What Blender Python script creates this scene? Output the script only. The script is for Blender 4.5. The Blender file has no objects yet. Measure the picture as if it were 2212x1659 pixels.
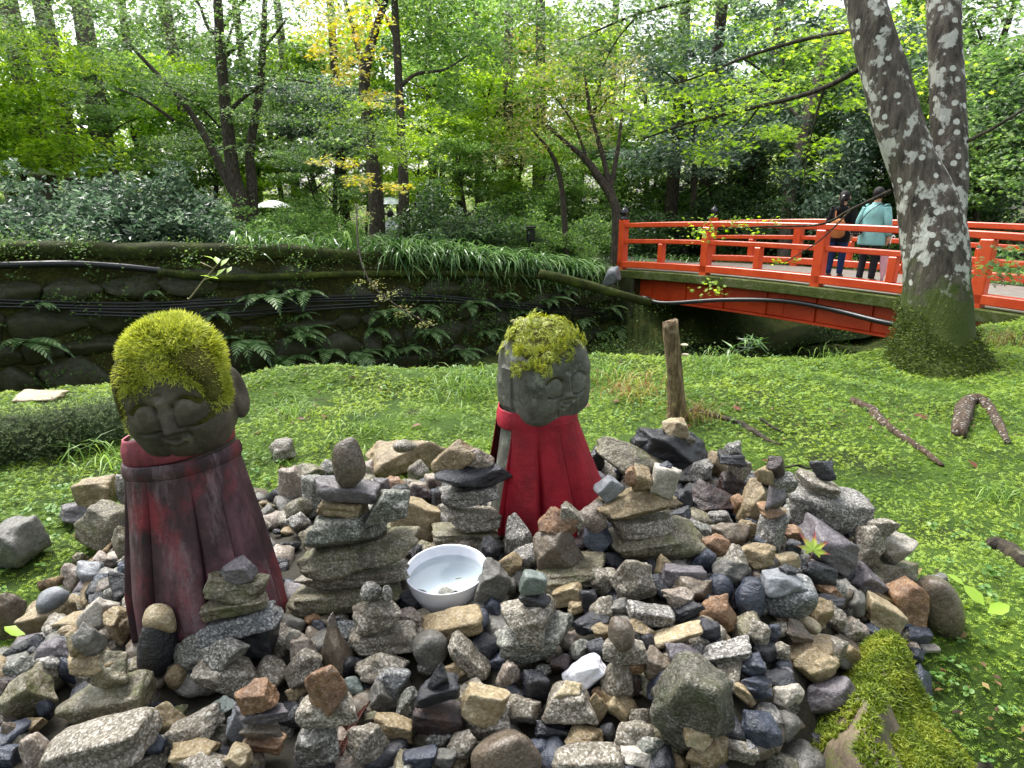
import bpy, math, random
import numpy as np
from mathutils import Vector, Matrix, Euler
random.seed(7); rng = np.random.default_rng(7)
scene = bpy.context.scene
COL = scene.collection
R = math.radians
# ---------------------------------------------------------------- camera, sky, sun, exposure
PITCH = R(16.4); CAMZ = 1.5; FPX = 1352.0          # FPX: focal length for a 2212 x 1659 picture
cd = bpy.data.cameras.new('camera'); cam = bpy.data.objects.new('camera', cd); COL.objects.link(cam)
cam.location = (0, 0, CAMZ); cam.rotation_euler = (R(90) - PITCH, 0, 0)
cd.sensor_width = 36.0; cd.lens = FPX / 2212 * 36.0; cd.clip_start = 0.02; cd.clip_end = 500
scene.camera = cam
SUN_EL, SUN_AZ = R(60), R(-38)                      # azimuth from +Y towards +X
w = bpy.data.worlds.new('World'); scene.world = w; w.use_nodes = True
nt = w.node_tree; nt.nodes.clear()
sky = nt.nodes.new('ShaderNodeTexSky'); sky.sky_type = 'NISHITA'; sky.sun_disc = False
sky.sun_elevation = SUN_EL; sky.sun_rotation = SUN_AZ
sky.air_density = 1.0; sky.dust_density = 4.0; sky.ozone_density = 1.0
hs = nt.nodes.new('ShaderNodeHueSaturation'); hs.inputs['Saturation'].default_value = 0.30   # overcast: grey-white sky
bg = nt.nodes.new('ShaderNodeBackground'); bg.inputs['Strength'].default_value = 0.13
wo = nt.nodes.new('ShaderNodeOutputWorld')
nt.links.new(sky.outputs[0], hs.inputs['Color']); nt.links.new(hs.outputs[0], bg.inputs[0]); nt.links.new(bg.outputs[0], wo.inputs[0])
sd = bpy.data.lights.new('sun', 'SUN'); sun = bpy.data.objects.new('sun', sd); COL.objects.link(sun)
sd.energy = 1.5; sd.angle = R(24); sd.color = (1.0, 0.97, 0.92)
sdir = Vector((math.sin(SUN_AZ) * math.cos(SUN_EL), math.cos(SUN_AZ) * math.cos(SUN_EL), math.sin(SUN_EL)))
sun.rotation_euler = sdir.to_track_quat('Z', 'Y').to_euler()
vs = scene.view_settings; vs.view_transform = 'Standard'; vs.look = 'None'; vs.exposure = 1.8; vs.gamma = 1.0; vs.use_curve_mapping = False
scene.cycles.max_bounces = 7; scene.cycles.diffuse_bounces = 4; scene.cycles.glossy_bounces = 2
scene.cycles.transmission_bounces = 5; scene.cycles.transparent_max_bounces = 6
scene.cycles.caustics_reflective = False; scene.cycles.caustics_refractive = False
scene.cycles.use_denoising = True
# ---------------------------------------------------------------- geometry of the view
CP, SP = math.cos(PITCH), math.sin(PITCH)
def ray(px, py):
    a = (px - 1106) / FPX; b = (py - 829.5) / FPX
    return np.array([a, CP - b * SP, -(SP + b * CP)])      # scaled so that depth along the axis = 1
def at(px, py, d):
    r = ray(px, py); return Vector((r[0] * d, r[1] * d, CAMZ + r[2] * d))
def on_z(px, py, z):
    r = ray(px, py); d = (z - CAMZ) / r[2]; return Vector((r[0] * d, r[1] * d, z))
def on_y(px, py, Y):
    r = ray(px, py); d = Y / r[1]; return Vector((r[0] * d, Y, CAMZ + r[2] * d))
def depth(p): return p[1] * CP + (CAMZ - p[2]) * SP
def sstep(a, b, x):
    t = np.clip((np.asarray(x, float) - a) / (b - a), 0, 1); return t * t * (3 - 2 * t)
class Wave:
    """cheap smooth noise: a sum of random sinusoids, about -1..1"""
    def __init__(s, seed, freq, n=9):
        g = np.random.default_rng(seed); v = g.normal(size=(n, 3)); v /= np.linalg.norm(v, axis=1)[:, None]
        s.k = v * (freq * g.uniform(0.6, 1.7, n))[:, None]; s.p = g.uniform(0, 6.28, n); s.n = n
    def __call__(s, P):
        P = np.asarray(P, float); return np.sin(P @ s.k.T + s.p).sum(-1) / math.sqrt(s.n)
    def xy(s, x, y):
        x = np.asarray(x, float); return s(np.stack([x, np.asarray(y, float) + 0 * x, 0 * x], -1))
# ---------------------------------------------------------------- mesh helpers
def mesh(name, V, F, smooth=True):
    V = np.asarray(V, np.float32); me = bpy.data.meshes.new(name)
    if isinstance(F, np.ndarray): Fs = [F]
    elif len(F) and isinstance(F[0], np.ndarray): Fs = [f for f in F if len(f)]
    else:
        by = {}
        for f in F: by.setdefault(len(f), []).append(f)
        Fs = [np.array(v) for v in by.values()]
    li = np.concatenate([f.reshape(-1) for f in Fs]).astype(np.int32)
    tot = np.concatenate([np.full(len(f), f.shape[1]) for f in Fs]); st = np.concatenate([[0], np.cumsum(tot)[:-1]]).astype(np.int32)
    me.vertices.add(len(V)); me.vertices.foreach_set('co', V.reshape(-1))
    me.loops.add(len(li)); me.loops.foreach_set('vertex_index', li)
    me.polygons.add(len(tot)); me.polygons.foreach_set('loop_start', st)
    me.polygons.foreach_set('use_smooth', np.full(len(tot), smooth))
    me.update(calc_edges=True); me.validate()
    return me
def obj(name, me, mat=None, parent=None, loc=None):
    if not isinstance(me, bpy.types.Mesh): me = mesh(name, *me)
    o = bpy.data.objects.new(name, me); COL.objects.link(o)
    if mat is not None and not me.materials: me.materials.append(mat)
    if parent is not None: o.parent = parent
    if loc is not None: o.location = loc
    return o
def tag(o, label=None, cat=None, group=None, kind=None):
    if label: o['label'] = label
    if cat: o['category'] = cat
    if group: o['group'] = group
    if kind: o['kind'] = kind
    return o
def thing(name, label, cat, loc=(0, 0, 0), group=None, rz=0):
    o = bpy.data.objects.new(name, None); COL.objects.link(o); o.empty_display_size = 0.05
    o.location = loc; o.rotation_euler = (0, 0, rz); return tag(o, label, cat, group)
def copy_tree(o, parent=None):
    c = o.copy(); COL.objects.link(c); c.parent = parent
    for ch in list(o.children): copy_tree(ch, c)
    return c
class MB:
    def __init__(s): s.V = []; s.F = []; s.n = 0
    def add(s, V, F):
        V = np.asarray(V, float); s.V.append(V); s.F += [tuple(int(i) + s.n for i in f) for f in F]; s.n += len(V); return s
    def box(s, c, d, M=None, bev=0.0):
        hx, hy, hz = np.array(d) / 2.0; b = min(bev, hx * .9, hy * .9, hz * .9)
        if b <= 0:
            V = np.array([[x, y, z] for x in (-hx, hx) for y in (-hy, hy) for z in (-hz, hz)])
            F = [(0, 1, 3, 2), (4, 6, 7, 5), (0, 4, 5, 1), (2, 3, 7, 6), (0, 2, 6, 4), (1, 5, 7, 3)]
        else:
            V = []; idx = {}
            for sx in (-1, 1):
                for sy in (-1, 1):
                    for sz in (-1, 1):
                        for a in range(3):
                            h = [hx - b, hy - b, hz - b]; h[a] += b
                            idx[(sx, sy, sz, a)] = len(V); V.append([sx * h[0], sy * h[1], sz * h[2]])
            V = np.array(V); F = []
            for a in range(3):
                o1, o2 = [k for k in range(3) if k != a]
                for sg in (-1, 1):
                    q = []
                    for (p, r) in ((-1, -1), (1, -1), (1, 1), (-1, 1)):
                        k = [0, 0, 0]; k[a] = sg; k[o1] = p; k[o2] = r; q.append(idx[(*k, a)])
                    F.append(tuple(q))
            for a in range(3):
                o1, o2 = [k for k in range(3) if k != a]
                for p in (-1, 1):
                    for r in (-1, 1):
                        k0 = [0, 0, 0]; k0[o1] = p; k0[o2] = r; k0[a] = -1; k1 = list(k0); k1[a] = 1
                        F.append((idx[(*k0, o1)], idx[(*k1, o1)], idx[(*k1, o2)], idx[(*k0, o2)]))
            for sx in (-1, 1):
                for sy in (-1, 1):
                    for sz in (-1, 1): F.append((idx[(sx, sy, sz, 0)], idx[(sx, sy, sz, 1)], idx[(sx, sy, sz, 2)]))
        if M is not None: V = V @ np.array(M.to_3x3()).T
        return s.add(V + np.array(c), F)
    def tube(s, P, rad, n=8, caps=True):
        V, F = tube(P, rad, n, caps); return s.add(V, F)
    def lathe(s, prof, n=24, c=(0, 0, 0), closed=False):
        V = []; F = []
        for (r, z) in prof:
            for k in range(n):
                a = 2 * math.pi * k / n; V.append((r * math.cos(a), r * math.sin(a), z))
        m = len(prof)
        for i in range(m - 1):
            for k in range(n): F.append((i * n + k, i * n + (k + 1) % n, (i + 1) * n + (k + 1) % n, (i + 1) * n + k))
        return s.add(np.array(V) + np.array(c), F)
    def get(s): return np.concatenate(s.V), s.F
    def build(s, name, mat, parent=None, smooth=False, loc=None):
        return obj(name, mesh(name, *s.get(), smooth=smooth), mat, parent, loc)
def smooth_line(P, n):
    """Catmull-Rom resampling"""
    P = np.asarray(P, float); m = len(P); Q = np.concatenate([[2 * P[0] - P[1]], P, [2 * P[-1] - P[-2]]])
    t = np.linspace(0, m - 1 - 1e-6, n); i = t.astype(int); f = (t - i)[:, None]
    a, b, c, d = Q[i], Q[i + 1], Q[i + 2], Q[i + 3]
    return 0.5 * (2 * b + (c - a) * f + (2 * a - 5 * b + 4 * c - d) * f ** 2 + (3 * b - a - 3 * c + d) * f ** 3)
def tube(P, rad, n=8, caps=True, wob=0.0, seed=0):
    P = np.asarray(P, float); m = len(P); rad = np.broadcast_to(np.asarray(rad, float), (m,))
    T = np.gradient(P, axis=0); T /= np.linalg.norm(T, axis=1)[:, None] + 1e-9
    up = np.array([0, 0, 1.0]) if abs(T[0][2]) < 0.9 else np.array([1.0, 0, 0])
    N = np.cross(T[0], up); N /= np.linalg.norm(N); V = []
    a = np.linspace(0, 2 * math.pi, n, endpoint=False); g = np.random.default_rng(seed)
    ph = g.uniform(0, 6.28, 4)
    for i in range(m):
        N = N - T[i] * (N @ T[i]); N /= np.linalg.norm(N) + 1e-9; B = np.cross(T[i], N)
        rr = rad[i] * (1 + wob * (0.6 * np.sin(2 * a + ph[0] + i * .35) + .5 * np.sin(3 * a + ph[1] - i * .5) + .3 * np.sin(5 * a + ph[2] + i)))
        V.append(P[i] + np.outer(np.cos(a) * rr, N) + np.outer(np.sin(a) * rr, B))
    V = np.concatenate(V); F = []
    for i in range(m - 1):
        for k in range(n): F.append((i * n + k, i * n + (k + 1) % n, (i + 1) * n + (k + 1) % n, (i + 1) * n + k))
    if caps: F.append(tuple(range(n - 1, -1, -1))); F.append(tuple((m - 1) * n + k for k in range(n)))
    return V, F
def rotmats(yaw, tilt, roll):
    """many rotations at once: roll about local Y, tilt about X, yaw about Z"""
    cy, sy, ct, st, cr, sr = np.cos(yaw), np.sin(yaw), np.cos(tilt), np.sin(tilt), np.cos(roll), np.sin(roll)
    z = 0 * yaw; o = z + 1
    Z = np.stack([np.stack([cy, -sy, z], -1), np.stack([sy, cy, z], -1), np.stack([z, z, o], -1)], -2)
    X = np.stack([np.stack([o, z, z], -1), np.stack([z, ct, -st], -1), np.stack([z, st, ct], -1)], -2)
    Y = np.stack([np.stack([cr, z, sr], -1), np.stack([z, o, z], -1), np.stack([-sr, z, cr], -1)], -2)
    return Z @ X @ Y
def scatter(TV, TF, pos, M, sc):
    """copies of a small template (TV, TF) at pos with matrices M and sizes sc, as one mesh's arrays"""
    TV = np.asarray(TV, float); TF = np.asarray(TF); n = len(pos); k = len(TV)
    V = np.einsum('nij,kj->nki', M, TV) * np.asarray(sc)[:, None, None] + np.asarray(pos)[:, None, :]
    F = TF[None] + (np.arange(n) * k)[:, None, None]
    return V.reshape(-1, 3), F.reshape(-1, TF.shape[1])
def frames(nrm, spin):
    """matrices whose local Z is nrm, spun about it"""
    nrm = nrm / (np.linalg.norm(nrm, axis=1)[:, None] + 1e-9)
    ref = np.where(np.abs(nrm[:, 2:3]) < .95, np.array([[0, 0, 1.0]]), np.array([[1.0, 0, 0]]))
    X = np.cross(ref, nrm); X /= np.linalg.norm(X, axis=1)[:, None] + 1e-9; Y = np.cross(nrm, X)
    c, s = np.cos(spin)[:, None], np.sin(spin)[:, None]
    return np.stack([c * X + s * Y, -s * X + c * Y, nrm], -1)
# ---------------------------------------------------------------- materials
def hexc(h):
    h = h.lstrip('#'); v = [int(h[i:i + 2], 16) / 255 for i in (0, 2, 4)]
    return tuple(c / 12.92 if c <= .04045 else ((c + .055) / 1.055) ** 2.4 for c in v) + (1,)
class Mat:
    def __init__(s, name):
        s.m = bpy.data.materials.new(name); s.m.use_nodes = True; s.t = s.m.node_tree; s.t.nodes.clear()
        s.out = s.n('OutputMaterial'); s.tc = None
    def n(s, t, **kw):
        o = s.t.nodes.new('ShaderNode' + t)
        for k, v in kw.items():
            if hasattr(o, k): setattr(o, k, v)
            else: o.inputs[k.replace('_', ' ')].default_value = v
        return o
    def l(s, a, b): s.t.links.new(a, b)
    def coord(s, offset=True):
        if s.tc is None:
            c = s.n('TexCoord'); s.tc = c.outputs['Object']
            if offset:
                oi = s.n('ObjectInfo'); m = s.n('VectorMath', operation='MULTIPLY_ADD')
                cb = s.n('CombineXYZ')
                for i in range(3): s.l(oi.outputs['Random'], cb.inputs[i])
                s.l(cb.outputs[0], m.inputs[0]); m.inputs[1].default_value = (17.3, 31.7, 53.1); s.l(s.tc, m.inputs[2]); s.tc = m.outputs[0]
        return s.tc
    def noise(s, scale, detail=4, rough=.6, dist=0.0, offset=True, stretch=None):
        o = s.n('TexNoise'); o.inputs['Scale'].default_value = scale; o.inputs['Detail'].default_value = detail
        o.inputs['Roughness'].default_value = rough; o.inputs['Distortion'].default_value = dist
        c = s.coord(offset)
        if stretch:
            mp = s.n('Mapping'); mp.inputs['Scale'].default_value = stretch; s.l(c, mp.inputs[0]); c = mp.outputs[0]
        s.l(c, o.inputs['Vector']); return o.outputs['Fac']
    def vor(s, scale, feature='F1', out='Distance', rnd=1.0):
        o = s.n('TexVoronoi'); o.feature = feature; o.inputs['Scale'].default_value = scale; o.inputs['Randomness'].default_value = rnd
        s.l(s.coord(), o.inputs['Vector']); return o.outputs[out]
    def ramp(s, fac, stops, interp='LINEAR'):
        o = s.n('ValToRGB'); o.color_ramp.interpolation = interp; e = o.color_ramp.elements
        while len(e) < len(stops): e.new(0.5)
        for i, (p, c) in enumerate(stops):
            e[i].position = p; e[i].color = c if not isinstance(c, (int, float)) else (c, c, c, 1)
        s.l(fac, o.inputs[0]); return o.outputs['Color']
    def mix(s, a, b, fac, mode='MIX'):
        o = s.n('Mix'); o.data_type = 'RGBA'; o.blend_type = mode
        for k, v in ((0, fac), (6, a), (7, b)):
            if hasattr(v, 'is_linked') or hasattr(v, 'links'): s.l(v, o.inputs[k])
            else: o.inputs[k].default_value = v
        return o.outputs[2]
    def math(s, a, b, op='MULTIPLY'):
        o = s.n('Math'); o.operation = op
        for k, v in ((0, a), (1, b)):
            if hasattr(v, 'links'): s.l(v, o.inputs[k])
            else: o.inputs[k].default_value = v
        return o.outputs[0]
    def bump(s, h, strength=.5, dist=.01, prev=None):
        o = s.n('Bump'); o.inputs['Strength'].default_value = strength; o.inputs['Distance'].default_value = dist
        s.l(h, o.inputs['Height'])
        if prev is not None: s.l(prev, o.inputs['Normal'])
        return o.outputs[0]
    def bsdf(s, col, rough=.6, spec=.5, normal=None, metal=0.0, coat=0.0):
        b = s.n('BsdfPrincipled')
        for k, v in (('Base Color', col), ('Roughness', rough), ('Specular IOR Level', spec), ('Metallic', metal), ('Coat Weight', coat)):
            if hasattr(v, 'links'): s.l(v, b.inputs[k])
            else: b.inputs[k].default_value = v
        if normal is not None: s.l(normal, b.inputs['Normal'])
        s.b = b; s.l(b.outputs[0], s.out.inputs[0]); return s.m
def leaf_mat(name, cols, transl=.45, rough=.4, spec=.5, tboost=1.5, big=0.0):
    """foliage: each leaf (mesh island) draws its own colour from the ramp; thin, lets light through"""
    m = Mat(name); g = m.n('NewGeometry'); oi = m.n('ObjectInfo')
    f = g.outputs['Random Per Island']
    if big:
        nz = m.noise(big, 2, .5, offset=False); f = m.math(m.math(f, .45), m.math(m.math(nz, 1.6), -.35, 'ADD'), 'ADD')
    k = len(cols); col = m.ramp(f, [(i / max(1, k - 1), c) for i, c in enumerate(cols)])
    hv = m.n('HueSaturation'); m.l(col, hv.inputs['Color'])
    m.l(m.math(m.math(oi.outputs['Random'], .35), .82, 'ADD'), hv.inputs['Value'])
    b = m.n('BsdfPrincipled'); m.l(hv.outputs[0], b.inputs['Base Color']); b.inputs['Roughness'].default_value = rough; b.inputs['Specular IOR Level'].default_value = spec
    t = m.n('BsdfTranslucent'); tv = m.n('HueSaturation'); tv.inputs['Value'].default_value = tboost; tv.inputs['Hue'].default_value = .488; tv.inputs['Saturation'].default_value = 1.08
    m.l(hv.outputs[0], tv.inputs['Color']); m.l(tv.outputs[0], t.inputs[0])
    mx = m.n('MixShader'); mx.inputs[0].default_value = transl; m.l(b.outputs[0], mx.inputs[1]); m.l(t.outputs[0], mx.inputs[2]); m.l(mx.outputs[0], m.out.inputs[0])
    return m.m
def plain(name, col, rough=.5, spec=.5, var=.12, vscale=6, bscale=None, bstr=.2, bdist=.003):
    m = Mat(name); n = m.noise(vscale, 5, .65)
    c = m.mix(col, tuple(x * (1 - 2.2 * var) for x in col[:3]) + (1,), m.ramp(n, [(.35, 0.0), (.7, 1.0)]))
    nb = m.bump(m.noise(bscale, 4, .6), bstr, bdist) if bscale else None
    return m.bsdf(c, rough, spec, nb)
# rock kinds
def rock(name, stops, scale=330, speck=0.0, rough=(.24, .5), big=9, bump=.75, dark=None, lich=None, spec=.5):
    m = Mat(name)
    big_n = m.noise(big, 4, .6); mid = m.noise(scale * .22, 5, .7)
    f = m.math(m.math(big_n, .55), m.math(mid, .45), 'ADD')
    c = m.ramp(f, stops)
    if speck:
        v = m.vor(scale, out='Color'); sp = m.n('SeparateColor'); m.l(v, sp.inputs[0])
        n2 = m.noise(scale * .8, 2, .5); q = m.math(m.math(sp.outputs[0], .6), m.math(n2, .45), 'ADD')
        c = m.mix(c, m.ramp(q, [(.28, (.02, .02, .02, 1)), (.42, (.11, .105, .095, 1)), (.62, (.25, .24, .215, 1)), (.82, (.62, .61, .57, 1))]), speck)
    if dark is not None:
        c = m.mix(c, dark, m.ramp(m.noise(big * 2.1, 5, .7), [(.50, 0.0), (.66, .75)]))
    if lich is not None:
        c = m.mix(c, lich, m.ramp(m.noise(big * 1.3, 6, .75), [(.52, 0.0), (.66, .8)]))
    r = m.ramp(m.noise(big * 1.7, 4, .6), [(.35, rough[0]), (.65, rough[1])])
    b1 = m.bump(m.noise(scale * .13, 6, .72), bump, .011); b2 = m.bump(m.noise(scale * .55, 4, .65), bump * .8, .0035, b1)
    return m.bsdf(c, r, spec, b2)
RK = {
 'G': rock('granite_grey', [(.3, hexc('#4c4a45')), (.7, hexc('#85827a'))], speck=.66, dark=hexc('#3b3a36')),
 'N': rock('granite_tan', [(.3, hexc('#5b5140')), (.7, hexc('#958a72'))], speck=.55, dark=hexc('#4a4231')),
 'H': rock('granite_blue', [(.3, hexc('#464c54')), (.7, hexc('#7d858e'))], speck=.6, dark=hexc('#363b42')),
 'W': rock('pale_rock', [(.3, hexc('#8d8576')), (.7, hexc('#c6c0b4'))], speck=.30),
 'Q': rock('white_quartz', [(.3, hexc('#b9bac4')), (.7, hexc('#e6e7ec'))], rough=(.2, .5), bump=.3),
 'T': rock('tan_rock', [(.28, hexc('#574626')), (.5, hexc('#857149')), (.72, hexc('#ad9c74'))], speck=.25, dark=hexc('#4c3b22')),
 'C': rock('cream_rock', [(.28, hexc('#7d6a47')), (.5, hexc('#a89771')), (.72, hexc('#cfc3a3'))], speck=.28, dark=hexc('#75603c')),
 'O': rock('olive_rock', [(.28, hexc('#363121')), (.5, hexc('#605839')), (.72, hexc('#8b8260'))], speck=.32, dark=hexc('#2d2a1a'), lich=hexc('#565c33')),
 'E': rock('grey_green_rock', [(.28, hexc('#33372f')), (.5, hexc('#565b50')), (.72, hexc('#7d8174'))], speck=.5, dark=hexc('#2b2e26')),
 'S': rock('black_slate', [(.3, hexc('#0f1114')), (.5, hexc('#1f2127')), (.72, hexc('#373b44'))], rough=(.08, .30), bump=.8, spec=.65),
 'U': rock('blue_slate', [(.3, hexc('#1a1e26')), (.5, hexc('#2f3542')), (.72, hexc('#515868'))], rough=(.09, .32), bump=.7, spec=.65),
 'M': rock('maroon_slate', [(.3, hexc('#161213')), (.5, hexc('#2c2021')), (.72, hexc('#47352f'))], rough=(.08, .30), bump=.8, spec=.65, dark=hexc('#4b301f')),
 'B': rock('brown_cobble', [(.28, hexc('#332b23')), (.5, hexc('#554a3c')), (.72, hexc('#776a57'))], speck=.12, rough=(.2, .42), bump=.45),
 'P': rock('purple_grey_rock', [(.28, hexc('#37333a')), (.5, hexc('#565157')), (.72, hexc('#787375'))], speck=.12, rough=(.18, .42), bump=.6),
 'R': rock('rust_rock', [(.28, hexc('#573820')), (.5, hexc('#85603b')), (.72, hexc('#ad8559'))], speck=.22, dark=hexc('#4c3220')),
 'K': rock('pink_rock', [(.28, hexc('#685649')), (.5, hexc('#8c7c6d')), (.72, hexc('#b0a395'))], speck=.38),
 'Y': rock('dull_grey_rock', [(.28, hexc('#33332f')), (.5, hexc('#54534d')), (.72, hexc('#76746d'))], speck=.12, bump=.6),
 'L': rock('light_grey_rock', [(.28, hexc('#50545a')), (.5, hexc('#6f7378')), (.72, hexc('#94979a'))], speck=.1, bump=.4),
 'J': rock('jade_rock', [(.28, hexc('#3c4642')), (.5, hexc('#5d6964')), (.72, hexc('#848f88'))], speck=.1, rough=(.2, .4), bump=.5),
 'V': rock('mossy_rock', [(.28, hexc('#23241a')), (.5, hexc('#45432f')), (.72, hexc('#77705a'))], speck=.3, lich=hexc('#3a451c'), bump=1.0, dark=hexc('#1d2113')),
}
M_soil = plain('dark_soil', hexc('#2d2a20'), .8, .3, .2, 14, 60, .6, .01)
# ================================================================ the ground
WA = np.array([-7.0, 8.6]); WE = np.array([.8485, .5292]); WM = np.array([-.5292, .8485])
P0 = np.array([2.5, 14.4]); BU = np.array([.56, -.83]); BU /= np.linalg.norm(BU); BN = np.array([-BU[1], BU[0]]); BLEN = 9.32; BWID = 3.04
def wall_q(x, y): return (x - WA[0]) * WE[0] + (y - WA[1]) * WE[1]
def wall_sd(x, y): return (x - WA[0]) * WM[0] + (y - WA[1]) * WM[1]
def wall_top(q): return np.interp(q, [-12, 0, 3.66, 7.1, 10.4, 14], [1.05, .94, .77, .39, -.10, -.12])
def brink(x):
    x = np.asarray(x, float); return np.where(x < 2.5, 3.80 + .16 * x, 4.20 + .64 * (x - 2.5)) + .07 * np.sin(x * 2.3 + .6) + .05 * np.sin(x * 5.1)
_g1, _g2, _g3 = Wave(1, 2.2), Wave(2, 7.0), Wave(3, 22.0)
def near_z(x, y):
    x = np.asarray(x, float); y = np.asarray(y, float)
    z = .55 - .035 * (y - 2) + .025 * np.clip(x - 1.6, 0, 4) * sstep(1.6, 3, y) + .04 * _g1.xy(x, y) + .02 * _g2.xy(x, y) + .007 * _g3.xy(x, y)
    z = z + .10 * np.exp(-((x + 1.25) / .45) ** 2 - ((y - 3.45) / .28) ** 2)          # hump behind the first statue
    z = z - .45 * sstep(1.25, .45, y) * sstep(.35, .9, x) - .30 * sstep(1.0, .3, y)     # falls away towards the path
    return z
def heap_in(x, y):
    qx = np.abs(np.asarray(x, float) + .06) - (1.08 - .45); qy = np.abs(np.asarray(y, float) - 1.08) - (.86 - .45)
    ins = -(np.hypot(np.maximum(qx, 0), np.maximum(qy, 0)) + np.minimum(np.maximum(qx, qy), 0) - .45)
    return np.minimum(ins, -((np.asarray(x, float) - 1.0) * .85 - (np.asarray(y, float) - 1.25) * .53))
def ground_z(x, y):
    x = np.asarray(x, float); y = np.asarray(y, float)
    zn = near_z(x, y); t = sstep(0.02, .9, y - brink(x)); bed = -1.6 + .08 * _g1.xy(x, y)
    z = zn * (1 - t) + bed * t
    sd = wall_sd(x, y); q = wall_q(x, y)
    zf = wall_top(q) * (1 - sstep(.3, 5, sd)) + (-.4 + .05 * _g1.xy(x * .4, y * .4)) * sstep(.3, 5, sd) + .02 * np.clip(sd - 15, 0, 60)
    slope = np.where(q < 11.0, sstep(-.02, .12, sd), sstep(-2.2, .3, sd))
    z = z * (1 - slope) + zf * slope
    s = (x - P0[0]) * BU[0] + (y - P0[1]) * BU[1]; n = (x - P0[0]) * BN[0] + (y - P0[1]) * BN[1]
    k = sstep(-1.2, -.2, n) * sstep(BWID + 1.2, BWID + .2, n) * np.maximum(sstep(.15, -.1, s) * sstep(-14, -9, s), sstep(BLEN - .1, BLEN + .5, s))
    return z * (1 - k) + (-.06) * k
def hit(px, py, zf=None, d0=.5, d1=60):
    r = ray(px, py); f = zf or ground_z; d = np.concatenate([np.linspace(d0, 8, 1500), np.linspace(8, d1, 1500)])
    P = r[None] * d[:, None]; P[:, 2] += CAMZ; below = P[:, 2] <= f(P[:, 0], P[:, 1])
    i = int(np.argmax(below)) if below.any() else len(d) - 1
    return Vector(P[i])
_hw = Wave(5, 9.0)
def heap_z(x, y):
    return np.maximum(near_z(x, y), .50) + .21 * sstep(-.02, .36, heap_in(x, y)) + .012 * _hw.xy(x, y)
def grid_mesh(xs, ys, zf):
    X, Y = np.meshgrid(xs, ys); Z = zf(X, Y); V = np.stack([X, Y, Z], -1).reshape(-1, 3)
    nx, ny = len(xs), len(ys); i = (np.arange(ny - 1)[:, None] * nx + np.arange(nx - 1)[None]).reshape(-1)
    return V, np.stack([i, i + 1, i + nx + 1, i + nx], -1)
def moss_mat(name, cols, scale=40, bstr=.9):
    m = Mat(name); n1 = m.noise(3.0, 4, .6, offset=False); n2 = m.noise(scale, 5, .75, offset=False)
    c = m.ramp(m.math(m.math(n1, .5), m.math(n2, .5), 'ADD'), [(.34, cols[0]), (.5, cols[1]), (.66, cols[2])])
    if name == 'moss_carpet': c = m.mix(c, hexc('#2a2114'), m.ramp(m.noise(5.5, 6, .75, offset=False), [(.60, 0.0), (.68, .8)]))
    return m.bsdf(c, .85, .2, m.bump(n2, bstr, .02))
M_moss = moss_mat('moss_carpet', [hexc('#20270d'), hexc('#3a5219'), hexc('#587527')], 110)
M_floor = moss_mat('forest_floor', [hexc('#1d2410'), hexc('#39451c'), hexc('#5d5a30')], 12)
xs = np.concatenate([np.arange(-80, -12, 4), np.arange(-12, -4, .4), np.arange(-4, 4.5, .05), np.arange(4.5, 14, .3), np.arange(14, 84, 4)])
ys = np.concatenate([np.arange(-5, .2, .5), np.arange(.2, 6, .05), np.arange(6, 20, .2), np.arange(20, 112, 4)])
GV, GF = grid_mesh(xs, ys, ground_z)
g = obj('ground', mesh('ground', GV, GF), M_moss); g.data.materials.append(M_floor); tag(g, kind='structure')
cen = GV[GF].mean(1); far = (cen[:, 1] > brink(cen[:, 0]) + .45)
g.data.polygons.foreach_set('material_index', far.astype(np.int32))
# stream at the foot of the ravine
mw = Mat('stream_water'); mw.bsdf(hexc('#1c2118'), .08, .5, mw.bump(mw.noise(9, 3, .5), .25, .02))
ws = []
for t in np.linspace(-6, 22, 40):
    c = WA + WE * t - WM * 2.6; wv = .7 + .15 * math.sin(t * 1.7); ws += [(*(c - WM * wv), -1.5), (*(c + WM * wv), -1.5)]
tag(obj('stream', mesh('stream', ws, [(2 * i, 2 * i + 2, 2 * i + 3, 2 * i + 1) for i in range(39)]), mw.m), kind='structure')
# path that runs on to the bridge
M_path = plain('worn_asphalt', hexc('#6d6b66'), .45, .5, .15, 8, 90, .5, .006)
pv = []
for s in (-9, -6, -3, -1.2, .05): pv += [(*(P0 + BU * s + BN * .18), -.045), (*(P0 + BU * s + BN * (BWID - .18)), -.045)]
pf = [(2 * i, 2 * i + 2, 2 * i + 3, 2 * i + 1) for i in range(4)]; k = len(pv)
for s in (BLEN - .05, BLEN + 2, BLEN + 5): pv += [(*(P0 + BU * s + BN * .18), -.045), (*(P0 + BU * s + BN * (BWID - .18)), -.045)]
pf += [(k + 2 * i, k + 2 * i + 2, k + 2 * i + 3, k + 2 * i + 1) for i in range(2)]
tag(obj('path', mesh('path', pv, pf), M_path), kind='structure')

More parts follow.
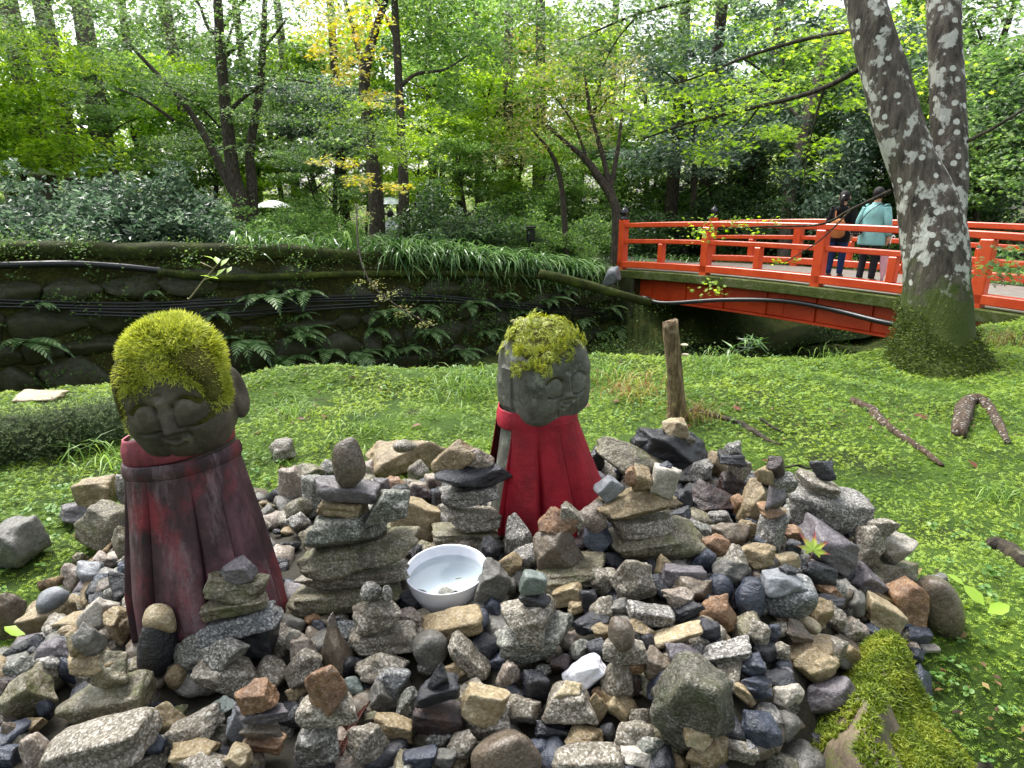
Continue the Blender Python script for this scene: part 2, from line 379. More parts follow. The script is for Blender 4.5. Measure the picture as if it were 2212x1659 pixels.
# ---------------------------------------------------------------- moss growing on the near bank (sprigs)
def frond(lobes=5, droop=.35):
    """a flat feathery moss sprig: a leaf of paired pointed lobes along a bending stem, 1 long"""
    V = []; F = []
    def zc(y): return .42 * y - droop * y * y
    for i in range(lobes):
        y0 = i / lobes * .86; L = .36 * (1 - .75 * abs(i / lobes - .25)); y1 = y0 + .16
        for s in (-1, 1):
            k = len(V); V += [(0, y0, zc(y0)), (0, y1, zc(y1)), (s * L, y0 + .24, zc(y0 + .24) - .05)]
            F.append((k, k + 1, k + 2) if s < 0 else (k + 1, k, k + 2))
    k = len(V); V += [(-.05, .8, zc(.8)), (.05, .8, zc(.8)), (0, 1.08, zc(1.08))]; F.append((k, k + 1, k + 2))
    return np.array(V), np.array(F)
def star(n=7, h=.55):
    V = []; F = []
    for i in range(n):
        a = 6.283 * i / n + .4 * random.random(); r = .42 + .15 * random.random(); z = h * (.75 + .5 * random.random())
        k = len(V); c, s = math.cos(a), math.sin(a)
        V += [(-.06 * s, .06 * c, .25 * z), (.06 * s, -.06 * c, .25 * z), (r * c, r * s, z)]; F.append((k, k + 1, k + 2))
    return np.array(V), np.array(F)
M_sprig = leaf_mat('moss_sprigs', [hexc('#38511b'), hexc('#547225'), hexc('#728f2e'), hexc('#94aa40')], .35, .5, .35, 1.3, big=2.0)
def bank_points(n, dmin=1.2, power=1.5):
    out = np.zeros((0, 3))
    while len(out) < n:
        x = rng.uniform(-4.2, 4.6, n * 3); y = rng.uniform(.55, 6.4, n * 3); z = near_z(x, y)
        d = np.maximum(y * CP + (CAMZ - z) * SP, .6); a = np.abs(x) / d
        ok = (y < brink(x) + .25) & (heap_in(x, y) < .05) & (a < 1.0) & (rng.uniform(0, 1, n * 3) < (dmin / np.maximum(d, dmin)) ** power)
        out = np.concatenate([out, np.stack([x, y, ground_z(x, y)], -1)[ok]])
    return out[:n]
pts = bank_points(92000); d = pts[:, 1] * CP + (CAMZ - pts[:, 2]) * SP
thin = .8 * Wave(11, 2.6).xy(pts[:, 0], pts[:, 1]) + .8 * Wave(12, 14).xy(pts[:, 0], pts[:, 1]) + .5 * Wave(13, 40).xy(pts[:, 0], pts[:, 1]) > -1.75
pts = pts[thin]; d = d[thin]; n = len(pts); pts[:, 2] -= .004
half = rng.uniform(0, 1, n) < .7
sz = np.clip(.006 + .0036 * d, .009, .024) * rng.uniform(.6, 1.45, n)
M1 = rotmats(rng.uniform(0, 6.28, n), rng.uniform(-.1, .55, n), rng.uniform(-.5, .5, n))
V1, F1 = scatter(*frond(4), pts[half], M1[half], sz[half] * 1.5)
V2, F2 = scatter(*star(6), pts[~half], M1[~half], sz[~half] * 1.2)
tag(obj('moss_carpet', mesh('moss_carpet', np.concatenate([V1, V2]), np.concatenate([F1, F2 + len(V1)]), smooth=False), M_sprig),
    'bright yellow green feathery moss covering the bank', 'moss', kind='stuff')
# ================================================================ stones of the heap
def icosphere(sub):
    t = (1 + 5 ** .5) / 2
    V = [(-1, t, 0), (1, t, 0), (-1, -t, 0), (1, -t, 0), (0, -1, t), (0, 1, t), (0, -1, -t), (0, 1, -t), (t, 0, -1), (t, 0, 1), (-t, 0, -1), (-t, 0, 1)]
    F = [(0, 11, 5), (0, 5, 1), (0, 1, 7), (0, 7, 10), (0, 10, 11), (1, 5, 9), (5, 11, 4), (11, 10, 2), (10, 7, 6), (7, 1, 8), (3, 9, 4), (3, 4, 2), (3, 2, 6), (3, 6, 8), (3, 8, 9), (4, 9, 5), (2, 4, 11), (6, 2, 10), (8, 6, 7), (9, 8, 1)]
    V = [np.array(v) / np.linalg.norm(v) for v in V]
    for _ in range(sub):
        mid = {}; G = []
        def m(a, b):
            k = (min(a, b), max(a, b))
            if k not in mid: v = V[a] + V[b]; V.append(v / np.linalg.norm(v)); mid[k] = len(V) - 1
            return mid[k]
        for a, b, c in F:
            x, y, z = m(a, b), m(b, c), m(c, a); G += [(a, x, z), (b, y, x), (c, z, y), (x, y, z)]
        F = G
    return np.array(V), np.array(F)
ICO = {k: icosphere(k) for k in (1, 2, 3, 4)}
def stone_verts(seed, shape, sub=3):
    """unit stone filling the box -1..1: a polyhedron of random planes with worn edges; seed decides the planes"""
    g = np.random.default_rng(seed); D = ICO[sub][0]
    cuts, lo, hi, p = {'a': (11, .62, 1.0, 26), 'm': (13, .72, 1.0, 15), 'r': (16, .92, 1.0, 4.2), 't': (11, .7, 1.0, 20), 'p': (12, .7, 1.0, 20), 'b': (6, .8, 1.15, 22), 'f': (9, .72, 1.0, 18), 'w': (10, .92, 1.3, 12)}[shape]
    N = g.normal(size=(cuts * 6, 3)); N /= np.linalg.norm(N, axis=1)[:, None]; keep = [0]
    for i in range(1, len(N)):                       # spread the planes out
        if len(keep) < cuts and (N[keep] @ N[i]).max() < (.62 if cuts > 12 else .5): keep.append(i)
    N = N[keep]
    if shape in 'bfw':
        A = np.concatenate([np.eye(3), -np.eye(3)]) + g.normal(scale=.16, size=(6, 3)); A /= np.linalg.norm(A, axis=1)[:, None]; N = np.concatenate([A, N])
    else:
        A = np.concatenate([np.eye(3), -np.eye(3)]) + g.normal(scale=.35, size=(6, 3)); A /= np.linalg.norm(A, axis=1)[:, None]
        N = np.concatenate([N, A[(N @ A.T).max(0) < .75]])
    d = g.uniform(lo, hi, len(N))
    if shape in 'bfw': d[:6] = g.uniform(.70, .8, 6)
    c = np.maximum(D @ N.T, 0) / d; r = ((c ** p).sum(1)) ** (-1.0 / p); V = D * r[:, None]
    if shape == 't': k = np.clip(.5 * (V[:, 2] + 1), 0, 1); V[:, 0] *= 1 - .78 * k; V[:, 1] *= 1 - .6 * k; V[:, 0] += .18 * k * g.choice([-1, 1])
    if shape == 'p': k = np.clip(.5 * (V[:, 0] + 1), 0, 1); V[:, 2] *= 1 - .7 * k ** 1.5; V[:, 1] *= 1 - .6 * k
    w1, w2, w3 = Wave(seed + 1, 3.6), Wave(seed + 2, 9), Wave(seed + 4, 22)
    rough = .018 if shape == 'r' else .05
    rid = np.abs(Wave(seed + 3, 5.0)(V))                # broken ridges
    V = V * (1 + rough * w1(V) + (.005 if shape == 'r' else .022) * w2(V) + (.002 if shape == 'r' else .009) * w3(V) - (.004 if shape == 'r' else .05) * rid)[:, None]
    lo_, hi_ = V.min(0), V.max(0); return (V - (lo_ + hi_) / 2) / ((hi_ - lo_) / 2)
ZONE = {'A': (0, 932.6, .2728), 'B': (603.5, 905.2, .248), 'C': (1097.2, 877.8, .248), 'D': (1591, 960, .2811), 'E': (0, 1261.8, .2728), 'F': (603.5, 1261.8, .248), 'G': (1097.2, 1234.4, .256), 'H': (1591, 1261.8, .2808)}
CAIRN = {  # where each stack stands: zone, x, y of its foot
 'k1': 'B 660 1600', 'k2': 'B 1640 1050', 'k3': 'F 880 560', 'k4': 'C 1200 1310', 'k5': 'C 500 1480', 'k6': 'C 1980 740', 'k7': 'G 230 690', 'k8': 'G 930 1000', 'k9': 'G 500 1290',
 'ka': 'F 400 1560', 'kb': 'F 1400 1300', 'kc': 'F 1800 1320', 'kd': 'E 1850 560', 'ke': 'E 1780 830', 'kf': 'E 880 1050', 'kg': 'E 2090 1320', 'kh': 'D 290 800', 'ki': 'D 680 610',
 'kj': 'D 370 1290', 'kk': 'C 1350 530', 'kl': 'D 1150 1060', 'km': 'A 700 720', 'kn': 'E 380 380', 'ko': 'G 1650 1680', 'kp': 'E 1260 690', 'kq': 'C 2000 1540', 'kr': 'C 790 1290'}
STONES = open_stones = """
B 580 1510 950 290 4 O m k1|wide olive and rust base stone of the tall cairn beside the bowl
B 640 1365 930 180 9 N m k1|long speckled grey stone second from the foot of the tall cairn
B 715 1140 1010 300 11 O f k1|broad yellowish slab sticking out of the tall cairn towards the bowl
B 590 975 690 270 6 E m k1|thick grey green stone above the yellowish slab in the tall cairn
B 930 790 330 330 -12 E a k1|upright grey green block at the side of the tall cairn
B 550 765 430 170 -2 T m k1|small rough tan stone under the purple slab of the tall cairn
B 572 620 530 180 -7 P b k1|smooth wet purple grey slab carrying the egg shaped cobble
B 612 368 265 350 4 B r k1|egg shaped brown cobble on top of the tall cairn
B 1640 1010 590 180 -2 O f k2|flat olive foot stone of the cairn behind the bowl
B 1660 848 510 205 0 N b k2|sparkling tan granite block low in the cairn behind the bowl
B 1648 660 475 170 1 G b k2|flat grey block under the pointed black stone
B 1690 500 620 205 2 S p k2|pointed glossy black stone jutting towards the red bib
B 1725 335 265 160 10 K m k2|pale pinkish pebble on top of the pointed black stone
B 1505 360 370 200 47 T b k2|tilted tan block leaning on the pointed black stone
B 1400 730 140 270 0 S m .|narrow dark slate wedged beside the cairn behind the bowl
B 1100 360 660 300 2 T a .|large flat tan boulder at the back edge of the moss
B 1090 238 190 105 0 N r y1.98|small pale pebble resting on the large flat tan boulder
B 1215 480 175 215 8 N m .|upright speckled grey stone in front of the flat tan boulder
B 1335 545 160 180 -30 K a .|small angular pinkish grey stone next to the tilted tan block
B 1015 560 150 140 20 R m .|small rusty pink stone behind the black oval pebble
B 1055 640 175 130 14 S r .|oval black pebble behind the tall cairn
B 1250 665 230 180 -18 M a .|maroon slate with flat face behind the tan block
B 1195 870 380 340 -22 C b .|large pale tan block between the two cairns behind the bowl
B 430 430 150 150 0 G m .|small grey stone peeping past the egg shaped cobble
B 775 460 180 190 0 K a .|pale angular stone just behind the egg shaped cobble
B 890 610 150 170 0 P m .|purple grey stone tucked behind the purple slab
B 320 660 240 340 5 E m .|rounded grey green granite behind the tall cairn
B 110 575 240 300 0 K a .|pinkish granite block beside the faded bib
B 250 475 270 170 10 O m .|mossy olive rock behind the pinkish granite block
B 20 265 230 210 -8 N a .|dark speckled boulder behind the faded statue
B 170 790 230 180 0 O m .|yellow green stone next to the faded bib
B 165 905 220 180 0 G a .|dark angular granite below the yellow green stone
B 1850 1150 150 230 10 S m .|black slate touching the far side of the bowl
C 95 1140 250 350 8 G m .|chunky white flecked granite right of the bowl
C 185 1020 230 170 -10 Y m .|dull grey stone leaning on the chunky white flecked granite
B 2005 1280 190 230 -20 T m .|rough golden stone at the right rim of the bowl
B 1850 1450 270 400 -22 Y f .|long wet grey slab slanting down beside the bowl
B 1550 1585 220 160 0 S t .|small dark pyramid shaped stone under the front of the bowl
B 1160 1560 340 180 -6 S a .|dark slate slab between the tall cairn and the bowl
C 1230 1165 870 310 11 O m k4|big dark olive base stone of the cairn beside the red bib
C 1150 1040 580 200 3 N b k4|pale speckled slab in the middle of the cairn beside the red bib
C 1145 840 690 250 6 T a k4|rough tan rock carrying four small stones beside the red bib
C 1175 640 180 200 -5 T b k4|small upright tan cube on the rough tan rock
C 1080 615 120 150 0 R m k4|little rusty stone behind the upright tan cube
C 1370 640 230 230 -15 W b k4|whitish block topped with a blue pebble
C 1370 522 115 85 0 U m k4|tiny blue slate pebble on the whitish block
C 880 730 220 180 -35 L b k4|light grey brick shaped stone at the end of the rough tan rock
C 1530 810 150 180 0 S a .|black slate chip beside the rough tan rock
C 1510 950 190 120 20 S a .|black slate wedge on the dark olive base stone
C 450 1235 420 330 0 B m k5|round brown granite in the small cairn before the red bib
C 445 1025 310 200 -18 R m k5|tilted brown stone on the round brown granite
C 550 945 250 130 -38 N m k5|small grey granite leaning on the tilted brown stone
C 520 1440 650 310 8 O f .|broad smooth olive slab under the round brown granite
C 740 950 250 240 -15 K m kr|rounded pinkish granite on a blue black slate
C 770 1165 250 300 -10 U a kr|faceted blue black slate carrying the pinkish granite
C 975 1130 280 150 -24 U a .|blue black slate splinter next to the cairn beside the red bib
C 205 1310 270 200 10 G m .|white speckled stone behind the green cube
C 1430 360 640 300 -17 S a kk|big black slate boulder at the back of the heap
C 1200 370 270 230 -4 S b kk|black slate block in front of the big black slate boulder
C 1520 300 200 100 -8 N b kk|thin dark granite tile under the top tan stone
C 1465 185 240 155 -8 C a kk|pale tan stone crowning the big black slate boulder
C 1090 500 660 270 -22 O a .|long olive brown rock sloping down beside the red bib
C 760 480 150 240 0 S m .|dark grey stone just right of the red bib
C 785 660 150 200 10 P a .|grey slate flake below the dark grey stone at the red bib
C 1630 570 310 180 22 G m .|tilted white speckled stone on the wet black boulder
C 1730 790 510 280 -3 M a .|large wet black boulder with reddish face
C 1965 375 140 115 0 G m k6|round white granite pebble on a black dish shaped stone
C 1945 440 240 115 -3 S f k6|black dish shaped stone under a white granite pebble
C 2010 555 200 165 -8 N m k6|speckled grey cobble below the black dish shaped stone
C 1955 680 230 180 0 M b k6|wet brown stone at the foot of the back cairn
C 2125 640 150 190 10 H a .|narrow blue grey granite beside the wet brown stone
C 1800 510 190 230 10 T m .|dull tan stone behind the speckled grey cobble
C 1995 860 120 190 0 R m .|rusty orange stone wedged right of the wet black boulder
C 1850 970 210 120 0 G m .|flat grey granite under the wet black boulder
C 1935 1120 310 190 -10 B m .|smooth brown cobble right of the dark olive base stone
C 2090 1085 190 190 0 T m .|light tan stone behind the smooth brown cobble
C 1680 1080 210 160 0 E m .|mottled dark granite left of the smooth brown cobble
C 1800 1210 240 180 -25 R a .|orange tan stone under the smooth brown cobble
C 1480 1240 260 180 10 S a .|dark slate in the gap below the dark olive base stone
C 1710 1355 200 230 -8 U m .|glossy blue slate cobble below the orange tan stone
C 1970 1330 200 200 15 N a kq|pale granite chip standing on a grey brown cobble
C 1960 1445 320 240 -5 Y m kq|grey brown cobble under the pale granite chip
C 1515 1480 370 240 2 P b .|purple grey block with rough flat front
C 1350 1395 140 190 0 T a .|small tan stone behind the purple grey block
C 1480 1350 150 110 0 G m .|little granite behind the purple grey block
C 1100 1490 390 330 -12 N a .|large black and white granite in front of the olive slab
C 830 1530 240 230 0 N m .|pale granite left of the large black and white granite
C 1620 1600 330 210 0 B m .|speckled brown granite below the purple grey block
C 1850 1580 210 220 0 U r .|round navy cobble behind the orange triangular stone
C 2120 1610 190 230 0 U r .|round slate blue cobble right of the orange triangular stone
D 120 450 190 350 -12 T m .|tall tan boulder standing at the back right of the heap
D 300 165 155 140 8 M a kh|purple black stone topping the slender back cairn
D 220 230 150 130 20 C m kh|beige stone under the purple black stone
D 350 300 200 145 8 G m kh|white speckled oval stone in the slender back cairn
D 285 395 155 210 0 P a kh|shield shaped dark slate leaning on the slender back cairn
D 275 505 215 105 -4 R f kh|orange stone under the shield shaped dark slate
D 265 680 230 310 -5 G m kh|tall granite pillar stone under the orange stone
D 655 203 205 130 -8 S m ki|shiny black stone topping the big granite boulder
D 630 310 340 140 -16 N f ki|tan granite slab on the big granite boulder
D 670 480 650 320 -8 G m ki|big rough granite boulder at the moss edge
D 930 515 190 230 -5 E b .|grey end block behind the big granite boulder
D 400 575 100 120 0 Y r .|small grey pebble at the foot of the big granite boulder
D 700 765 500 270 -28 P f .|wet brown slab behind the fallen maple leaf
D 440 690 150 130 0 R m .|orange tan stone behind the fallen maple leaf
D 435 815 130 160 10 S m .|black stone touching the stem of the fallen maple leaf
D 215 750 180 110 -20 U m .|small blue black stone left of the fallen maple leaf
D 140 855 300 190 -10 T m .|oblong tan stone left of the small blue black stone
D 390 910 200 180 -20 C m .|yellowish stone below the fallen maple leaf
D 830 675 170 125 -10 U a .|dark slate chip on the wet brown slab
D 1110 640 240 125 -8 N m kl|top granite of the pale group at the moss edge
D 1010 755 240 260 0 N m kl|tall pale granite in the group at the moss edge
D 1235 795 250 200 -15 W m kl|whitish rounded granite at the end of the group
D 1195 835 145 135 0 Y a kl|plain grey angular pebble in front of the whitish granite
D 1170 985 460 210 -10 O a kl|olive banded slab under the pale granite group
D 980 1035 330 240 -12 P a .|wet dark brown wedge below the pale granite group
D 620 975 320 150 -22 S m .|dark slate bar below the fallen maple leaf
D 335 1050 330 190 5 L f kj|flat blue grey stone lying on the round granite
D 400 972 155 85 -12 S m kj|little black stone on the flat blue grey stone
D 405 1180 400 290 -4 H r kj|large round blue white granite with flat top
D 105 1180 220 290 0 U r .|dark blue round cobble beside the large round granite
D 715 1118 245 95 -8 R a .|bright orange splinter on a whitish stone
D 810 1090 230 130 -15 W a .|whitish stone behind the bright orange splinter
D 1310 1215 330 390 8 R f .|large rust orange slab leaning upright
D 1560 1240 310 480 22 B r .|big smooth brown boulder at the right end of the heap
D 1540 1090 240 190 -30 Y m .|rough grey stone behind the big smooth brown boulder
D 1120 1185 270 110 -36 T a .|brown bar resting on the pale cream block
D 1105 1310 350 230 -27 C b .|large pale cream block below the rust orange slab
D 715 1225 240 160 10 S a .|dark wedge below the bright orange splinter
D 920 1235 170 190 0 Y m .|grey stone left of the pale cream block
D 640 1305 200 210 -20 T m .|round golden stone above the little tan pill
D 575 1400 175 105 -32 C r .|little tan pill shaped stone
D 470 1445 240 160 -22 B a .|dark brown wedge left of the little tan pill
D 165 1450 160 220 0 N m .|speckled upright granite beside the dark brown wedge
D 275 1450 115 140 0 U m .|blue slate stone between granite and dark brown wedge
D 785 1350 130 200 10 N a .|upright granite right of the round golden stone
D 560 1570 360 190 12 T f .|broad tan slab at the edge of the mossy boulder
D 330 1590 160 140 0 N m .|pale granite at the end of the broad tan slab
D 1055 1570 245 215 0 G m .|big round granite on the moss at the right
D 880 1430 170 150 20 N m .|grey granite chip above the tan bar
D 1040 1440 190 110 -15 U m .|smooth slate above the big round granite
D 1215 1510 160 110 -25 C m .|pale flake beside the smooth slate
D 1390 1460 210 150 -15 U a .|wet blue black stone at the end of the heap
D 1480 1570 155 75 5 W m .|thin white stone under the wet blue black stone
H 870 545 210 130 -52 C b .|tan finger of stone tilted on the moss
H 610 615 330 280 8 T a .|large tan faceted stone on the mossy boulder
H 715 855 420 300 18 P m .|long purple grey lumpy rock on the moss
H 400 860 235 190 0 W a .|star shaped pinkish white quartz on the moss
H 110 630 225 190 -8 U m .|flat topped slate block left of the moss
H 150 785 220 150 -20 U a .|grey blue wedge below the flat topped slate block
H 387 695 90 105 0 P b .|tiny grey cube on the moss
H 180 1135 350 260 -25 U m .|big blue purple stone at the foot of the mossy boulder
H 70 1290 190 160 -10 H m .|granite at the bottom below the big blue purple stone
H 60 850 210 90 -48 T a .|thin tan bar under the grey blue wedge
G 235 565 620 330 10 E b k7|large grey green slab at the foot of the green cube cairn
G 170 390 420 400 -18 N a k7|pale granite lump in the green cube cairn
G 230 235 250 160 -10 S m k7|wet dark stone under the green cube
G 210 85 220 175 0 J b k7|pale green cube topping a small cairn
G 500 190 280 180 14 C b .|pale cream block right of the green cube
G 575 300 140 110 20 T m .|small golden stone under the pale cream block
G 690 250 150 210 5 S b .|upright black block right of the pale cream block
G 790 335 190 210 0 N m .|dark mottled granite beside the upright black block
G 940 290 190 150 0 Y m .|dull grey flake below the large black and white granite
G 700 440 300 180 10 S m .|black cobble below the upright black block
G 1200 365 390 180 -10 G m .|long oval white granite in the middle of the heap
G 1440 230 260 190 -10 K a .|brown grey granite above the slate bar
G 1510 330 260 130 28 S b .|slate bar lying across granite
G 1405 540 460 160 23 C b .|cream coloured bar shaped stone
G 1120 490 250 150 -18 T m .|tan wedge beside the standing brown egg
G 800 500 190 150 0 T m .|golden stone left of the standing brown egg
G 1815 310 330 310 -8 R t .|orange brown triangular stone
G 1690 510 190 210 0 S a .|black slate below the orange triangular stone
G 960 540 200 245 5 B r k8|small standing brown egg on a white granite
G 985 675 370 190 -10 N b k8|flat white granite under the small brown egg
G 1055 800 190 140 -20 R m k8|orange stone below the flat white granite
G 915 900 280 320 12 N m k8|rounded black and white granite below the orange stone
G 750 650 190 160 0 S m .|speckled slate left of the flat white granite
G 640 870 360 260 28 Q a .|bright white quartz wedge
G 640 965 120 70 0 U m .|thin slate chip on the white quartz wedge
G 500 1010 200 160 -10 C a k9|yellow crystalline stone on an olive grey rock
G 510 1175 450 310 -8 N a k9|olive grey rock under the yellow crystalline stone
G 230 960 220 240 0 S b .|squat black block left of the white quartz wedge
G 1250 805 250 260 -12 B a .|brown many sided stone on a blue black slab
G 1370 955 400 230 24 U a .|tilted blue black slab on the mossy green boulder
G 1480 710 340 170 -22 P a .|grey brown roof shaped stone under the cream bar
G 1550 1160 660 740 6 V a .|large boulder with dark green algae at the front
G 1855 685 390 190 18 G m .|knobbly grey granite above the mossy green boulder
G 2040 795 250 190 0 L m .|smooth dull blue grey stone at the moss
G 2080 985 260 170 -10 U a .|slate wedge at the edge of the moss
G 1140 1245 170 240 38 N m .|small oval granite left of the mossy green boulder
G 910 1140 160 170 0 C m .|small yellow mossy pebble
G 740 1165 180 290 0 T m .|brown olive stone right of the olive grey rock
G 1055 1395 310 270 0 N m .|brownish granite below the small oval granite
G 640 1405 310 190 10 T m .|golden tan rock near the bottom middle
G 840 1350 140 140 0 S r .|black pebble beside the golden tan rock
G 670 1580 560 260 6 N m .|wide pale granite at the bottom carrying a tan chip
G 652 1500 115 150 -15 T b .|tan chip standing on the wide pale granite
G 1100 1565 320 180 -18 W m .|pale stone at the bottom edge of the heap
G 1600 1400 260 190 -8 C b ko|pale tan block on top of a golden stone
G 1655 1560 270 250 -20 T a ko|golden stone under the pale tan block
G 1940 1505 350 160 -15 N m .|flat speckled granite right of the golden stone
G 1180 1500 240 200 0 E m .|green grey granite next to the mossy green boulder
F 1960 1470 560 470 18 B r .|large smooth grey brown boulder at the bottom edge
G 375 1350 270 150 -8 S b .|slate block at the side of the smooth grey brown boulder
F 2000 800 190 250 -12 K m .|tan granite stone under the grey green slab
G 150 1170 320 210 -20 N m .|long tan granite above the smooth grey brown boulder
F 900 475 580 230 6 N b k3|broad tan granite base of the snowman shaped cairn
F 850 260 390 270 0 N m k3|round granite body of the snowman shaped cairn
F 805 62 185 145 0 G r k3|little granite head of the snowman shaped cairn
F 935 80 90 120 0 G m k3|tiny granite beside the little head
F 510 520 340 500 4 B t .|tall brown pointed stone like a shark tooth
F 1500 350 500 260 18 T m .|large tan rock behind the dark blue pebble
F 1690 340 270 190 14 U r .|dark blue smooth pebble on the large tan rock
F 1880 200 200 160 0 U m .|slate blue stone behind the dark blue pebble
F 1640 640 450 210 -47 N m .|long white granite lying diagonally
F 1310 560 300 330 -28 Y r .|smooth olive grey stone left of the diagonal granite
F 1160 290 270 150 -20 K m .|flat pinkish fragment right of the snowman shaped cairn
F 880 705 450 240 6 N m .|very pale granite oval below the snowman shaped cairn
F 1000 855 320 290 20 H m .|bluish granite below the very pale oval
F 920 985 260 280 8 Y a .|grey crystal shaped stone with sharp ridge
F 415 900 330 360 8 R m ka|pinkish orange cobble on a granite stack
F 440 1085 500 250 6 N m ka|dark granite collar under the pinkish orange cobble
F 340 1390 360 430 -6 G m ka|tall greenish white granite foot under the pinkish orange cobble
F 180 760 360 260 42 N m .|granite leaning against the tall brown pointed stone
F 225 555 260 230 -15 K a .|pinkish white angular stone left of the tall brown pointed stone
F 1390 785 170 200 -5 S t kb|black peak on the twisted black stone
F 1385 925 390 200 12 S m kb|twisted glossy black stone under the black peak
F 1400 1180 420 280 0 M b kb|rust streaked dark block under the twisted black stone
F 1790 1040 370 300 -15 C b kc|pale yellow faceted stone on a granite
F 1815 1215 420 280 15 N m kc|grey granite under the pale yellow faceted stone
F 1690 910 220 140 10 N m .|small granite behind the pale yellow faceted stone
F 1000 1245 350 220 -18 T b .|tan slab with sloping flat top and chipped sides
F 770 1390 350 350 0 N m .|round tan granite ball at the bottom
F 1220 1515 320 190 12 U b .|blue slate block at the bottom edge
F 1460 1515 200 170 -10 Y b .|grey block beside the blue slate block
F 650 870 160 150 0 J m .|dark green pebble below the tall brown pointed stone
F 800 1160 160 110 15 O m .|olive stone behind the tan slab
F 1590 1410 270 220 20 N m .|white speckled stone left of the smooth grey brown boulder
F 1400 1345 220 130 10 E m .|green grey granite below the rust streaked block
F 1290 720 170 150 0 G m .|little granite behind the black peak
F 1525 755 190 160 -15 T m .|tan stone right of the black peak
F 1110 1050 150 330 -25 E m .|narrow green stone beside the grey crystal shaped stone
F 150 470 170 200 0 W m .|pale chip above the pinkish white angular stone
F 290 300 140 90 0 R m .|little orange pebble under the tall cairn
F 340 370 120 110 0 U r .|small blue pebble beside the shark tooth stone
F 600 400 240 170 0 H m .|bluish granite behind the shark tooth stone
E 410 132 260 170 14 L r kn|pale blue grey oval pebble on a brown stone
E 375 275 460 240 12 T m kn|brown olive stone under the pale oval pebble
E 70 250 280 360 0 B m .|brown boulder cut by the picture edge
E 790 245 260 280 -20 W a .|pale greenish white wedge in front of the faded bib
E 935 325 240 280 0 T a .|orange tan block in front of the pale wedge
E 1060 155 200 130 8 N a .|dark granite at the hem of the faded bib
E 1275 275 255 190 -18 C r kp|cream oval cobble balanced on a black stone
E 1260 500 310 400 -4 S r kp|tall smooth black stone under the cream cobble
E 1450 285 190 220 -5 S b .|flat topped black block at the faded bib
A 1890 1090 280 190 -4 P a kd|grey purple stone on top of the cairn before the faded bib
A 1870 1215 480 210 -2 O m kd|upper olive tan stone of the cairn before the faded bib
E 1880 145 510 200 6 O m kd|lower olive tan stone of the cairn before the faded bib
E 1880 300 700 200 14 H f kd|bluish granite slab under the olive tan stones
E 2070 430 330 260 8 S b kd|dark slate block under the bluish granite slab
E 1520 555 300 330 0 E m .|grey green granite left of the grey granite pair
E 1770 530 350 230 -10 G a ke|upper rough granite of the grey pair
E 1800 725 490 280 -8 N m ke|lower pale granite of the grey pair
E 1390 735 180 190 0 T r .|round brown speckled pebble on the white boulder
E 690 440 250 220 8 Y m kf|smooth grey stone topping the olive cairn
E 600 470 160 170 0 C m kf|pale stone behind the smooth grey top stone
E 730 620 350 220 -5 T m kf|grey tan stone in the olive cairn
E 895 680 320 270 18 O m kf|olive rock beside the grey tan stone
E 880 905 760 330 13 O m kf|big olive boulder at the foot of the olive cairn
E 790 1260 960 400 18 N m .|large pale granite boulder at the lower left
E 450 555 290 260 -5 P m .|grey purple stone left of the olive cairn
E 395 665 210 190 0 G m .|grey granite below the grey purple stone
E 555 680 160 200 0 U b .|slate block tucked behind the olive cairn
E 220 880 440 320 20 O a .|dark olive slab at the lower left edge
E 180 680 260 180 20 E m .|flat grey green stone above the dark olive slab
E 365 975 160 190 0 U m .|slate stone beside the big olive boulder
E 240 1115 230 130 -8 T m .|tan stone at the left below the slate stone
E 75 1180 180 200 20 B m .|brown stone at the lower left corner
E 1290 1060 350 230 22 T m .|tan lumpy stone on the large pale granite boulder
E 1530 1150 460 240 20 N m .|pale speckled stone right of the tan lumpy stone
E 1180 1270 250 170 20 U m .|slate below the tan lumpy stone
E 1530 1330 400 200 8 T b .|golden brown slab near the bottom left
E 760 1400 350 180 18 C m .|pale greenish stone at the bottom left
E 1600 1430 370 200 0 N m .|granite under the golden brown slab
E 1890 1385 220 230 -10 C a .|pale yellow stone at the bottom under the slate blade
E 2035 885 315 220 18 R b kg|bright orange block on a stack of brown slabs
E 2070 1025 390 130 4 P f kg|grey brown slab under the bright orange block
E 2090 1145 320 130 0 B f kg|brown slab in the stack under the orange block
E 2100 1255 310 150 -4 R m kg|rusty stone at the foot of the brown slab stack
E 1870 1140 170 330 12 L a .|upright lilac slate blade
E 1760 985 300 160 20 J a .|dark green slab behind the lilac slate blade
E 280 1330 260 300 20 K m .|speckled pinkish stone at the left of the whitish boulder
E 60 1360 260 170 20 U m .|slate at the very bottom left corner
A 770 490 350 230 10 T b km|block of tan stone on the pinkish grey stone
A 985 455 150 210 0 G a km|grey granite touching the faded statue
A 665 645 340 190 -10 P m km|pinkish grey stone left of the faded statue
A 850 770 480 400 36 O a .|sloping olive boulder left of the faded statue
A 985 900 170 280 4 O m .|upright golden olive stone at the faded bib
A 1010 1090 165 165 0 U m .|slate blue stone at the edge of the faded bib
A 730 1120 220 220 10 L m .|light grey oval stone left of the faded bib
A 810 1030 190 150 0 K m .|pinkish stone behind the light grey oval stone
A 640 1020 130 120 0 O m .|small olive stone at the moss left of the heap
A 980 1260 270 220 -10 S a .|dark slate plate below the slate blue stone
A 130 860 450 360 14 Y f .|flat grey brown rock alone on the moss at the left edge
A 570 1160 180 210 0 K m .|pale pinkish stone left of the light grey oval
F 1460 80 160 110 10 K m .|small pink chip in front of the bowl
G 1180 640 120 200 10 S m .|dark stone between white granite and brown stone
G 450 770 180 150 0 M m .|small maroon stone behind the white quartz wedge
G 600 690 150 180 -20 E a .|grey green shard above the white quartz wedge
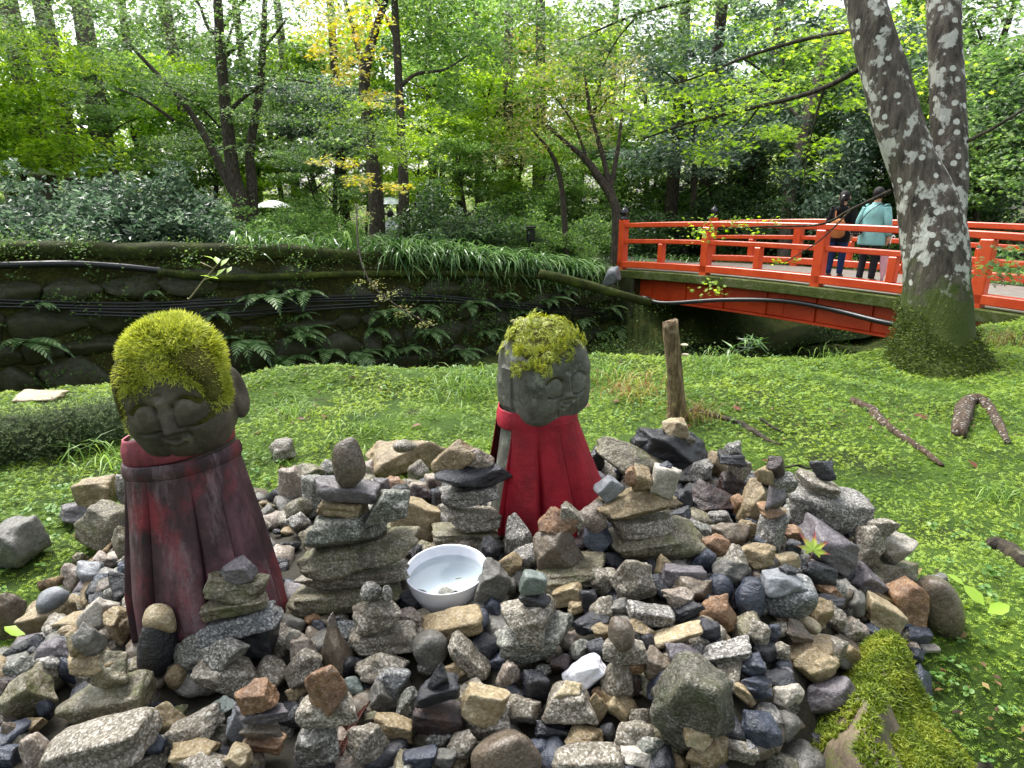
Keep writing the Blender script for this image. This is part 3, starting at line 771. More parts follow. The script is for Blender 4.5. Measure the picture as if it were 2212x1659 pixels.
G 760 1030 120 110 0 R m .|little orange pebble below the white quartz wedge
G 980 180 120 120 0 N m .|small granite above the dull grey flake
"""
def add_stone(line, i):
    spec, label = line.split('|'); zn, cx, cy, w, h, rot, mk, sh, key = spec.split()
    ox, oy, sc = ZONE[zn]; px, py = ox + float(cx) * sc, oy + float(cy) * sc; W, H = float(w) * sc, float(h) * sc; rot = float(rot)
    a = R(rot); Hv = abs(H * math.cos(a)) + .6 * abs(W * math.sin(a))
    if key in CAIRN:
        z2, bx, by = CAIRN[key].split(); o2 = ZONE[z2]; Y = hit(o2[0] + float(bx) * o2[2], o2[1] + float(by) * o2[2], heap_z).y
    elif key.startswith('y'): Y = float(key[1:])
    else: Y = hit(px, py + .30 * Hv, heap_z).y
    p = on_y(px, py, Y); d = depth(p); m = d / FPX
    r = ray(px, py); dip = math.atan2(-r[2], r[1])
    w_, h_ = W * m / 2 * 1.05, H * m / 2 * 1.05
    dep = {'f': .95, 'b': .7, 'r': .85}.get(sh, .78) * (w_ if sh == 'f' else (w_ * h_) ** .5 * 1.05)
    dep = min(dep, .80 * h_ / math.sin(dip)); t = math.sqrt(max(h_ ** 2 - (dep * math.sin(dip)) ** 2, (.45 * h_) ** 2)) / math.cos(dip)
    big = max(W, H) > 62
    if sh in 'mf' and W > 1.9 * H: sh = 'w'
    V = stone_verts(1000 + i * 7, sh, 4 if big else 3) * np.array([w_, dep, t])
    ry = Matrix.Rotation(-a, 3, 'Y') @ Matrix.Rotation(random.uniform(-.08, .08), 3, 'X')
    V = V @ np.array(ry).T
    # fit the outline to the size seen in the picture
    for _ in range(2):
        q = V + np.array(p); dd = q[:, 1] * CP + (CAMZ - q[:, 2]) * SP; u = q[:, 0] / dd * FPX; v = (q[:, 1] * SP - (CAMZ - q[:, 2]) * CP) / dd * FPX
        e1 = u * math.cos(a) + v * math.sin(a); e2 = -u * math.sin(a) + v * math.cos(a)
        s1 = W * 1.11 / np.ptp(e1); s2 = H * (1.27 if key[0] == 'k' else 1.14) / np.ptp(e2)
        Lc = V @ np.array(ry); Lc *= np.array([s1, min(1.25, max(.8, (s1 * s2) ** .5)), s2]); V = Lc @ np.array(ry).T
    k = 'stone' if max(W, H) < 150 else 'boulder'
    o = obj(k, mesh(k, V, ICO[4 if big else 3][1]), RK[mk], loc=p)
    grp = {'k': 'stones of the little cairns', '.': 'loose stones of the heap', 'y': 'loose stones of the heap'}[key[0]]
    return tag(o, label, 'stone', grp)
for i, line in enumerate([l for l in STONES.strip().splitlines() if l.strip()]): add_stone(line, i)
BOWL = hit(970, 1285, heap_z)
# soil and small rubble that fill the heap between the stones above
hx = np.linspace(-1.35, 1.3, 130); hy = np.linspace(.12, 2.1, 100)
HV, HF = grid_mesh(hx, hy, lambda x, y: np.where(heap_in(x, y) > -.1, heap_z(x, y) - .02 - .04 * sstep(.14, .09, np.hypot(x - BOWL.x, y - BOWL.y - .02)), ground_z(x, y) - .08))
tag(obj('soil_mound', mesh('soil_mound', HV, HF), M_soil), kind='structure')
FV, FF, FM, nv = [], [], [], 0; cnt = 0; kinds = list('GNNYOOTESUSSUYBBPVMK')
mats = sorted(set(kinds))
while cnt < 1750:
    x, y = random.uniform(-1.25, 1.1), random.uniform(.2, 1.95)
    if heap_in(x, y) < .03 or math.hypot(x - BOWL.x, y - BOWL.y - .02) < .10: continue
    s = random.choice([.012, .018, .023, .028, .033, .038]) * random.uniform(.8, 1.2); V = stone_verts(90000 + cnt, random.choice('aammb'), 2 if s > .022 else 1)
    F = ICO[2 if s > .022 else 1][1]
    V = V * s * np.array([1, random.uniform(.6, .95), random.uniform(.5, .8)]); V = V @ np.array(Euler((random.uniform(-.6, .6), random.uniform(-.6, .6), random.uniform(0, 6.28))).to_matrix()).T
    V += np.array([x, y, float(heap_z(x, y)) - .012 + random.uniform(-.006, .010)])
    FV.append(V); FF.append(F + nv); FM.append(np.full(len(F), mats.index(random.choice(kinds)))); nv += len(V); cnt += 1
gv = obj('rubble', mesh('rubble', np.concatenate(FV), np.concatenate(FF)))
for k in mats: gv.data.materials.append(RK[k])
gv.data.polygons.foreach_set('material_index', np.concatenate(FM).astype(np.int32))
tag(gv, 'small mixed rubble filling the gaps between the larger stones', 'rubble', kind='stuff')
# ================================================================ the two statues
def lichen_stone(name, a, b, c, lich, amt=.56):
    m = Mat(name); n1 = m.noise(14, 5, .65); n2 = m.noise(90, 5, .75)
    col = m.ramp(m.math(m.math(n1, .6), m.math(n2, .4), 'ADD'), [(.32, a), (.5, b), (.68, c)])
    col = m.mix(col, lich, m.ramp(m.noise(22, 7, .8), [(amt, 0.0), (amt + .1, .6)]))
    return m.bsdf(col, .62, .4, m.bump(n2, .5, .004, m.bump(m.noise(260, 3, .6), .35, .0015)))
M_st1 = lichen_stone('weathered_stone_brown', hexc('#2d2922'), hexc('#4a443a'), hexc('#6a6354'), hexc('#7a765f'), .6)
M_st2 = lichen_stone('weathered_stone_grey', hexc('#34352f'), hexc('#55564e'), hexc('#7a7b70'), hexc('#9aa291'), .55)
def cube_sphere(n):
    V = []; F = []; t = np.tan(np.linspace(-1, 1, n + 1) * math.pi / 4)
    for ax in range(3):
        for sg in (-1, 1):
            U, W = np.meshgrid(t, t); P = np.zeros((n + 1, n + 1, 3)); o1, o2 = (ax + 1) % 3, (ax + 2) % 3
            P[..., ax] = sg; P[..., o1] = U * sg; P[..., o2] = W; k = sum(len(v) for v in V); V.append(P.reshape(-1, 3))
            i = (np.arange(n)[:, None] * (n + 1) + np.arange(n)[None]).reshape(-1) + k; F.append(np.stack([i, i + 1, i + n + 2, i + n + 1], -1))
    V = np.concatenate(V); F = np.concatenate(F)
    key = np.round(V * 1e5).astype(np.int64); _, first, inv = np.unique(key, axis=0, return_index=True, return_inverse=True)
    return V[first], inv.reshape(-1)[F]
CS_V, CS_F = cube_sphere(84)
def seg_dist(P, line):
    d = np.full(len(P), 9.0)
    for a, b in zip(line[:-1], line[1:]):
        a, b = np.array(a), np.array(b); ab = b - a; t = np.clip(((P - a) @ ab) / (ab @ ab), 0, 1); d = np.minimum(d, np.linalg.norm(P - a - t[:, None] * ab, axis=1))
    return d
def arc(x0, x1, z, rise, n=9): return [(x0 + (x1 - x0) * t, z + rise * 4 * t * (1 - t)) for t in np.linspace(0, 1, n)]
def dome(D, pw): return pw - (pw - 2.25) * sstep(-.1, .75, D[:, 2])
def make_head(rx, ry, rz, pw, face, seed):
    """rounded block of stone with a face carved into its -Y side"""
    D = CS_V / np.linalg.norm(CS_V, axis=1)[:, None]
    pw = dome(D, pw); r = (np.abs(D[:, 0]) ** pw + np.abs(D[:, 1]) ** pw + np.abs(D[:, 2]) ** pw) ** (-1 / pw)
    V = D * r[:, None]; kz = V[:, 2]; V[:, 0] *= 1 + .02 * np.clip(-kz, 0, 1) - .05 * np.clip(kz, 0, 1) ** 3
    P = V[:, [0, 2]] * np.array([rx, rz]); front = sstep(.25, .55, -V[:, 1]); dy = np.zeros(len(V))
    dy += .006 * np.exp(-((P[:, 0]) / (.6 * rx)) ** 2 - ((P[:, 1] + .35 * rz) / (.4 * rz)) ** 2)      # cheeks and mouth swell out
    for kind, line, wd, dp in face:
        q = seg_dist(P, [(x * rx, z * rz) for x, z in line]); prof = np.exp(-(q / wd) ** 2)
        dy += (-dp * prof if kind == 'g' else dp * prof) * 1.2
    V = V * np.array([rx, ry, rz]); V[:, 1] -= dy * front
    n = V / np.linalg.norm(V, axis=1)[:, None]; V += n * (.0022 * Wave(seed, 40)(V) + .0012 * Wave(seed + 1, 110)(V))[:, None]
    return V, CS_F
def ear(sgn, rx, rz):
    """long flat lobe with a hollow"""
    D = ICO[4][0]; V = D * np.array([.016, .026, rz * .44]); V[:, 1] *= 1 - .25 * D[:, 2]; hol = np.exp(-((D[:, 1] + .1) / .45) ** 2 - ((D[:, 2] - .1) / .55) ** 2) * (D[:, 0] * sgn > 0)
    V[:, 0] -= sgn * .012 * hol; V += .0016 * Wave(77, 60)(V)[:, None] * D; return V, ICO[4][1]
def blade(curl=.5, seg=3, wd=.09):
    V = []; F = []
    for i in range(seg + 1):
        t = i / seg; wv = wd * (1 - t) ** .8; V += [(-wv, curl * t * t, t * (1 - .3 * curl * t)), (wv, curl * t * t, t * (1 - .3 * curl * t))]
    for i in range(seg): F += [(2 * i, 2 * i + 1, 2 * i + 3), (2 * i, 2 * i + 3, 2 * i + 2)]
    return np.array(V), np.array(F)
M_fur = leaf_mat('moss_fur', [hexc('#54521f'), hexc('#868f33'), hexc('#a8b348'), hexc('#c8ce68')], .35, .55, .3, 1.3, big=24)
M_fern = leaf_mat('fern_moss', [hexc('#6a6326'), hexc('#8b972f'), hexc('#a6b440'), hexc('#c0c85a')], .35, .5, .35, 1.25)
EARTH = plain('moss_mat_soil', hexc('#4a4a1c'), .9, .2, .25, 30, 90, .8, .01)
# --- first statue: mossy cap, faded bib, head tilted
def statue(name, label, foot, yaw, roll, lean, size): 
    t = thing(name, label, 'statue', foot); t.rotation_euler = (0, lean, yaw); return t
S1F = hit(472, 1330, heap_z); S1F.z -= .02
s1 = thing('stone_statue', 'smiling stone statue with thick moss hair and faded purple bib', 'statue', S1F); s1.rotation_euler = (R(-2), R(-4), R(-3))
S2F = hit(1170, 1108, heap_z); S2F.z -= .015
s2 = thing('stone_statue', 'smiling stone statue with ferny moss hair and bright red bib', 'statue', S2F); s2.rotation_euler = (R(0), R(-3), 0)
def sc1(px): return px * depth(S1F) / FPX
def sc2(px): return px * depth(S2F) / FPX
def cone_ring(th, h, prof, sq):
    rx, ry = prof(h); c, s = np.cos(th), np.sin(th); e = 2 / sq
    return rx * np.sign(s) * np.abs(s) ** e, -ry * np.sign(c) * np.abs(c) ** e          # theta 0 faces -Y
def surf(fn, u, v):
    U, Vv = np.meshgrid(u, v); P = fn(U, Vv); nu, nv = len(u), len(v)
    i = (np.arange(nv - 1)[:, None] * nu + np.arange(nu - 1)[None]).reshape(-1)
    return P.reshape(-1, 3), np.stack([i, i + 1, i + nu + 1, i + nu], -1)
H1, H2 = .385, .282      # shoulder heights
def prof1(h): t = np.clip(h / H1, 0, 1); return .106 - .022 * t ** 1.3, .090 - .018 * t ** 1.3
def prof2(h): t = np.clip(h / H2, 0, 1); return .120 - .044 * t ** 1.1, .098 - .034 * t ** 1.1
def body(prof, H, mat, parent, seed):
    u = np.linspace(0, 2 * math.pi, 73); v = np.linspace(0, H, 26); wv = Wave(seed, 14)
    def fn(U, Vv):
        x, y = cone_ring(U, Vv, prof, 2.5); P = np.stack([x, y, Vv], -1); k = 1 + .02 * wv(P); P[..., 0] *= k; P[..., 1] *= k; return P
    V, F = surf(fn, u, v); n = len(V); V = np.concatenate([V, [[0, 0, H + .01]]]); top = n - 73
    return obj('body', mesh('body', V, [tuple(f) for f in F] + [(top + i, top + i + 1, n) for i in range(72)]), mat, parent)
body(prof1, H1, M_st1, s1, 31); body(prof2, H2, M_st2, s2, 32)
def knife(th, n, ph=0.0):
    x = (th / (2 * math.pi) * n + ph) % 1.0; return (.45 + .55 * x) * (1 - np.exp(-(np.minimum(x, 1 - x) / .045) ** 2))
def bib(prof, H, th0, th1, hem, npl, amp, mat, parent, seed, off=.008, skew=0.0, hemfn=None, ph=0.0, flare=0.0):
    u = np.linspace(th0, th1, 480); v = np.linspace(0, 1, 44); wv = Wave(seed, 12); wf = Wave(seed + 1, 30)
    def fn(U, T):
        hm = hem if hemfn is None else hemfn(U); h = H * 1.0 - T * (H - hm)
        Us = U + skew * T; x, y = cone_ring(Us, h, prof, 2.4); P0_ = np.stack([x, y, h], -1)
        pl = knife(U + .05 * np.sin(3.1 * U + seed) + .03 * np.sin(7.3 * U + seed * 2), npl, ph) * amp * np.clip((T - .06) * 1.5, 0.0, 1) + off + .003 * wv(P0_) * (.3 + T) + .0009 * wf(P0_) + flare * T ** 2
        rr = np.hypot(x, y) + 1e-6; P = np.stack([x * (1 + pl / rr), y * (1 + pl / rr), h], -1); return P
    o = obj('bib', mesh('bib', *surf(fn, u, v)), mat, parent)
    sd = o.modifiers.new('thickness', 'SOLIDIFY'); sd.thickness = .0025; sd.offset = -1
    return o
def band(prof, h0, h1, th0, th1, mat, parent, off, name='bib_collar', tilt=0.0, seed=3, roundness=.003):
    u = np.linspace(th0, th1, 140); v = np.linspace(0, 1, 12); wv = Wave(seed, 25)
    def fn(U, T):
        h = h0 + (h1 - h0) * T + tilt * np.sin(U); x, y = cone_ring(U, np.clip(h, 0, 9), prof, 2.3); rr = np.hypot(x, y) + 1e-6
        k = off + roundness * np.sin(math.pi * T) + .0016 * wv(np.stack([x, y, h], -1)); return np.stack([x * (1 + k / rr), y * (1 + k / rr), h], -1)
    o = obj(name, mesh(name, *surf(fn, u, v)), mat, parent); sd = o.modifiers.new('thickness', 'SOLIDIFY'); sd.thickness = .003; sd.offset = -1; return o
def cloth(name, cols, patch=None, wear=None, weave=1400):
    m = Mat(name); n = m.noise(9, 5, .7, offset=False, stretch=(1, 1, .45)); c = m.ramp(n, [(.34, cols[0]), (.5, cols[1]), (.66, cols[2])])
    if patch: c = m.mix(c, patch, m.ramp(m.noise(13, 5, .65, .2, offset=False, stretch=(1, 1, .55)), [(.52, 0.0), (.72, .75)]))
    if wear: c = m.mix(c, wear, m.ramp(m.noise(16, 6, .75, offset=False, stretch=(1.4, 1.4, .3)), [(.54, 0.0), (.72, .7)]))
    wv = m.n('TexWave'); wv.inputs['Scale'].default_value = weave * .12; wv.inputs['Distortion'].default_value = 2; m.l(m.coord(False), wv.inputs['Vector'])
    return m.bsdf(c, .62, .3, m.bump(wv.outputs['Fac'], .12, .0015, m.bump(m.noise(50, 4, .7, offset=False), .4, .006)))
M_bib1 = cloth('faded_bib_cloth', [hexc('#251c1f'), hexc('#473238'), hexc('#6d4d55')], hexc('#8c2f38'), hexc('#85747a'))
M_bib1c = cloth('faded_collar_cloth', [hexc('#5a2a33'), hexc('#853f4a'), hexc('#a26a70')], hexc('#a13a48'))
M_bib2 = cloth('red_bib_cloth', [hexc('#620c18'), hexc('#820f1f'), hexc('#9c1a2c')])
M_bib2d = cloth('red_collar_cloth', [hexc('#741421'), hexc('#951a2c'), hexc('#a8283b')])
def hem1(U): return .035 + .02 * np.sin(U * 2.2 + 1) - .03 * np.clip(U - .9, 0, .5)
bib(prof1, H1 - .03, -1.9, 1.75, .03, 11, .028, M_bib1, s1, 41, off=.006, skew=-.12, hemfn=hem1, ph=.3, flare=.006)
band(prof1, H1 - .052, H1 - .026, -1.95, 1.8, M_bib1, s1, .0095, tilt=.008)
band(prof1, H1 - .028, H1 + .022, -1.5, 1.8, M_bib1c, s1, .004, name='neckerchief', tilt=.014, roundness=.005)
bib(prof2, H2 - .02, -.62, 1.75, .02, 12, .026, M_bib2, s2, 43, off=.007, ph=.15, flare=.006)
band(prof2, H2 - .036, H2 + .004, -2.3, 2.3, M_bib2d, s2, .0085, tilt=-.002)
bib(prof2, H2 - .02, -2.6, -1.55, .03, 15, .010, M_bib2, s2, 44, off=.008, ph=.15, flare=.012).name = 'bib_side_panel'
# --- heads
FACE1 = [('g', arc(-.66, -.13, .20, .13), .0046, .0055), ('g', arc(.15, .66, .20, .13), .0046, .0055),          # brows
         ('g', arc(-.62, -.17, -.16, -.04), .0028, .0052), ('g', arc(.18, .66, -.16, -.04), .0028, .0052),        # closed eyes
         ('r', arc(-.52, -.22, .03, .06), .016, .0013), ('r', arc(.22, .55, .03, .06), .016, .0013),                # lids
         ('r', [(0, .34), (0, .1), (0, -.14)], .0075, .0085), ('r', [(-.06, -.16), (.06, -.16)], .009, .0065),    # nose
         ('g', [(-.16, -.27), (.17, -.27)], .0032, .0032), ('g', arc(-.22, .24, -.30, -.10), .0036, .0052), ('g', arc(-.15, .16, -.46, -.05), .004, .0035),
         ('r', arc(-.15, .16, -.38, -.06), .006, .0035), ('g', [(-.14, .26), (-.13, -.14)], .0028, .003), ('g', [(.14, .26), (.13, -.14)], .0028, .003),
         ('g', [(-.24, -.22), (-.31, -.5), (-.25, -.72)], .004, .0028), ('g', [(.26, -.22), (.34, -.5), (.28, -.72)], .004, .0028), ('g', [(-.02, .44), (.02, .44)], .0035, .004)]
def head_at(parent, name, px, py, rx, ry, rz, pw, face, mat, yaw, pitch, roll, seed, foot):
    c = on_y(px, py, foot.y - .005); o = obj(name, mesh(name, *make_head(rx, ry, rz, pw, face, seed)), mat)
    o.rotation_euler = Euler((pitch, roll, yaw), 'XYZ'); o.location = c
    bpy.context.view_layer.update(); mw_ = o.matrix_world.copy(); o.parent = parent; o.matrix_parent_inverse = parent.matrix_world.inverted(); o.matrix_world = mw_
    return o
bpy.context.view_layer.update()
h1 = head_at(s1, 'head', 386, 838, .079, .084, .112, 3.5, [(k_, [(x, z * .86 - .20) for x, z in l_], wd, dp) for k_, l_, wd, dp in FACE1], M_st1, R(10), R(6), R(-9), 51, S1F)
h2 = head_at(s2, 'head', 1172, 800, .087, .084, .110, 4.0, [(k, [(x * .86, z * .80 - .14) for x, z in l], wd * .75, dp * .8) for k, l, wd, dp in FACE1], M_st2, R(34), R(4), R(-4), 55, S2F)
for sg in (-1, 1):
    e = obj('ear', mesh('ear', *ear(sg, .079, .112)), M_st1, h1, (sg * .079, .026, -.036))
    e.rotation_euler = (0, 0, R(-14 * sg))
# earlobe block and chisel marks on the side of the second head
ev, ef = MB().box((0, 0, 0), (.016, .046, .10), bev=.0078).get(); obj('ear', mesh('ear', np.array(ev) + .002 * Wave(5, 70)(np.array(ev))[:, None], ef, smooth=False), M_st2, h2, (-.086, .004, -.02))
# --- moss hair
def cap_points(n, rx, ry, rz, pw, edge, seed, grow=1.0):
    g = np.random.default_rng(seed); D = g.normal(size=(n * 4, 3)); D /= np.linalg.norm(D, axis=1)[:, None]
    pw = dome(D, pw); r = (np.abs(D[:, 0]) ** pw + np.abs(D[:, 1]) ** pw + np.abs(D[:, 2]) ** pw) ** (-1 / pw); V = D * r[:, None] * np.array([rx, ry, rz]) * grow
    az = np.arctan2(D[:, 0], -D[:, 1]); keep = V[:, 2] / rz > edge(az) + .05 * g.normal(size=len(V)); V, D = V[keep][:n], D[keep][:n]
    N = V / np.array([rx, ry, rz]) ** 2; N /= np.linalg.norm(N, axis=1)[:, None]; return V, N, g
def edge1(az): return .30 + .05 * np.sin(az * 3 + 1) + .04 * np.sin(az * 7) - .50 * sstep(.62, .85, np.abs(az)) * sstep(2.2, 1.2, np.abs(az)) + .08 * np.exp(-((az - .1) / .3) ** 2)
def hair1():
    V, N, g = cap_points(34000, .079, .084, .112, 3.5, edge1, 9, 1.005); n = len(V)
    down = np.array([0, 0, -1.0]); side = N * .75 + down * (.55 + .5 * (1 - N[:, 2:3])) + g.normal(scale=.32, size=(n, 3)); top = N[:, 2:3] > .55
    Dd = np.where(top, N + g.normal(scale=.42, size=(n, 3)), side)
    lump = 1 + .4 * Wave(14, 30)(V); Dd = Dd + .5 * np.stack([Wave(61, 45)(V), Wave(62, 45)(V), Wave(63, 45)(V)], -1)
    return scatter(*blade(.6, 2, .13), V - N * .003, frames(Dd, g.uniform(0, 6.28, n)), g.uniform(.010, .019, n) * lump)
hv, hf = hair1(); mh = obj('moss_hair', mesh('moss_hair', hv, hf, smooth=False), M_fur, h1)
D = ICO[4][0]; pq = dome(D, 3.5); r = (np.abs(D) ** pq[:, None]).sum(1) ** (-1 / pq); cv = D * r[:, None]; keep_edge = edge1(np.arctan2(D[:, 0], -D[:, 1])) + .10
cv = cv * np.where(cv[:, 2] > keep_edge, 1.03, .95)[:, None] * np.array([.079, .084, .112]) + D * .003 * Wave(15, 34)(D * .11)[:, None]
obj('moss_cushion', mesh('moss_cushion', cv, ICO[4][1]), EARTH, mh)
def edge2(az): return .60 + .10 * np.sin(az * 2.2 + .6) + .08 * np.sin(az * 5 + 2) - .16 * np.exp(-((az + .35) / .14) ** 2) - .10 * np.exp(-((az - .25) / .1) ** 2) - .14 * np.exp(-((az + 1.1) / .5) ** 2)
V, N, gg = cap_points(420, .087, .084, .110, 4.0, edge2, 19, 1.01); n = len(V)
Dd = N * 1.0 + np.array([0, 0, -.35]) * (1 - N[:, 2:3]) + gg.normal(scale=.3, size=(n, 3))
def spray():
    """forked, drooping frond of fern moss: a stem with leafy side fingers"""
    V, F = frond(5, .55); V2 = V * .62; out = [V]; fs = [F]; k = len(V)
    for s in (-1, 1):
        a = s * .75; Mx = np.array([[math.cos(a), -math.sin(a), 0], [math.sin(a), math.cos(a), 0], [0, 0, 1]]); W_ = V2 @ Mx.T + np.array([0, .22, .05]); out.append(W_); fs.append(F + k); k += len(V)
    return np.concatenate(out), np.concatenate(fs)
Mf = frames(Dd, gg.uniform(0, 6.28, n))
sv, sf = scatter(*spray(), V, Mf, gg.uniform(.022, .040, n)); mh2 = obj('moss_hair', mesh('moss_hair', sv, sf, smooth=False), M_fern, h2)
pq = dome(D, 4.0); cv = D * ((np.abs(D) ** pq[:, None]).sum(1) ** (-1 / pq))[:, None]; cv = cv * np.where(cv[:, 2] > edge2(np.arctan2(D[:, 0], -D[:, 1])) + .14, 1.05, .95)[:, None] * np.array([.087, .084, .110])
obj('moss_cushion', mesh('moss_cushion', cv, ICO[4][1]), EARTH, mh2)
# seedling on the first statue's crown
sl = MB(); sd0 = h1.matrix_world.inverted() @ on_y(405, 645, S1F.y)
P1, P2, P3, P4 = [h1.matrix_world.inverted() @ on_y(x, y, S1F.y) for x, y in ((412, 642), (440, 605), (462, 580), (478, 560))]
sl.tube(smooth_line([sd0, P1, P2, P3, P4], 12), np.linspace(.0014, .0007, 12), 6); sl.tube([P2, P2 + Vector((.03, -.01, .006))], [.001, .0006], 5); sl.tube([P3, P3 + Vector((-.02, .01, .012))], [.001, .0006], 5)
M_twig = plain('pale_twig', hexc('#8b8464'), .6, .3, .1, 40)
sg_ = sl.build('seedling', M_twig, h1, smooth=True)
lv = []; lf = []
for (px, py, s, yw) in ((468, 562, .012, .4), (485, 566, .011, -.6), (452, 556, .011, 1.4), (476, 588, .011, -.9), (495, 583, .009, -.3), (446, 597, .010, 1.8), (462, 600, .009, 2.6)):
    p = h1.matrix_world.inverted() @ on_y(px, py, S1F.y - .004); LV = np.array([(0, -.9, 0), (.45, 0, .12), (0, 1.0, -.1), (-.45, 0, .12), (0, 0, .0)]) * s
    LV = LV @ np.array(Euler((.5, .3, yw)).to_matrix()).T + np.array(p); k = len(lv) * 5; lv.append(LV); lf += [(k, k + 1, k + 4), (k + 1, k + 2, k + 4), (k + 2, k + 3, k + 4), (k + 3, k, k + 4)]
obj('leaf', mesh('leaf', np.concatenate(lv), lf), leaf_mat('seedling_leaf', [hexc('#7ea03f'), hexc('#a3bf62')], .4), sg_)
# ================================================================ white bowl of water
BC = on_y(970, 1297, hit(970, 1285, heap_z).y); bd = depth(BC); br = 88 * bd / FPX
bowl = thing('bowl', 'white plastic bowl of water standing among the stones', 'bowl', BC); bowl.rotation_euler = (R(3), R(-2), 0)
mb = Mat('white_melamine'); mb.bsdf(hexc('#e6e8f2'), .22, .5)
pr = [(0, .003), (.45, .003), (.5, 0), (.58, 0), (.60, .06), (.78, .28), (.92, .62), (.975, .93), (.995, 1.0), (1.0, 1.02), (.985, 1.035), (.965, 1.02), (.95, .95), (.90, .64), (.77, .33), (.58, .13), (.3, .07), (0, .06)]
hh = br * .92
MB().lathe([(r_ * br, z_ * hh) for r_, z_ in pr], 64).build('shell', mb.m, bowl, smooth=True)
mwat = Mat('clear_water'); tr = mwat.n('BsdfTransparent'); tr.inputs[0].default_value = (.86, .93, .92, 1); gl = mwat.n('BsdfGlossy'); gl.inputs['Roughness'].default_value = .03
fr = mwat.n('Fresnel'); fr.inputs['IOR'].default_value = 1.33; mx = mwat.n('MixShader'); mwat.l(fr.outputs[0], mx.inputs[0]); mwat.l(tr.outputs[0], mx.inputs[1]); mwat.l(gl.outputs[0], mx.inputs[2]); mwat.l(mx.outputs[0], mwat.out.inputs[0])
MB().lathe([(.93 * br, .74 * hh), (.5 * br, .741 * hh), (0.0001, .741 * hh)], 64).build('water', mwat.m, bowl, smooth=True)
hd = MB(); hd.box((-br * 1.06, .0, hh * .96), (br * .22, br * .34, .004), bev=.0015); hd.build('rim_tab', mb.m, bowl)
tw = MB(); tw.tube([(.015, -.01, .75 * hh), (.026, -.006, .752 * hh)], [.0012, .0008], 5); tag(tw.build('floating_twig', M_twig, None), 'tiny twig floating in the white bowl', 'twig').location = BC
# ================================================================ red bridge
def lacquer(name, a, b, rough=.32):
    m = Mat(name); n = m.noise(3, 5, .65, offset=False); c = m.ramp(n, [(.35, a), (.65, b)])
    c = m.mix(c, hexc('#5a2418'), m.ramp(m.noise(26, 7, .8, offset=False), [(.66, 0.0), (.76, .55)]))
    return m.bsdf(c, rough, .5, m.bump(m.noise(40, 4, .6, offset=False), .15, .004))
M_red = lacquer('vermilion_paint', hexc('#c5401c'), hexc('#d9552b')); M_red2 = lacquer('girder_paint', hexc('#a8330f'), hexc('#c24417'), .45)
M_blackm = plain('black_metal', hexc('#15161a'), .25, .6, .1, 10)
M_conc = moss_mat('mossy_concrete', [hexc('#2b3014'), hexc('#4a5524'), hexc('#6f6f58')], 20)
M_deck = plain('deck_surface', hexc('#7d7971'), .5, .4, .12, 5, 120, .4, .004)
def arch(s): t = np.clip(s / BLEN, -.1, 1.1); return .13 * 4 * t * (1 - t)
def bp(s, n, z): q = P0 + BU * s + BN * n; return np.array([q[0], q[1], z + float(arch(s))])
bridge = thing('bridge', 'arched vermilion footbridge crossing the ravine', 'bridge', (P0[0], P0[1], 0)); BO = np.array([P0[0], P0[1], 0])
def beam(name, s0, s1, n0, z0, z1, wd, mat, parent, nseg=24, bev=.012):
    """a rail that follows the arch: rectangular section with chamfered edges"""
    V = []; F = []; sec = [(-wd / 2 + bev, z0), (wd / 2 - bev, z0), (wd / 2, z0 + bev), (wd / 2, z1 - bev), (wd / 2 - bev, z1), (-wd / 2 + bev, z1), (-wd / 2, z1 - bev), (-wd / 2, z0 + bev)]
    for s in np.linspace(s0, s1, nseg + 1):
        for (n, z) in sec: V.append(bp(s, n0 + n, z) - BO)
    for i in range(nseg):
        for k in range(8): F.append((i * 8 + k, i * 8 + (k + 1) % 8, (i + 1) * 8 + (k + 1) % 8, (i + 1) * 8 + k))
    F += [tuple(range(7, -1, -1)), tuple(nseg * 8 + k for k in range(8))]
    return obj(name, mesh(name, V, F, smooth=False), mat, parent)
BM = Matrix(((BU[0], BN[0], 0), (BU[1], BN[1], 0), (0, 0, 1)))
def post(name, s, n, z0, z1, wd, parent, mat=M_red):
    c = bp(s, n, (z0 + z1) / 2) - BO; return MB().box(c, (wd, wd, z1 - z0), BM, bev=.014).build(name, mat, parent)
beam('deck', -.1, BLEN + .1, BWID / 2, -.10, -.005, BWID - .3, M_deck, bridge)
for n0 in (0, BWID):
    sl_ = beam('deck_edge', -.05, BLEN + .05, n0, -.19, -.02, .36, M_conc, bridge)
    beam('girder', .35, BLEN - .35, n0 + (.1 if n0 == 0 else -.1), -.64, -.195, .05, M_red2, bridge)
    beam('girder_flange', .35, BLEN - .35, n0 + (.1 if n0 == 0 else -.1), -.675, -.641, .22, M_red2, bridge, bev=.004)
    beam('bottom_rail', -.08, BLEN + .08, n0, .03, .17, .17, M_red, bridge)
    beam('middle_rail', -.08, BLEN + .08, n0, .56, .65, .10, M_red, bridge)
    beam('top_rail', -.10, BLEN + .10, n0, .90, 1.0, .13, M_red, bridge)
    for i in range(5):
        s = i * BLEN / 4; end = i in (0, 4)
        p_ = post('post', s, n0, -.04, 1.08 if end else .899, .17, bridge)
        if end:
            c = bp(s, n0, 1.08) - BO
            MB().lathe([(.0, 0), (.095, 0), (.10, .02), (.08, .04), (.062, .06), (.062, .085), (.098, .11), (.105, .15), (.09, .2), (.05, .235), (.02, .26), (.012, .285), (0, .29)], 20, c).build('finial', M_blackm, p_, smooth=True)
        if i < 4: post('short_post', s + BLEN / 8, n0, .171, .559, .13, bridge)
for i in range(9):                                               # web stiffeners and a riveted splice on the near girder
    s = .9 + i * (BLEN - 1.8) / 8; c = bp(s, .055, -.42) - BO; MB().box(c, (.025, .05, .44), BM, bev=.003).build('stiffener', M_red2, bridge)
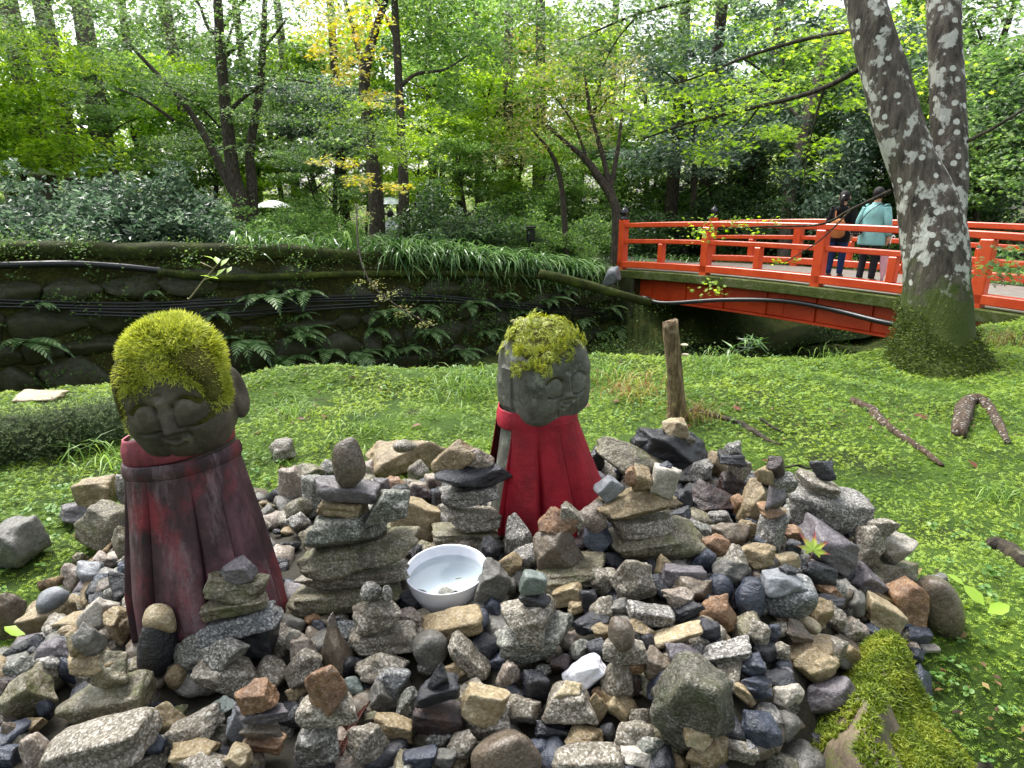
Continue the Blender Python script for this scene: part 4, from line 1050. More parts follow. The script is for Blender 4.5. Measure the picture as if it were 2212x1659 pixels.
sp = MB(); c0 = bp(3.95, .066, -.42) - BO; sp.box(c0, (.24, .018, .4), BM, bev=.004); plate = sp.build('splice_plate', M_red2, bridge)
for a in (-.07, .07):
    for b in (-.15, -.075, 0, .075, .15):
        q = c0 + np.array([BU[0] * a, BU[1] * a, b]) - np.array([BN[0], BN[1], 0]) * .012; v = ICO[1][0] * .013 + q; obj('rivet', mesh('rivet', v, ICO[1][1]), M_red2, plate)
# hose slung along the bridge
M_hose = plain('black_hose', hexc('#1b1d20'), .35, .5, .1, 20)
hp = [on_y(x, y, Y) for x, y, Y in ((1398, 648, 12.9), (1440, 655, 12.6), (1560, 648, 11.8), (1690, 650, 10.9), (1790, 667, 10.2), (1890, 692, 9.45), (1960, 707, 8.9), (2060, 735, 8.3), (2150, 748, 7.6), (2230, 757, 7.0), (2330, 765, 6.6))]
hz = thing('hose', 'thick black hose sagging in front of the red girder', 'hose')
V, F = tube(smooth_line(hp, 80), .042, 10); obj('hose_line', mesh('hose_line', V, F), M_hose, hz)
V, F = tube([hp[0] + Vector((-.12, .05, .02)), hp[0] + Vector((.05, -.03, 0))], .07, 10); obj('coupling', mesh('coupling', V, F), M_hose, hz)
# ================================================================ people
def skin_person(name, label, joints, edges, radii, mat, loc, yaw):
    t = thing(name, label, 'person', loc); t.rotation_euler = (0, 0, yaw)
    me = bpy.data.meshes.new('body'); me.from_pydata(joints, edges, []); o = bpy.data.objects.new('body', me); COL.objects.link(o); o.parent = t; me.materials.append(mat)
    bpy.context.view_layer.objects.active = o
    sk = o.modifiers.new('skin', 'SKIN'); sk.use_smooth_shade = True
    if not me.skin_vertices: me.attributes.new('skin', 'FLOAT', 'POINT')
    lay = me.skin_vertices[0].data
    for i, r_ in enumerate(radii): lay[i].radius = r_ if isinstance(r_, tuple) else (r_, r_); lay[i].use_root = (i == 0)
    ss = o.modifiers.new('sub', 'SUBSURF'); ss.levels = 2; ss.render_levels = 2
    return t, o
def loft(rings, n=28, seed=1, fold=.006, close=True):
    """clothing: rings of (cx, cy, z, rx, ry); smooth skin through them with folds"""
    Rg = smooth_line(np.array(rings, float), 30); V = []; F = []; a = np.linspace(0, 2 * math.pi, n, endpoint=False); wv = Wave(seed, 11)
    for (cx, cy, z, rx, ry) in Rg:
        P = np.stack([cx + rx * np.cos(a), cy + ry * np.sin(a), 0 * a + z], -1); k = 1 + fold / .15 * wv(P * np.array([1, 1, .5])); P[:, 0] = cx + (P[:, 0] - cx) * k; P[:, 1] = cy + (P[:, 1] - cy) * k; V.append(P)
    m = len(Rg); V = np.concatenate(V)
    for i in range(m - 1):
        for k in range(n): F.append((i * n + k, i * n + (k + 1) % n, (i + 1) * n + (k + 1) % n, (i + 1) * n + k))
    if close: F.append(tuple((m - 1) * n + k for k in range(n)))
    return V, F
def sleeve(P, r, seed): 
    V, F = tube(smooth_line(P, 16), np.interp(np.linspace(0, 1, 16), np.linspace(0, 1, len(r)), r), 14, True, .06, seed); return V, F
M_skin = plain('skin', hexc('#b98a6c'), .5, .4, .05, 10); M_hair = plain('black_hair', hexc('#1a1512'), .55, .35, .25, 60, 90, .9, .012)
def figure(name, label, loc, yaw, Hh, top, top_mat, leg_mat, shoe_mat, hair, headtilt, hands, coat):
    k = Hh / 1.65
    J = [(0, 0, .90), (0, 0, 1.08), (0, 0, 1.28), (0, 0, 1.40), (0, headtilt * .3, 1.47), (0, headtilt, 1.60),
         (-.17, 0, 1.345), hands[0][0], hands[0][1], (.17, 0, 1.345), hands[1][0], hands[1][1],
         (-.09, 0, .84), (-.10, -.015, .47), (-.10, .015, .09), (-.105, -.13, .035), (.09, 0, .84), (.105, -.015, .47), (.11, .015, .09), (.12, -.13, .035)]
    J = [tuple(np.array(j) * k) for j in J]
    E = [(0, 1), (1, 2), (2, 3), (3, 4), (4, 5), (2, 6), (6, 7), (7, 8), (2, 9), (9, 10), (10, 11), (0, 12), (12, 13), (13, 14), (14, 15), (0, 16), (16, 17), (17, 18), (18, 19)]
    rad = [(.15, .11), (.13, .10), (.15, .10), .06, .05, (.082, .098), .055, .042, .030, .055, .042, .030, .085, .058, .042, .035, .085, .058, .042, .035]
    rad = [tuple(np.array(r_ if isinstance(r_, tuple) else (r_, r_)) * k) for r_ in rad]
    t, b = skin_person(name, label, J, E, rad, M_skin, loc, yaw)
    for s_ in (0, 6):      # trousers and shoes
        q = [J[12 + (0 if s_ == 0 else 4)], J[13 + (0 if s_ == 0 else 4)], J[14 + (0 if s_ == 0 else 4)]]
        q = [(q[0][0], q[0][1], q[0][2] + .08)] + q; V, F = sleeve(q, [.105 * k, .098 * k, .068 * k, .054 * k], 3 + s_); obj('trouser_leg', mesh('trouser_leg', V, F), leg_mat, t)
        f = J[15 + (0 if s_ == 0 else 4)]; sv = ICO[3][0] * np.array([.05, .135, .045]); sv[:, 2] = np.maximum(sv[:, 2], -.032); obj('shoe', mesh('shoe', sv + np.array([f[0], f[1] + .075, .034]), ICO[3][1]), shoe_mat, t)
    V, F = loft([tuple(np.array(r_) * k) for r_ in coat], seed=8); jk = obj('jacket', mesh('jacket', V, F), top_mat, t); jk.modifiers.new('thickness', 'SOLIDIFY').thickness = .012
    for a in (6, 9):
        V, F = sleeve([np.array(J[a]) + np.array([0, 0, .02]), J[a], J[a + 1], np.array(J[a + 1]) * .12 + np.array(J[a + 2]) * .88], [.072 * k, .078 * k, .064 * k, .052 * k], a); obj('sleeve', mesh('sleeve', V, F), top_mat, jk)
    hc = np.array(J[5]); D_ = ICO[4][0]
    hvv = D_ * np.array([.092, .106, .115]) * k + D_ * .004 * Wave(4, 45)(D_)[:, None]; cut = (D_[:, 1] < -.35) & (D_[:, 2] < .35); hvv[cut] *= .86      # hair leaves the face free (face looks to -Y)
    hr = obj('hair', mesh('hair', hvv + hc + np.array([0, .008, .012]), ICO[4][1]), M_hair, t)
    for s_ in (-1, 1):
        ev = ICO[2][0] * np.array([.012, .02, .032]) * k; obj('ear', mesh('ear', ev + hc + np.array([s_ * .096 * k, -.012, -.01]), ICO[2][1]), M_skin, t)
    nv = ICO[2][0] * np.array([.013, .018, .024]); obj('nose', mesh('nose', nv + hc + np.array([0, -.102 * k, -.012]), ICO[2][1]), M_skin, t)
    for a, s_ in ((8, -1), (11, 1)):       # hands: palm, four fingers, thumb
        hb = MB(); w_ = np.array(J[a]); hb.tube(smooth_line([w_, w_ + np.array([0, -.005, -.05]), w_ + np.array([0, -.012, -.085])], 6), [.026, .034, .036, .036, .034, .03], 10)
        for i in range(4):
            o_ = w_ + np.array([0, -.028 + i * .017, -.085]); L = (.06, .07, .066, .052)[i]; hb.tube(smooth_line([o_, o_ + np.array([-s_ * .004, -.003, -L * .5]), o_ + np.array([-s_ * .016, -.004, -L])], 5), [.009, .009, .008, .008, .006], 6)
        o_ = w_ + np.array([0, -.03, -.045]); hb.tube([o_, o_ + np.array([-s_ * .012, -.028, -.025]), o_ + np.array([-s_ * .016, -.034, -.05])], [.011, .010, .007], 6)
        hb.build('hand', M_skin, t, smooth=True)
    return t, J, hc, jk
M_blackcloth = plain('black_cloth', hexc('#131316'), .8, .2, .2, 12, 60, .3, .006); M_denim = plain('denim', hexc('#23355f'), .8, .2, .2, 25); M_teal = plain('teal_nylon', hexc('#7fb6b4'), .45, .4, .12, 10, 22, .5, .012)
M_trou = plain('charcoal_trousers', hexc('#24252b'), .8, .2, .15, 15); M_shoe = plain('dark_shoes', hexc('#1b1a1a'), .5, .4, .1, 20); M_tan = plain('tan_leather', hexc('#b5713f'), .45, .4, .15, 12); M_lil = plain('lilac_umbrella_cloth', hexc('#cdbccb'), .45, .3, .12, 14); M_pink = plain('pink_umbrella_cloth', hexc('#dba9b4'), .45, .3, .1, 14)
wl = on_z(1800, 600, .11); ml = on_z(1868, 611, .11)
def face_away(p): return math.atan2(-p.x, p.y) + math.pi      # bodies look along local -Y: turn away from the camera
wom, J, hc, _ = figure('person', 'person in black hooded jacket and blue jeans with ponytail standing on bridge', wl, face_away(wl) + R(-12), 1.48, 0, M_blackcloth, M_denim, M_shoe, 'tail', -.01,
   [[(-.22, .03, 1.10), (-.20, -.04, .88)], [(.22, .03, 1.10), (.23, -.03, .87)]], [(0, .0, .74, .19, .15), (0, 0, .90, .195, .155), (0, 0, 1.08, .175, .14), (0, 0, 1.25, .20, .14), (0, 0, 1.36, .17, .115), (0, .01, 1.42, .09, .085), (0, .01, 1.45, .07, .07)])
tl = MB(); tl.tube(smooth_line([hc + np.array([0, .10, .02]), hc + np.array([0, .15, -.03]), hc + np.array([.005, .135, -.14]), hc + np.array([.01, .12, -.2])], 12), [.022, .03, .036, .038, .038, .037, .035, .033, .03, .025, .018, .008], 10); tl.build('ponytail', M_hair, wom, smooth=True)
M_white = plain('white_cloth', hexc('#e9e9e6'), .6, .3, .05, 20)
obj('hair_tie', mesh('hair_tie', ICO[2][0] * .022 + hc + np.array([.0, .115, .02]), ICO[2][1]), M_white, wom)
hd_ = MB(); hv2 = ICO[3][0] * np.array([.13, .075, .09]); hd_.add(hv2 + np.array([0, .10, 1.36]), ICO[3][1]); hd_.build('hood', M_blackcloth, wom, smooth=True).scale = (.897, .897, .897)
def on_person(t, pts): return [t.matrix_world @ Vector(p) for p in pts]
bpy.context.view_layer.update()
def local_thing(name, label, cat, t): o = thing(name, label, cat, t.location); o.rotation_euler = t.rotation_euler; return o
bpk = local_thing('backpack', 'small tan leather backpack on the person in black', 'backpack', wom)
bpk.scale = (.897, .897, .897)
bv = np.sign(ICO[4][0]) * np.abs(ICO[4][0]) ** .7; bv /= np.abs(bv).max(); bv = bv * np.array([.15, .075, .19]); bv[:, 0] *= 1 - .18 * (bv[:, 2] / .19 + 1) / 2
obj('bag', mesh('bag', bv + np.array([0, .215, 1.0]), ICO[4][1]), M_tan, bpk)
fv = ICO[3][0] * np.array([.125, .04, .085]); obj('flap', mesh('flap', fv + np.array([0, .262, 1.10]), ICO[3][1]), M_tan, bpk)
for s_ in (-1, 1):
    V, F = tube(smooth_line([(s_ * .07, .19, 1.16), (s_ * .085, .16, 1.30), (s_ * .09, .09, 1.39), (s_ * .1, -.02, 1.40), (s_ * .13, -.12, 1.28)], 16), .013, 6); obj('strap', mesh('strap', V, F), M_tan, bpk)
def folded_umbrella(label, p, mat, lean, L=.72):
    t = thing('folded_umbrella', label, 'umbrella', p); t.rotation_euler = lean; b = MB(); m = 16; V = []
    prof = [(0, .02), (.06, .024), (.14, .045), (.3, .075), (.42, .085), (.5, .07)]
    b2 = []; 
    for (z, r_) in prof:
        for k in range(m): a = 2 * math.pi * k / m; rr = r_ * (1 + .22 * math.cos(4 * a + z * 3)); b2.append((rr * math.cos(a), rr * math.sin(a), z))
    F = [(i * m + k, i * m + (k + 1) % m, (i + 1) * m + (k + 1) % m, (i + 1) * m + k) for i in range(5) for k in range(m)] + [tuple(range(m))[::-1], tuple(5 * m + k for k in range(m))]
    obj('canopy', mesh('canopy', b2, F), mat, t); obj('shaft', mesh('shaft', *tube([(0, 0, -.06), (0, 0, .66)], .006, 6)), M_blackm, t)
    obj('handle', mesh('handle', *tube(smooth_line([(0, 0, .62), (0, 0, .72), (.03, 0, .76), (.06, 0, .73)], 10), .012, 8)), M_white, t); return t
hw = on_person(wom, [J[11]])[0]
folded_umbrella('folded lilac umbrella held pointing down by the person in black', (hw.x, hw.y, hw.z - .74), M_lil, (0, R(-2), 0))
man, J2, hc2, _ = figure('person', 'person in long pale teal jacket and dark trousers looking up on bridge', ml, face_away(ml) + R(-22), 1.53, 0, M_teal, M_trou, M_shoe, 'short', -.012,
   [[(-.25, .03, 1.10), (-.26, -.05, .86)], [(.25, .03, 1.10), (.25, -.06, .86)]], [(0, 0, .70, .24, .18), (0, 0, .88, .225, .17), (0, 0, 1.08, .20, .155), (0, 0, 1.25, .215, .15), (0, 0, 1.36, .175, .12), (0, .01, 1.42, .09, .085), (0, .01, 1.455, .075, .075)])
bpy.context.view_layer.update()
cb = local_thing('shoulder_bag', 'black spotted shoulder bag hanging beside the teal jacket', 'bag', man)
cb.scale = (.927, .927, .927); mdot = Mat('spotted_black'); vd = mdot.vor(26, rnd=.2); mdot.bsdf(mdot.mix(hexc('#17171b'), hexc('#d8d8d8'), mdot.ramp(vd, [(.2, 1.0), (.26, 0.0)])), .5, .4)
bv = np.sign(ICO[3][0]) * np.abs(ICO[3][0]) ** .75; bv /= np.abs(bv).max(); obj('pouch', mesh('pouch', bv * np.array([.12, .05, .09]) + np.array([.22, .19, .96]), ICO[3][1]), mdot.m, cb)
V, F = tube(smooth_line([(.2, .21, 1.03), (.08, .19, 1.25), (-.06, .12, 1.40), (-.10, 0, 1.43), (-.05, -.15, 1.28)], 18), .009, 6); obj('strap', mesh('strap', V, F), M_blackm, cb)
mwv = on_person(man, [J2[8]])[0]
folded_umbrella('folded pink umbrella held pointing down by the person in teal', (mwv.x, mwv.y, mwv.z - .74), M_pink, (0, R(4), 0))
# visitors with umbrellas far behind, in the trees
def open_umbrella(label, p, mat, r_=.5, tilt=(0, 0, 0)):
    t = thing('open_umbrella', label, 'umbrella', p); t.rotation_euler = tilt; V = [(0, 0, 0)]; F = []
    for i in range(1, 7):
        f = i / 6
        for k in range(32): a = 2 * math.pi * k / 32; sag = 1 - .05 * f * (1 - abs(math.cos(4 * a))); V.append((r_ * f * sag * math.cos(a), r_ * f * sag * math.sin(a), -.30 * r_ * 1.2 * f ** 2.0 - .02 * f * (1 - abs(math.cos(4 * a)))))
    F += [(0, 1 + k, 1 + (k + 1) % 32) for k in range(32)]
    for i in range(5): F += [(1 + i * 32 + k, 1 + (i + 1) * 32 + k, 1 + (i + 1) * 32 + (k + 1) % 32, 1 + i * 32 + (k + 1) % 32) for k in range(32)]
    obj('canopy', mesh('canopy', V, F), mat, t); obj('shaft', mesh('shaft', *tube([(0, 0, .06), (0, 0, -.85)], .008, 6)), M_blackm, t)
    for k in range(8):
        a = math.pi / 4 * k; obj('rib', mesh('rib', *tube([(0, 0, -.01), (.5 * r_ * math.cos(a), .5 * r_ * math.sin(a), -.1 * r_ - .006), (.98 * r_ * math.cos(a), .98 * r_ * math.sin(a), -.36 * r_)], .004, 5)), M_blackm, t)
    return t
mcl = Mat('clear_vinyl'); t1 = mcl.n('BsdfTransparent'); t1.inputs[0].default_value = (.85, .93, .9, 1); b1 = mcl.n('BsdfPrincipled'); b1.inputs['Base Color'].default_value = hexc('#c9d8d2'); b1.inputs['Roughness'].default_value = .2
mx = mcl.n('MixShader'); mx.inputs[0].default_value = .45; mcl.l(t1.outputs[0], mx.inputs[1]); mcl.l(b1.outputs[0], mx.inputs[2]); mcl.l(mx.outputs[0], mcl.out.inputs[0])
M_shirt = plain('pale_shirt', hexc('#c9ccd0'), .7, .3, .1, 12)
coat0 = [(0, 0, .78, .19, .14), (0, 0, .95, .185, .14), (0, 0, 1.1, .18, .135), (0, 0, 1.26, .205, .14), (0, 0, 1.36, .17, .11), (0, .01, 1.42, .09, .08), (0, .01, 1.45, .07, .07)]
for (px, py, D_, lab, ulab, um, du) in ((843, 455, 17.5, 'person in pale shirt walking under clear umbrella between dark trunks', 'clear umbrella between the two dark trunks', mcl.m, (-.15, 0)),
                                    (580, 462, 17.0, 'visitor hidden to the shoulders by the maple under a white umbrella', 'white umbrella just right of the forked maple', M_white, (0, 0)),
                                    (62, 392, 16.0, 'visitor behind the dark shrubs at the far left', 'white umbrella above the dark shrubs at the far left', M_white, (0, 0))):
    hp_ = at(px, py, D_); foot = Vector((hp_.x, hp_.y, hp_.z - 1.66))
    pr_, Jp, hcp, _ = figure('person', lab, foot, face_away(foot), 1.60, 0, M_shirt, M_trou, M_shoe, '', 0, [[(-.22, .0, 1.10), (-.20, -.14, .98)], [(.21, -.06, 1.12), (.12, -.24, 1.18)]], coat0)
    open_umbrella(ulab, (foot.x + .1 + du[0], foot.y + .12, foot.z + 2.02), um)
# ================================================================ woods
def bark(name, a, b, c, lich=None, amt=.6, scale=30, moss=None, lsc=1.0):
    m = Mat(name); n = m.noise(scale, 6, .7, offset=False, stretch=(1, 1, .22)); col = m.ramp(n, [(.35, a), (.5, b), (.68, c)])
    if lich is not None: col = m.mix(col, lich, m.ramp(m.noise(scale * .45 * lsc, 5, .6, 0.15, offset=False, stretch=(1, 1, .8)), [(amt, 0.0), (amt + .05, .85)]))
    if moss is not None:
        vo = m.n('TexVoronoi'); vo.inputs['Scale'].default_value = 15; m.l(m.coord(False), vo.inputs['Vector']); sc_ = m.n('SeparateColor'); m.l(vo.outputs['Color'], sc_.inputs[0])
        spot = m.math(m.ramp(m.math(vo.outputs['Distance'], m.math(m.noise(40, 3, .6, offset=False), .22), 'ADD'), [(.36, 1.0), (.42, 0.0)]), m.ramp(sc_.outputs[0], [(.45, 0.0), (.5, .85)])); col = m.mix(col, hexc('#c6c8bf'), spot)
        c_ = m.n('NewGeometry'); sp = m.n('SeparateXYZ'); m.l(c_.outputs['Position'], sp.inputs[0]); z0, z1 = moss
        hgt = m.n('MapRange'); hgt.inputs[1].default_value = z0; hgt.inputs[2].default_value = z1; hgt.inputs[3].default_value = 1; hgt.inputs[4].default_value = 0; m.l(sp.outputs[2], hgt.inputs[0])
        f = m.math(hgt.outputs[0], m.math(m.noise(9, 5, .7, offset=False), 1.0), 'ADD'); col = m.mix(col, hexc('#3c4a17'), m.ramp(f, [(.78, 0.0), (1.0, 1.0)]))
    return m.bsdf(col, .8, .3, m.bump(n, .8, .03))
M_bark = bark('dark_wet_bark', hexc('#1b1712'), hexc('#352f26'), hexc('#585040'), hexc('#6a6a58'), .63)
M_bark2 = bark('grey_cedar_bark', hexc('#3a352d'), hexc('#5a5348'), hexc('#7b7467'), None, scale=18)
M_lich = bark('lichen_bark', hexc('#2b2722'), hexc('#4b453d'), hexc('#6e675c'), hexc('#b9bab2'), .535, 22, moss=(.45, 1.35))
L_bright = leaf_mat('maple_leaf_bright', [hexc('#557a22'), hexc('#7a9f30'), hexc('#98b83e'), hexc('#b4cc5c')], .58, .4, .4, 1.7)
L_mid = leaf_mat('leaf_green', [hexc('#38562a'), hexc('#527638'), hexc('#70944a'), hexc('#93ae66')], .55, .35, .5, 1.6)
L_blue = leaf_mat('leaf_blue_green', [hexc('#26382a'), hexc('#3f5742'), hexc('#5b755a'), hexc('#8ea385')], .42, .28, .6, 1.5)
L_yel = leaf_mat('leaf_yellow', [hexc('#7f8f2c'), hexc('#98a234'), hexc('#b2ac3e'), hexc('#c0a042')], .5, .4, .4, 1.6)
L_pale = leaf_mat('leaf_pale_autumn', [hexc('#66783a'), hexc('#85924c'), hexc('#a3a662'), hexc('#ac9a62')], .5, .4, .4, 1.6)
L_dark = leaf_mat('leaf_dark', [hexc('#203219'), hexc('#33502a'), hexc('#4c6c3b'), hexc('#6d8a50')], .42, .3, .6, 1.4)
def maple_leaf():
    tips = [(90, 1.0), (135, .92), (45, .92), (178, .72), (2, .72), (222, .42), (-42, .42)]; pts = []
    for a, r_ in sorted(tips): pts.append((a, r_))
    out = []
    for i, (a, r_) in enumerate(pts):
        out.append((a, r_)); nxt = pts[(i + 1) % len(pts)]; b = nxt[0] + (360 if i == len(pts) - 1 else 0); out.append(((a + b) / 2, .33 if i < len(pts) - 1 else .08))
    V = [(0, 0, 0)] + [(r_ * math.cos(R(a)), r_ * math.sin(R(a)), -.16 * r_ * r_) for a, r_ in out]; n = len(out)
    return np.array(V), np.array([(0, 1 + i, 1 + (i + 1) % n) for i in range(n)])
def star3(): 
    V = [(0, -.25, 0), (.22, .12, .05), (.75, .25, -.1), (.2, .38, .05), (0, 1, -.12), (-.2, .38, .05), (-.75, .25, -.1), (-.22, .12, .05)]
    return np.array(V), np.array([(0, 1, 7), (1, 2, 3), (1, 3, 7), (3, 5, 7), (3, 4, 5), (5, 6, 7)])
def rhomb(): return np.array([(0, -.8, 0), (.42, 0, .1), (0, .95, -.12), (-.42, 0, .1)]), np.array([(0, 1, 2), (0, 2, 3)])
MAPLE, STAR3, RHOMB = maple_leaf(), star3(), rhomb()
def leaf_cloud(blobs, n, size, tmpl, seed, sub=26, spread=.26, flat=.35, tilt=.55, hang=0.0):
    """leaves gathered in flat sprays inside ellipsoids: blobs = [(centre, radii)]"""
    g = np.random.default_rng(seed); vol = np.array([np.prod(b[1]) ** .67 for b in blobs]); cnt = (vol / vol.sum() * n).astype(int) + 1; P = []
    for (c, r_), k in zip(blobs, cnt):
        m = max(3, k // sub); q = g.normal(size=(m, 3)); q /= np.linalg.norm(q, axis=1)[:, None]; q *= (g.uniform(.15, 1, m) ** .4)[:, None]; q = q * np.array(r_) + np.array(c)
        i = g.integers(0, m, k); s_ = spread * (np.prod(r_) ** (1 / 3)); off = g.normal(size=(k, 3)) * np.array([s_, s_, s_ * flat]); off[:, 2] -= hang * (off[:, 0] ** 2 + off[:, 1] ** 2) / max(s_, .01); P.append(q[i] + off)
    P = np.concatenate(P); k = len(P); nr = np.stack([g.normal(scale=tilt, size=k), g.normal(scale=tilt, size=k) - .25, np.ones(k)], -1)
    return scatter(*tmpl, P, frames(nr, g.uniform(0, 6.28, k)), size * g.uniform(.6, 1.35, k))
def px_blob(px, py, D, rx, ry, dz=None):
    m = D / FPX; return (tuple(at(px, py, D)), (rx * m, dz or max(.5, min(rx, 2 * ry) * m * .9), ry * m))
def limb(pts, n=14, sides=9, wob=.06, seed=0):
    """pts = [(px, py, depth, width in picture pixels)]"""
    P = [tuple(at(a, b, d)) for a, b, d, w_ in pts]; rr = [w_ / 2 * d / FPX for a, b, d, w_ in pts]
    return tube(smooth_line(P, n), np.interp(np.linspace(0, 1, n), np.linspace(0, 1, len(rr)), rr), sides, True, wob, seed)
def tree(name, label, base, stems, bark_m, crown=None, leaf_m=None, group=None, cat='tree', n=6000, size=.05, tmpl=STAR3, seed=1, **kw):
    t = thing(name, label, cat, base, group); inv = np.array(base)
    for i, st in enumerate(stems):
        V, F = limb(st, n=8 + 4 * len(st), seed=seed + i); obj('trunk' if i == 0 else 'limb', mesh('trunk', V - inv, F), bark_m, t)
    if crown:
        V, F = leaf_cloud(crown, n, size, tmpl, seed, **kw); obj('crown', mesh('crown', V - inv, F, smooth=False), leaf_m, t)
    return t
def gb(px, py, D):      # a foot on the far ground at this picture column and depth
    p = at(px, py, D); return (p.x, p.y, float(ground_z(p.x, p.y)))
def foot_px(D, px):     # picture row where the far ground is met at depth D
    lo, hi = 200, 900
    for _ in range(30):
        mid = (lo + hi) / 2; p = at(px, mid, D)
        if p.z > ground_z(p.x, p.y): lo = mid
        else: hi = mid
    return hi
# ---- the near forked tree with lichen
TB = hit(2018, 812); TD = depth(TB) + .22
nt_ = thing('maple_tree', 'thick forked tree with white lichen patches and mossy foot', 'tree', TB); inv = np.array(TB)
V, F = limb([(2018, 850, TD, 230), (2018, 812, TD, 200), (2020, 775, TD, 165), (2022, 720, TD, 140), (2022, 620, TD, 126), (2018, 520, TD, 126), (2006, 455, TD, 116), (1978, 370, TD, 96), (1945, 280, TD, 92), (1907, 150, TD, 86), (1868, 0, TD, 76), (1800, -250, TD + .1, 76), (1700, -500, TD + .2, 66)], 70, 40, .035, 3)
d_ = V - np.array(TB); h_ = d_[:, 2]; fl = np.exp(-np.clip(h_, 0, 9) / .16); an = np.arctan2(d_[:, 1], d_[:, 0]); V[:, :2] += (d_[:, :2]) * (.30 * fl * np.sin(5 * an + .6) ** 2 * np.sign(np.sin(5 * an)))[:, None] * .6
trk = obj('trunk', mesh('trunk', V - inv, F), M_lich, nt_)
V, F = limb([(2036, 570, TD + .02, 50), (2044, 490, TD + .03, 70), (2050, 400, TD + .04, 70), (2049, 300, TD + .05, 68), (2044, 150, TD + .05, 66), (2038, 0, TD + .05, 63), (2030, -300, TD + .1, 62), (2020, -500, TD + .1, 55)], 50, 28, .03, 9); obj('limb', mesh('limb', V - inv, F), M_lich, nt_)
for st in ([(1900, 120, TD, 13), (1780, 190, TD + .5, 11), (1640, 230, TD + .9, 9), (1500, 262, TD + 1.3, 6), (1390, 300, TD + 1.5, 3)], [(1880, 60, TD, 11), (1760, 80, TD + .6, 9), (1620, 120, TD + 1.0, 7), (1480, 175, TD + 1.4, 4), (1380, 190, TD + 1.6, 2)],
           [(1925, 412, TD, 9), (1840, 452, TD + .1, 7), (1770, 485, TD + .3, 5), (1640, 490, TD + .5, 4), (1500, 500, TD + .6, 2)], [(2060, 320, TD, 9), (2140, 280, TD - .1, 7), (2230, 225, TD - .2, 5)], [(1840, 452, TD + .1, 4), (1770, 520, TD + .2, 3), (1690, 570, TD + .3, 2)],
           [(1640, 230, TD + .9, 6), (1610, 270, TD + 1, 4), (1560, 320, TD + 1.1, 2)], [(1780, 190, TD + .5, 7), (1760, 260, TD + .6, 5), (1742, 340, TD + .7, 3), (1735, 410, TD + .7, 2)], [(1840, -20, TD, 12), (1600, -20, TD + 1, 9), (1380, 30, TD + 1.5, 6), (1240, 90, TD + 1.8, 3)], [(1380, 30, TD + 1.5, 5), (1330, 90, TD + 1.6, 3), (1300, 150, TD + 1.6, 2)]):
    V, F = limb(st, 20, 7, .05, 4); obj('branch', mesh('branch', V - inv, F), M_bark, nt_)
bl = [px_blob(*b, .45) for b in ((1800, 110, TD + .6, 90, 45), (1700, 180, TD + .9, 100, 40), (1580, 230, TD + 1.2, 110, 38), (1450, 275, TD + 1.5, 90, 38), (1380, 220, TD + 1.6, 70, 40), (1500, 180, TD + 1.4, 90, 38), (1620, 300, TD + 1.1, 100, 26), (1740, 330, TD + .8, 34, 60), (1560, 330, TD + 1.2, 60, 24), (1720, 60, TD + .9, 120, 40), (1830, 210, TD + .7, 60, 40), (1990, 200, TD + .9, 50, 70), (1960, 60, TD + 1, 60, 60))]
V, F = leaf_cloud(bl, 5200, .030, MAPLE, 21, sub=22, spread=.30, flat=.25, tilt=.5); obj('crown', mesh('crown', V - inv, F, smooth=False), L_bright, nt_)
bl = [px_blob(*b, .5) for b in ((1180, 30, TD + 2.0, 110, 50), (1290, 70, TD + 1.8, 110, 50), (1400, 60, TD + 1.6, 90, 50), (1480, 10, TD + 1.4, 120, 40), (1250, 130, TD + 1.8, 70, 40), (1130, 10, TD + 2.1, 60, 30), (1560, -10, TD + 1.2, 120, 30), (1340, 0, TD + 1.7, 120, 40), (1430, 110, TD + 1.6, 60, 30))]
V, F = leaf_cloud(bl, 6500, .030, MAPLE, 22, sub=22, spread=.30, flat=.3, tilt=.6); obj('crown', mesh('crown', V - inv, F, smooth=False), L_mid, nt_)
bl = [px_blob(*b, .22) for b in ((1560, 490, TD + .6, 90, 18), (1480, 505, TD + .65, 50, 18), (1640, 480, TD + .5, 60, 12), (1700, 560, TD + .35, 24, 16), (1520, 620, TD + .5, 34, 22))]
V, F = leaf_cloud(bl, 260, .022, MAPLE, 23, sub=8, spread=.4, flat=.35); obj('crown', mesh('crown', V - inv, F, smooth=False), L_bright, nt_)
bl = [px_blob(*b, .2) for b in ((2160, 575, TD - .3, 60, 18), (2200, 545, TD - .4, 40, 14), (2190, 600, TD - .3, 40, 14))]
V, F = leaf_cloud(bl, 260, .026, MAPLE, 24, sub=10, spread=.4, flat=.3); obj('crown', mesh('crown', V - inv, F, smooth=False), L_mid, nt_)
bl = [px_blob(*b, .6) for b in ((2170, 60, TD + 1, 80, 90), (2190, 180, TD + 1.2, 60, 70), (2130, 280, TD + 1.6, 50, 50), (2200, 380, TD + 1.8, 60, 60))]
V, F = leaf_cloud(bl, 2200, .032, MAPLE, 25, sub=22, spread=.3, flat=.3); obj('crown', mesh('crown', V - inv, F, smooth=False), L_mid, nt_)
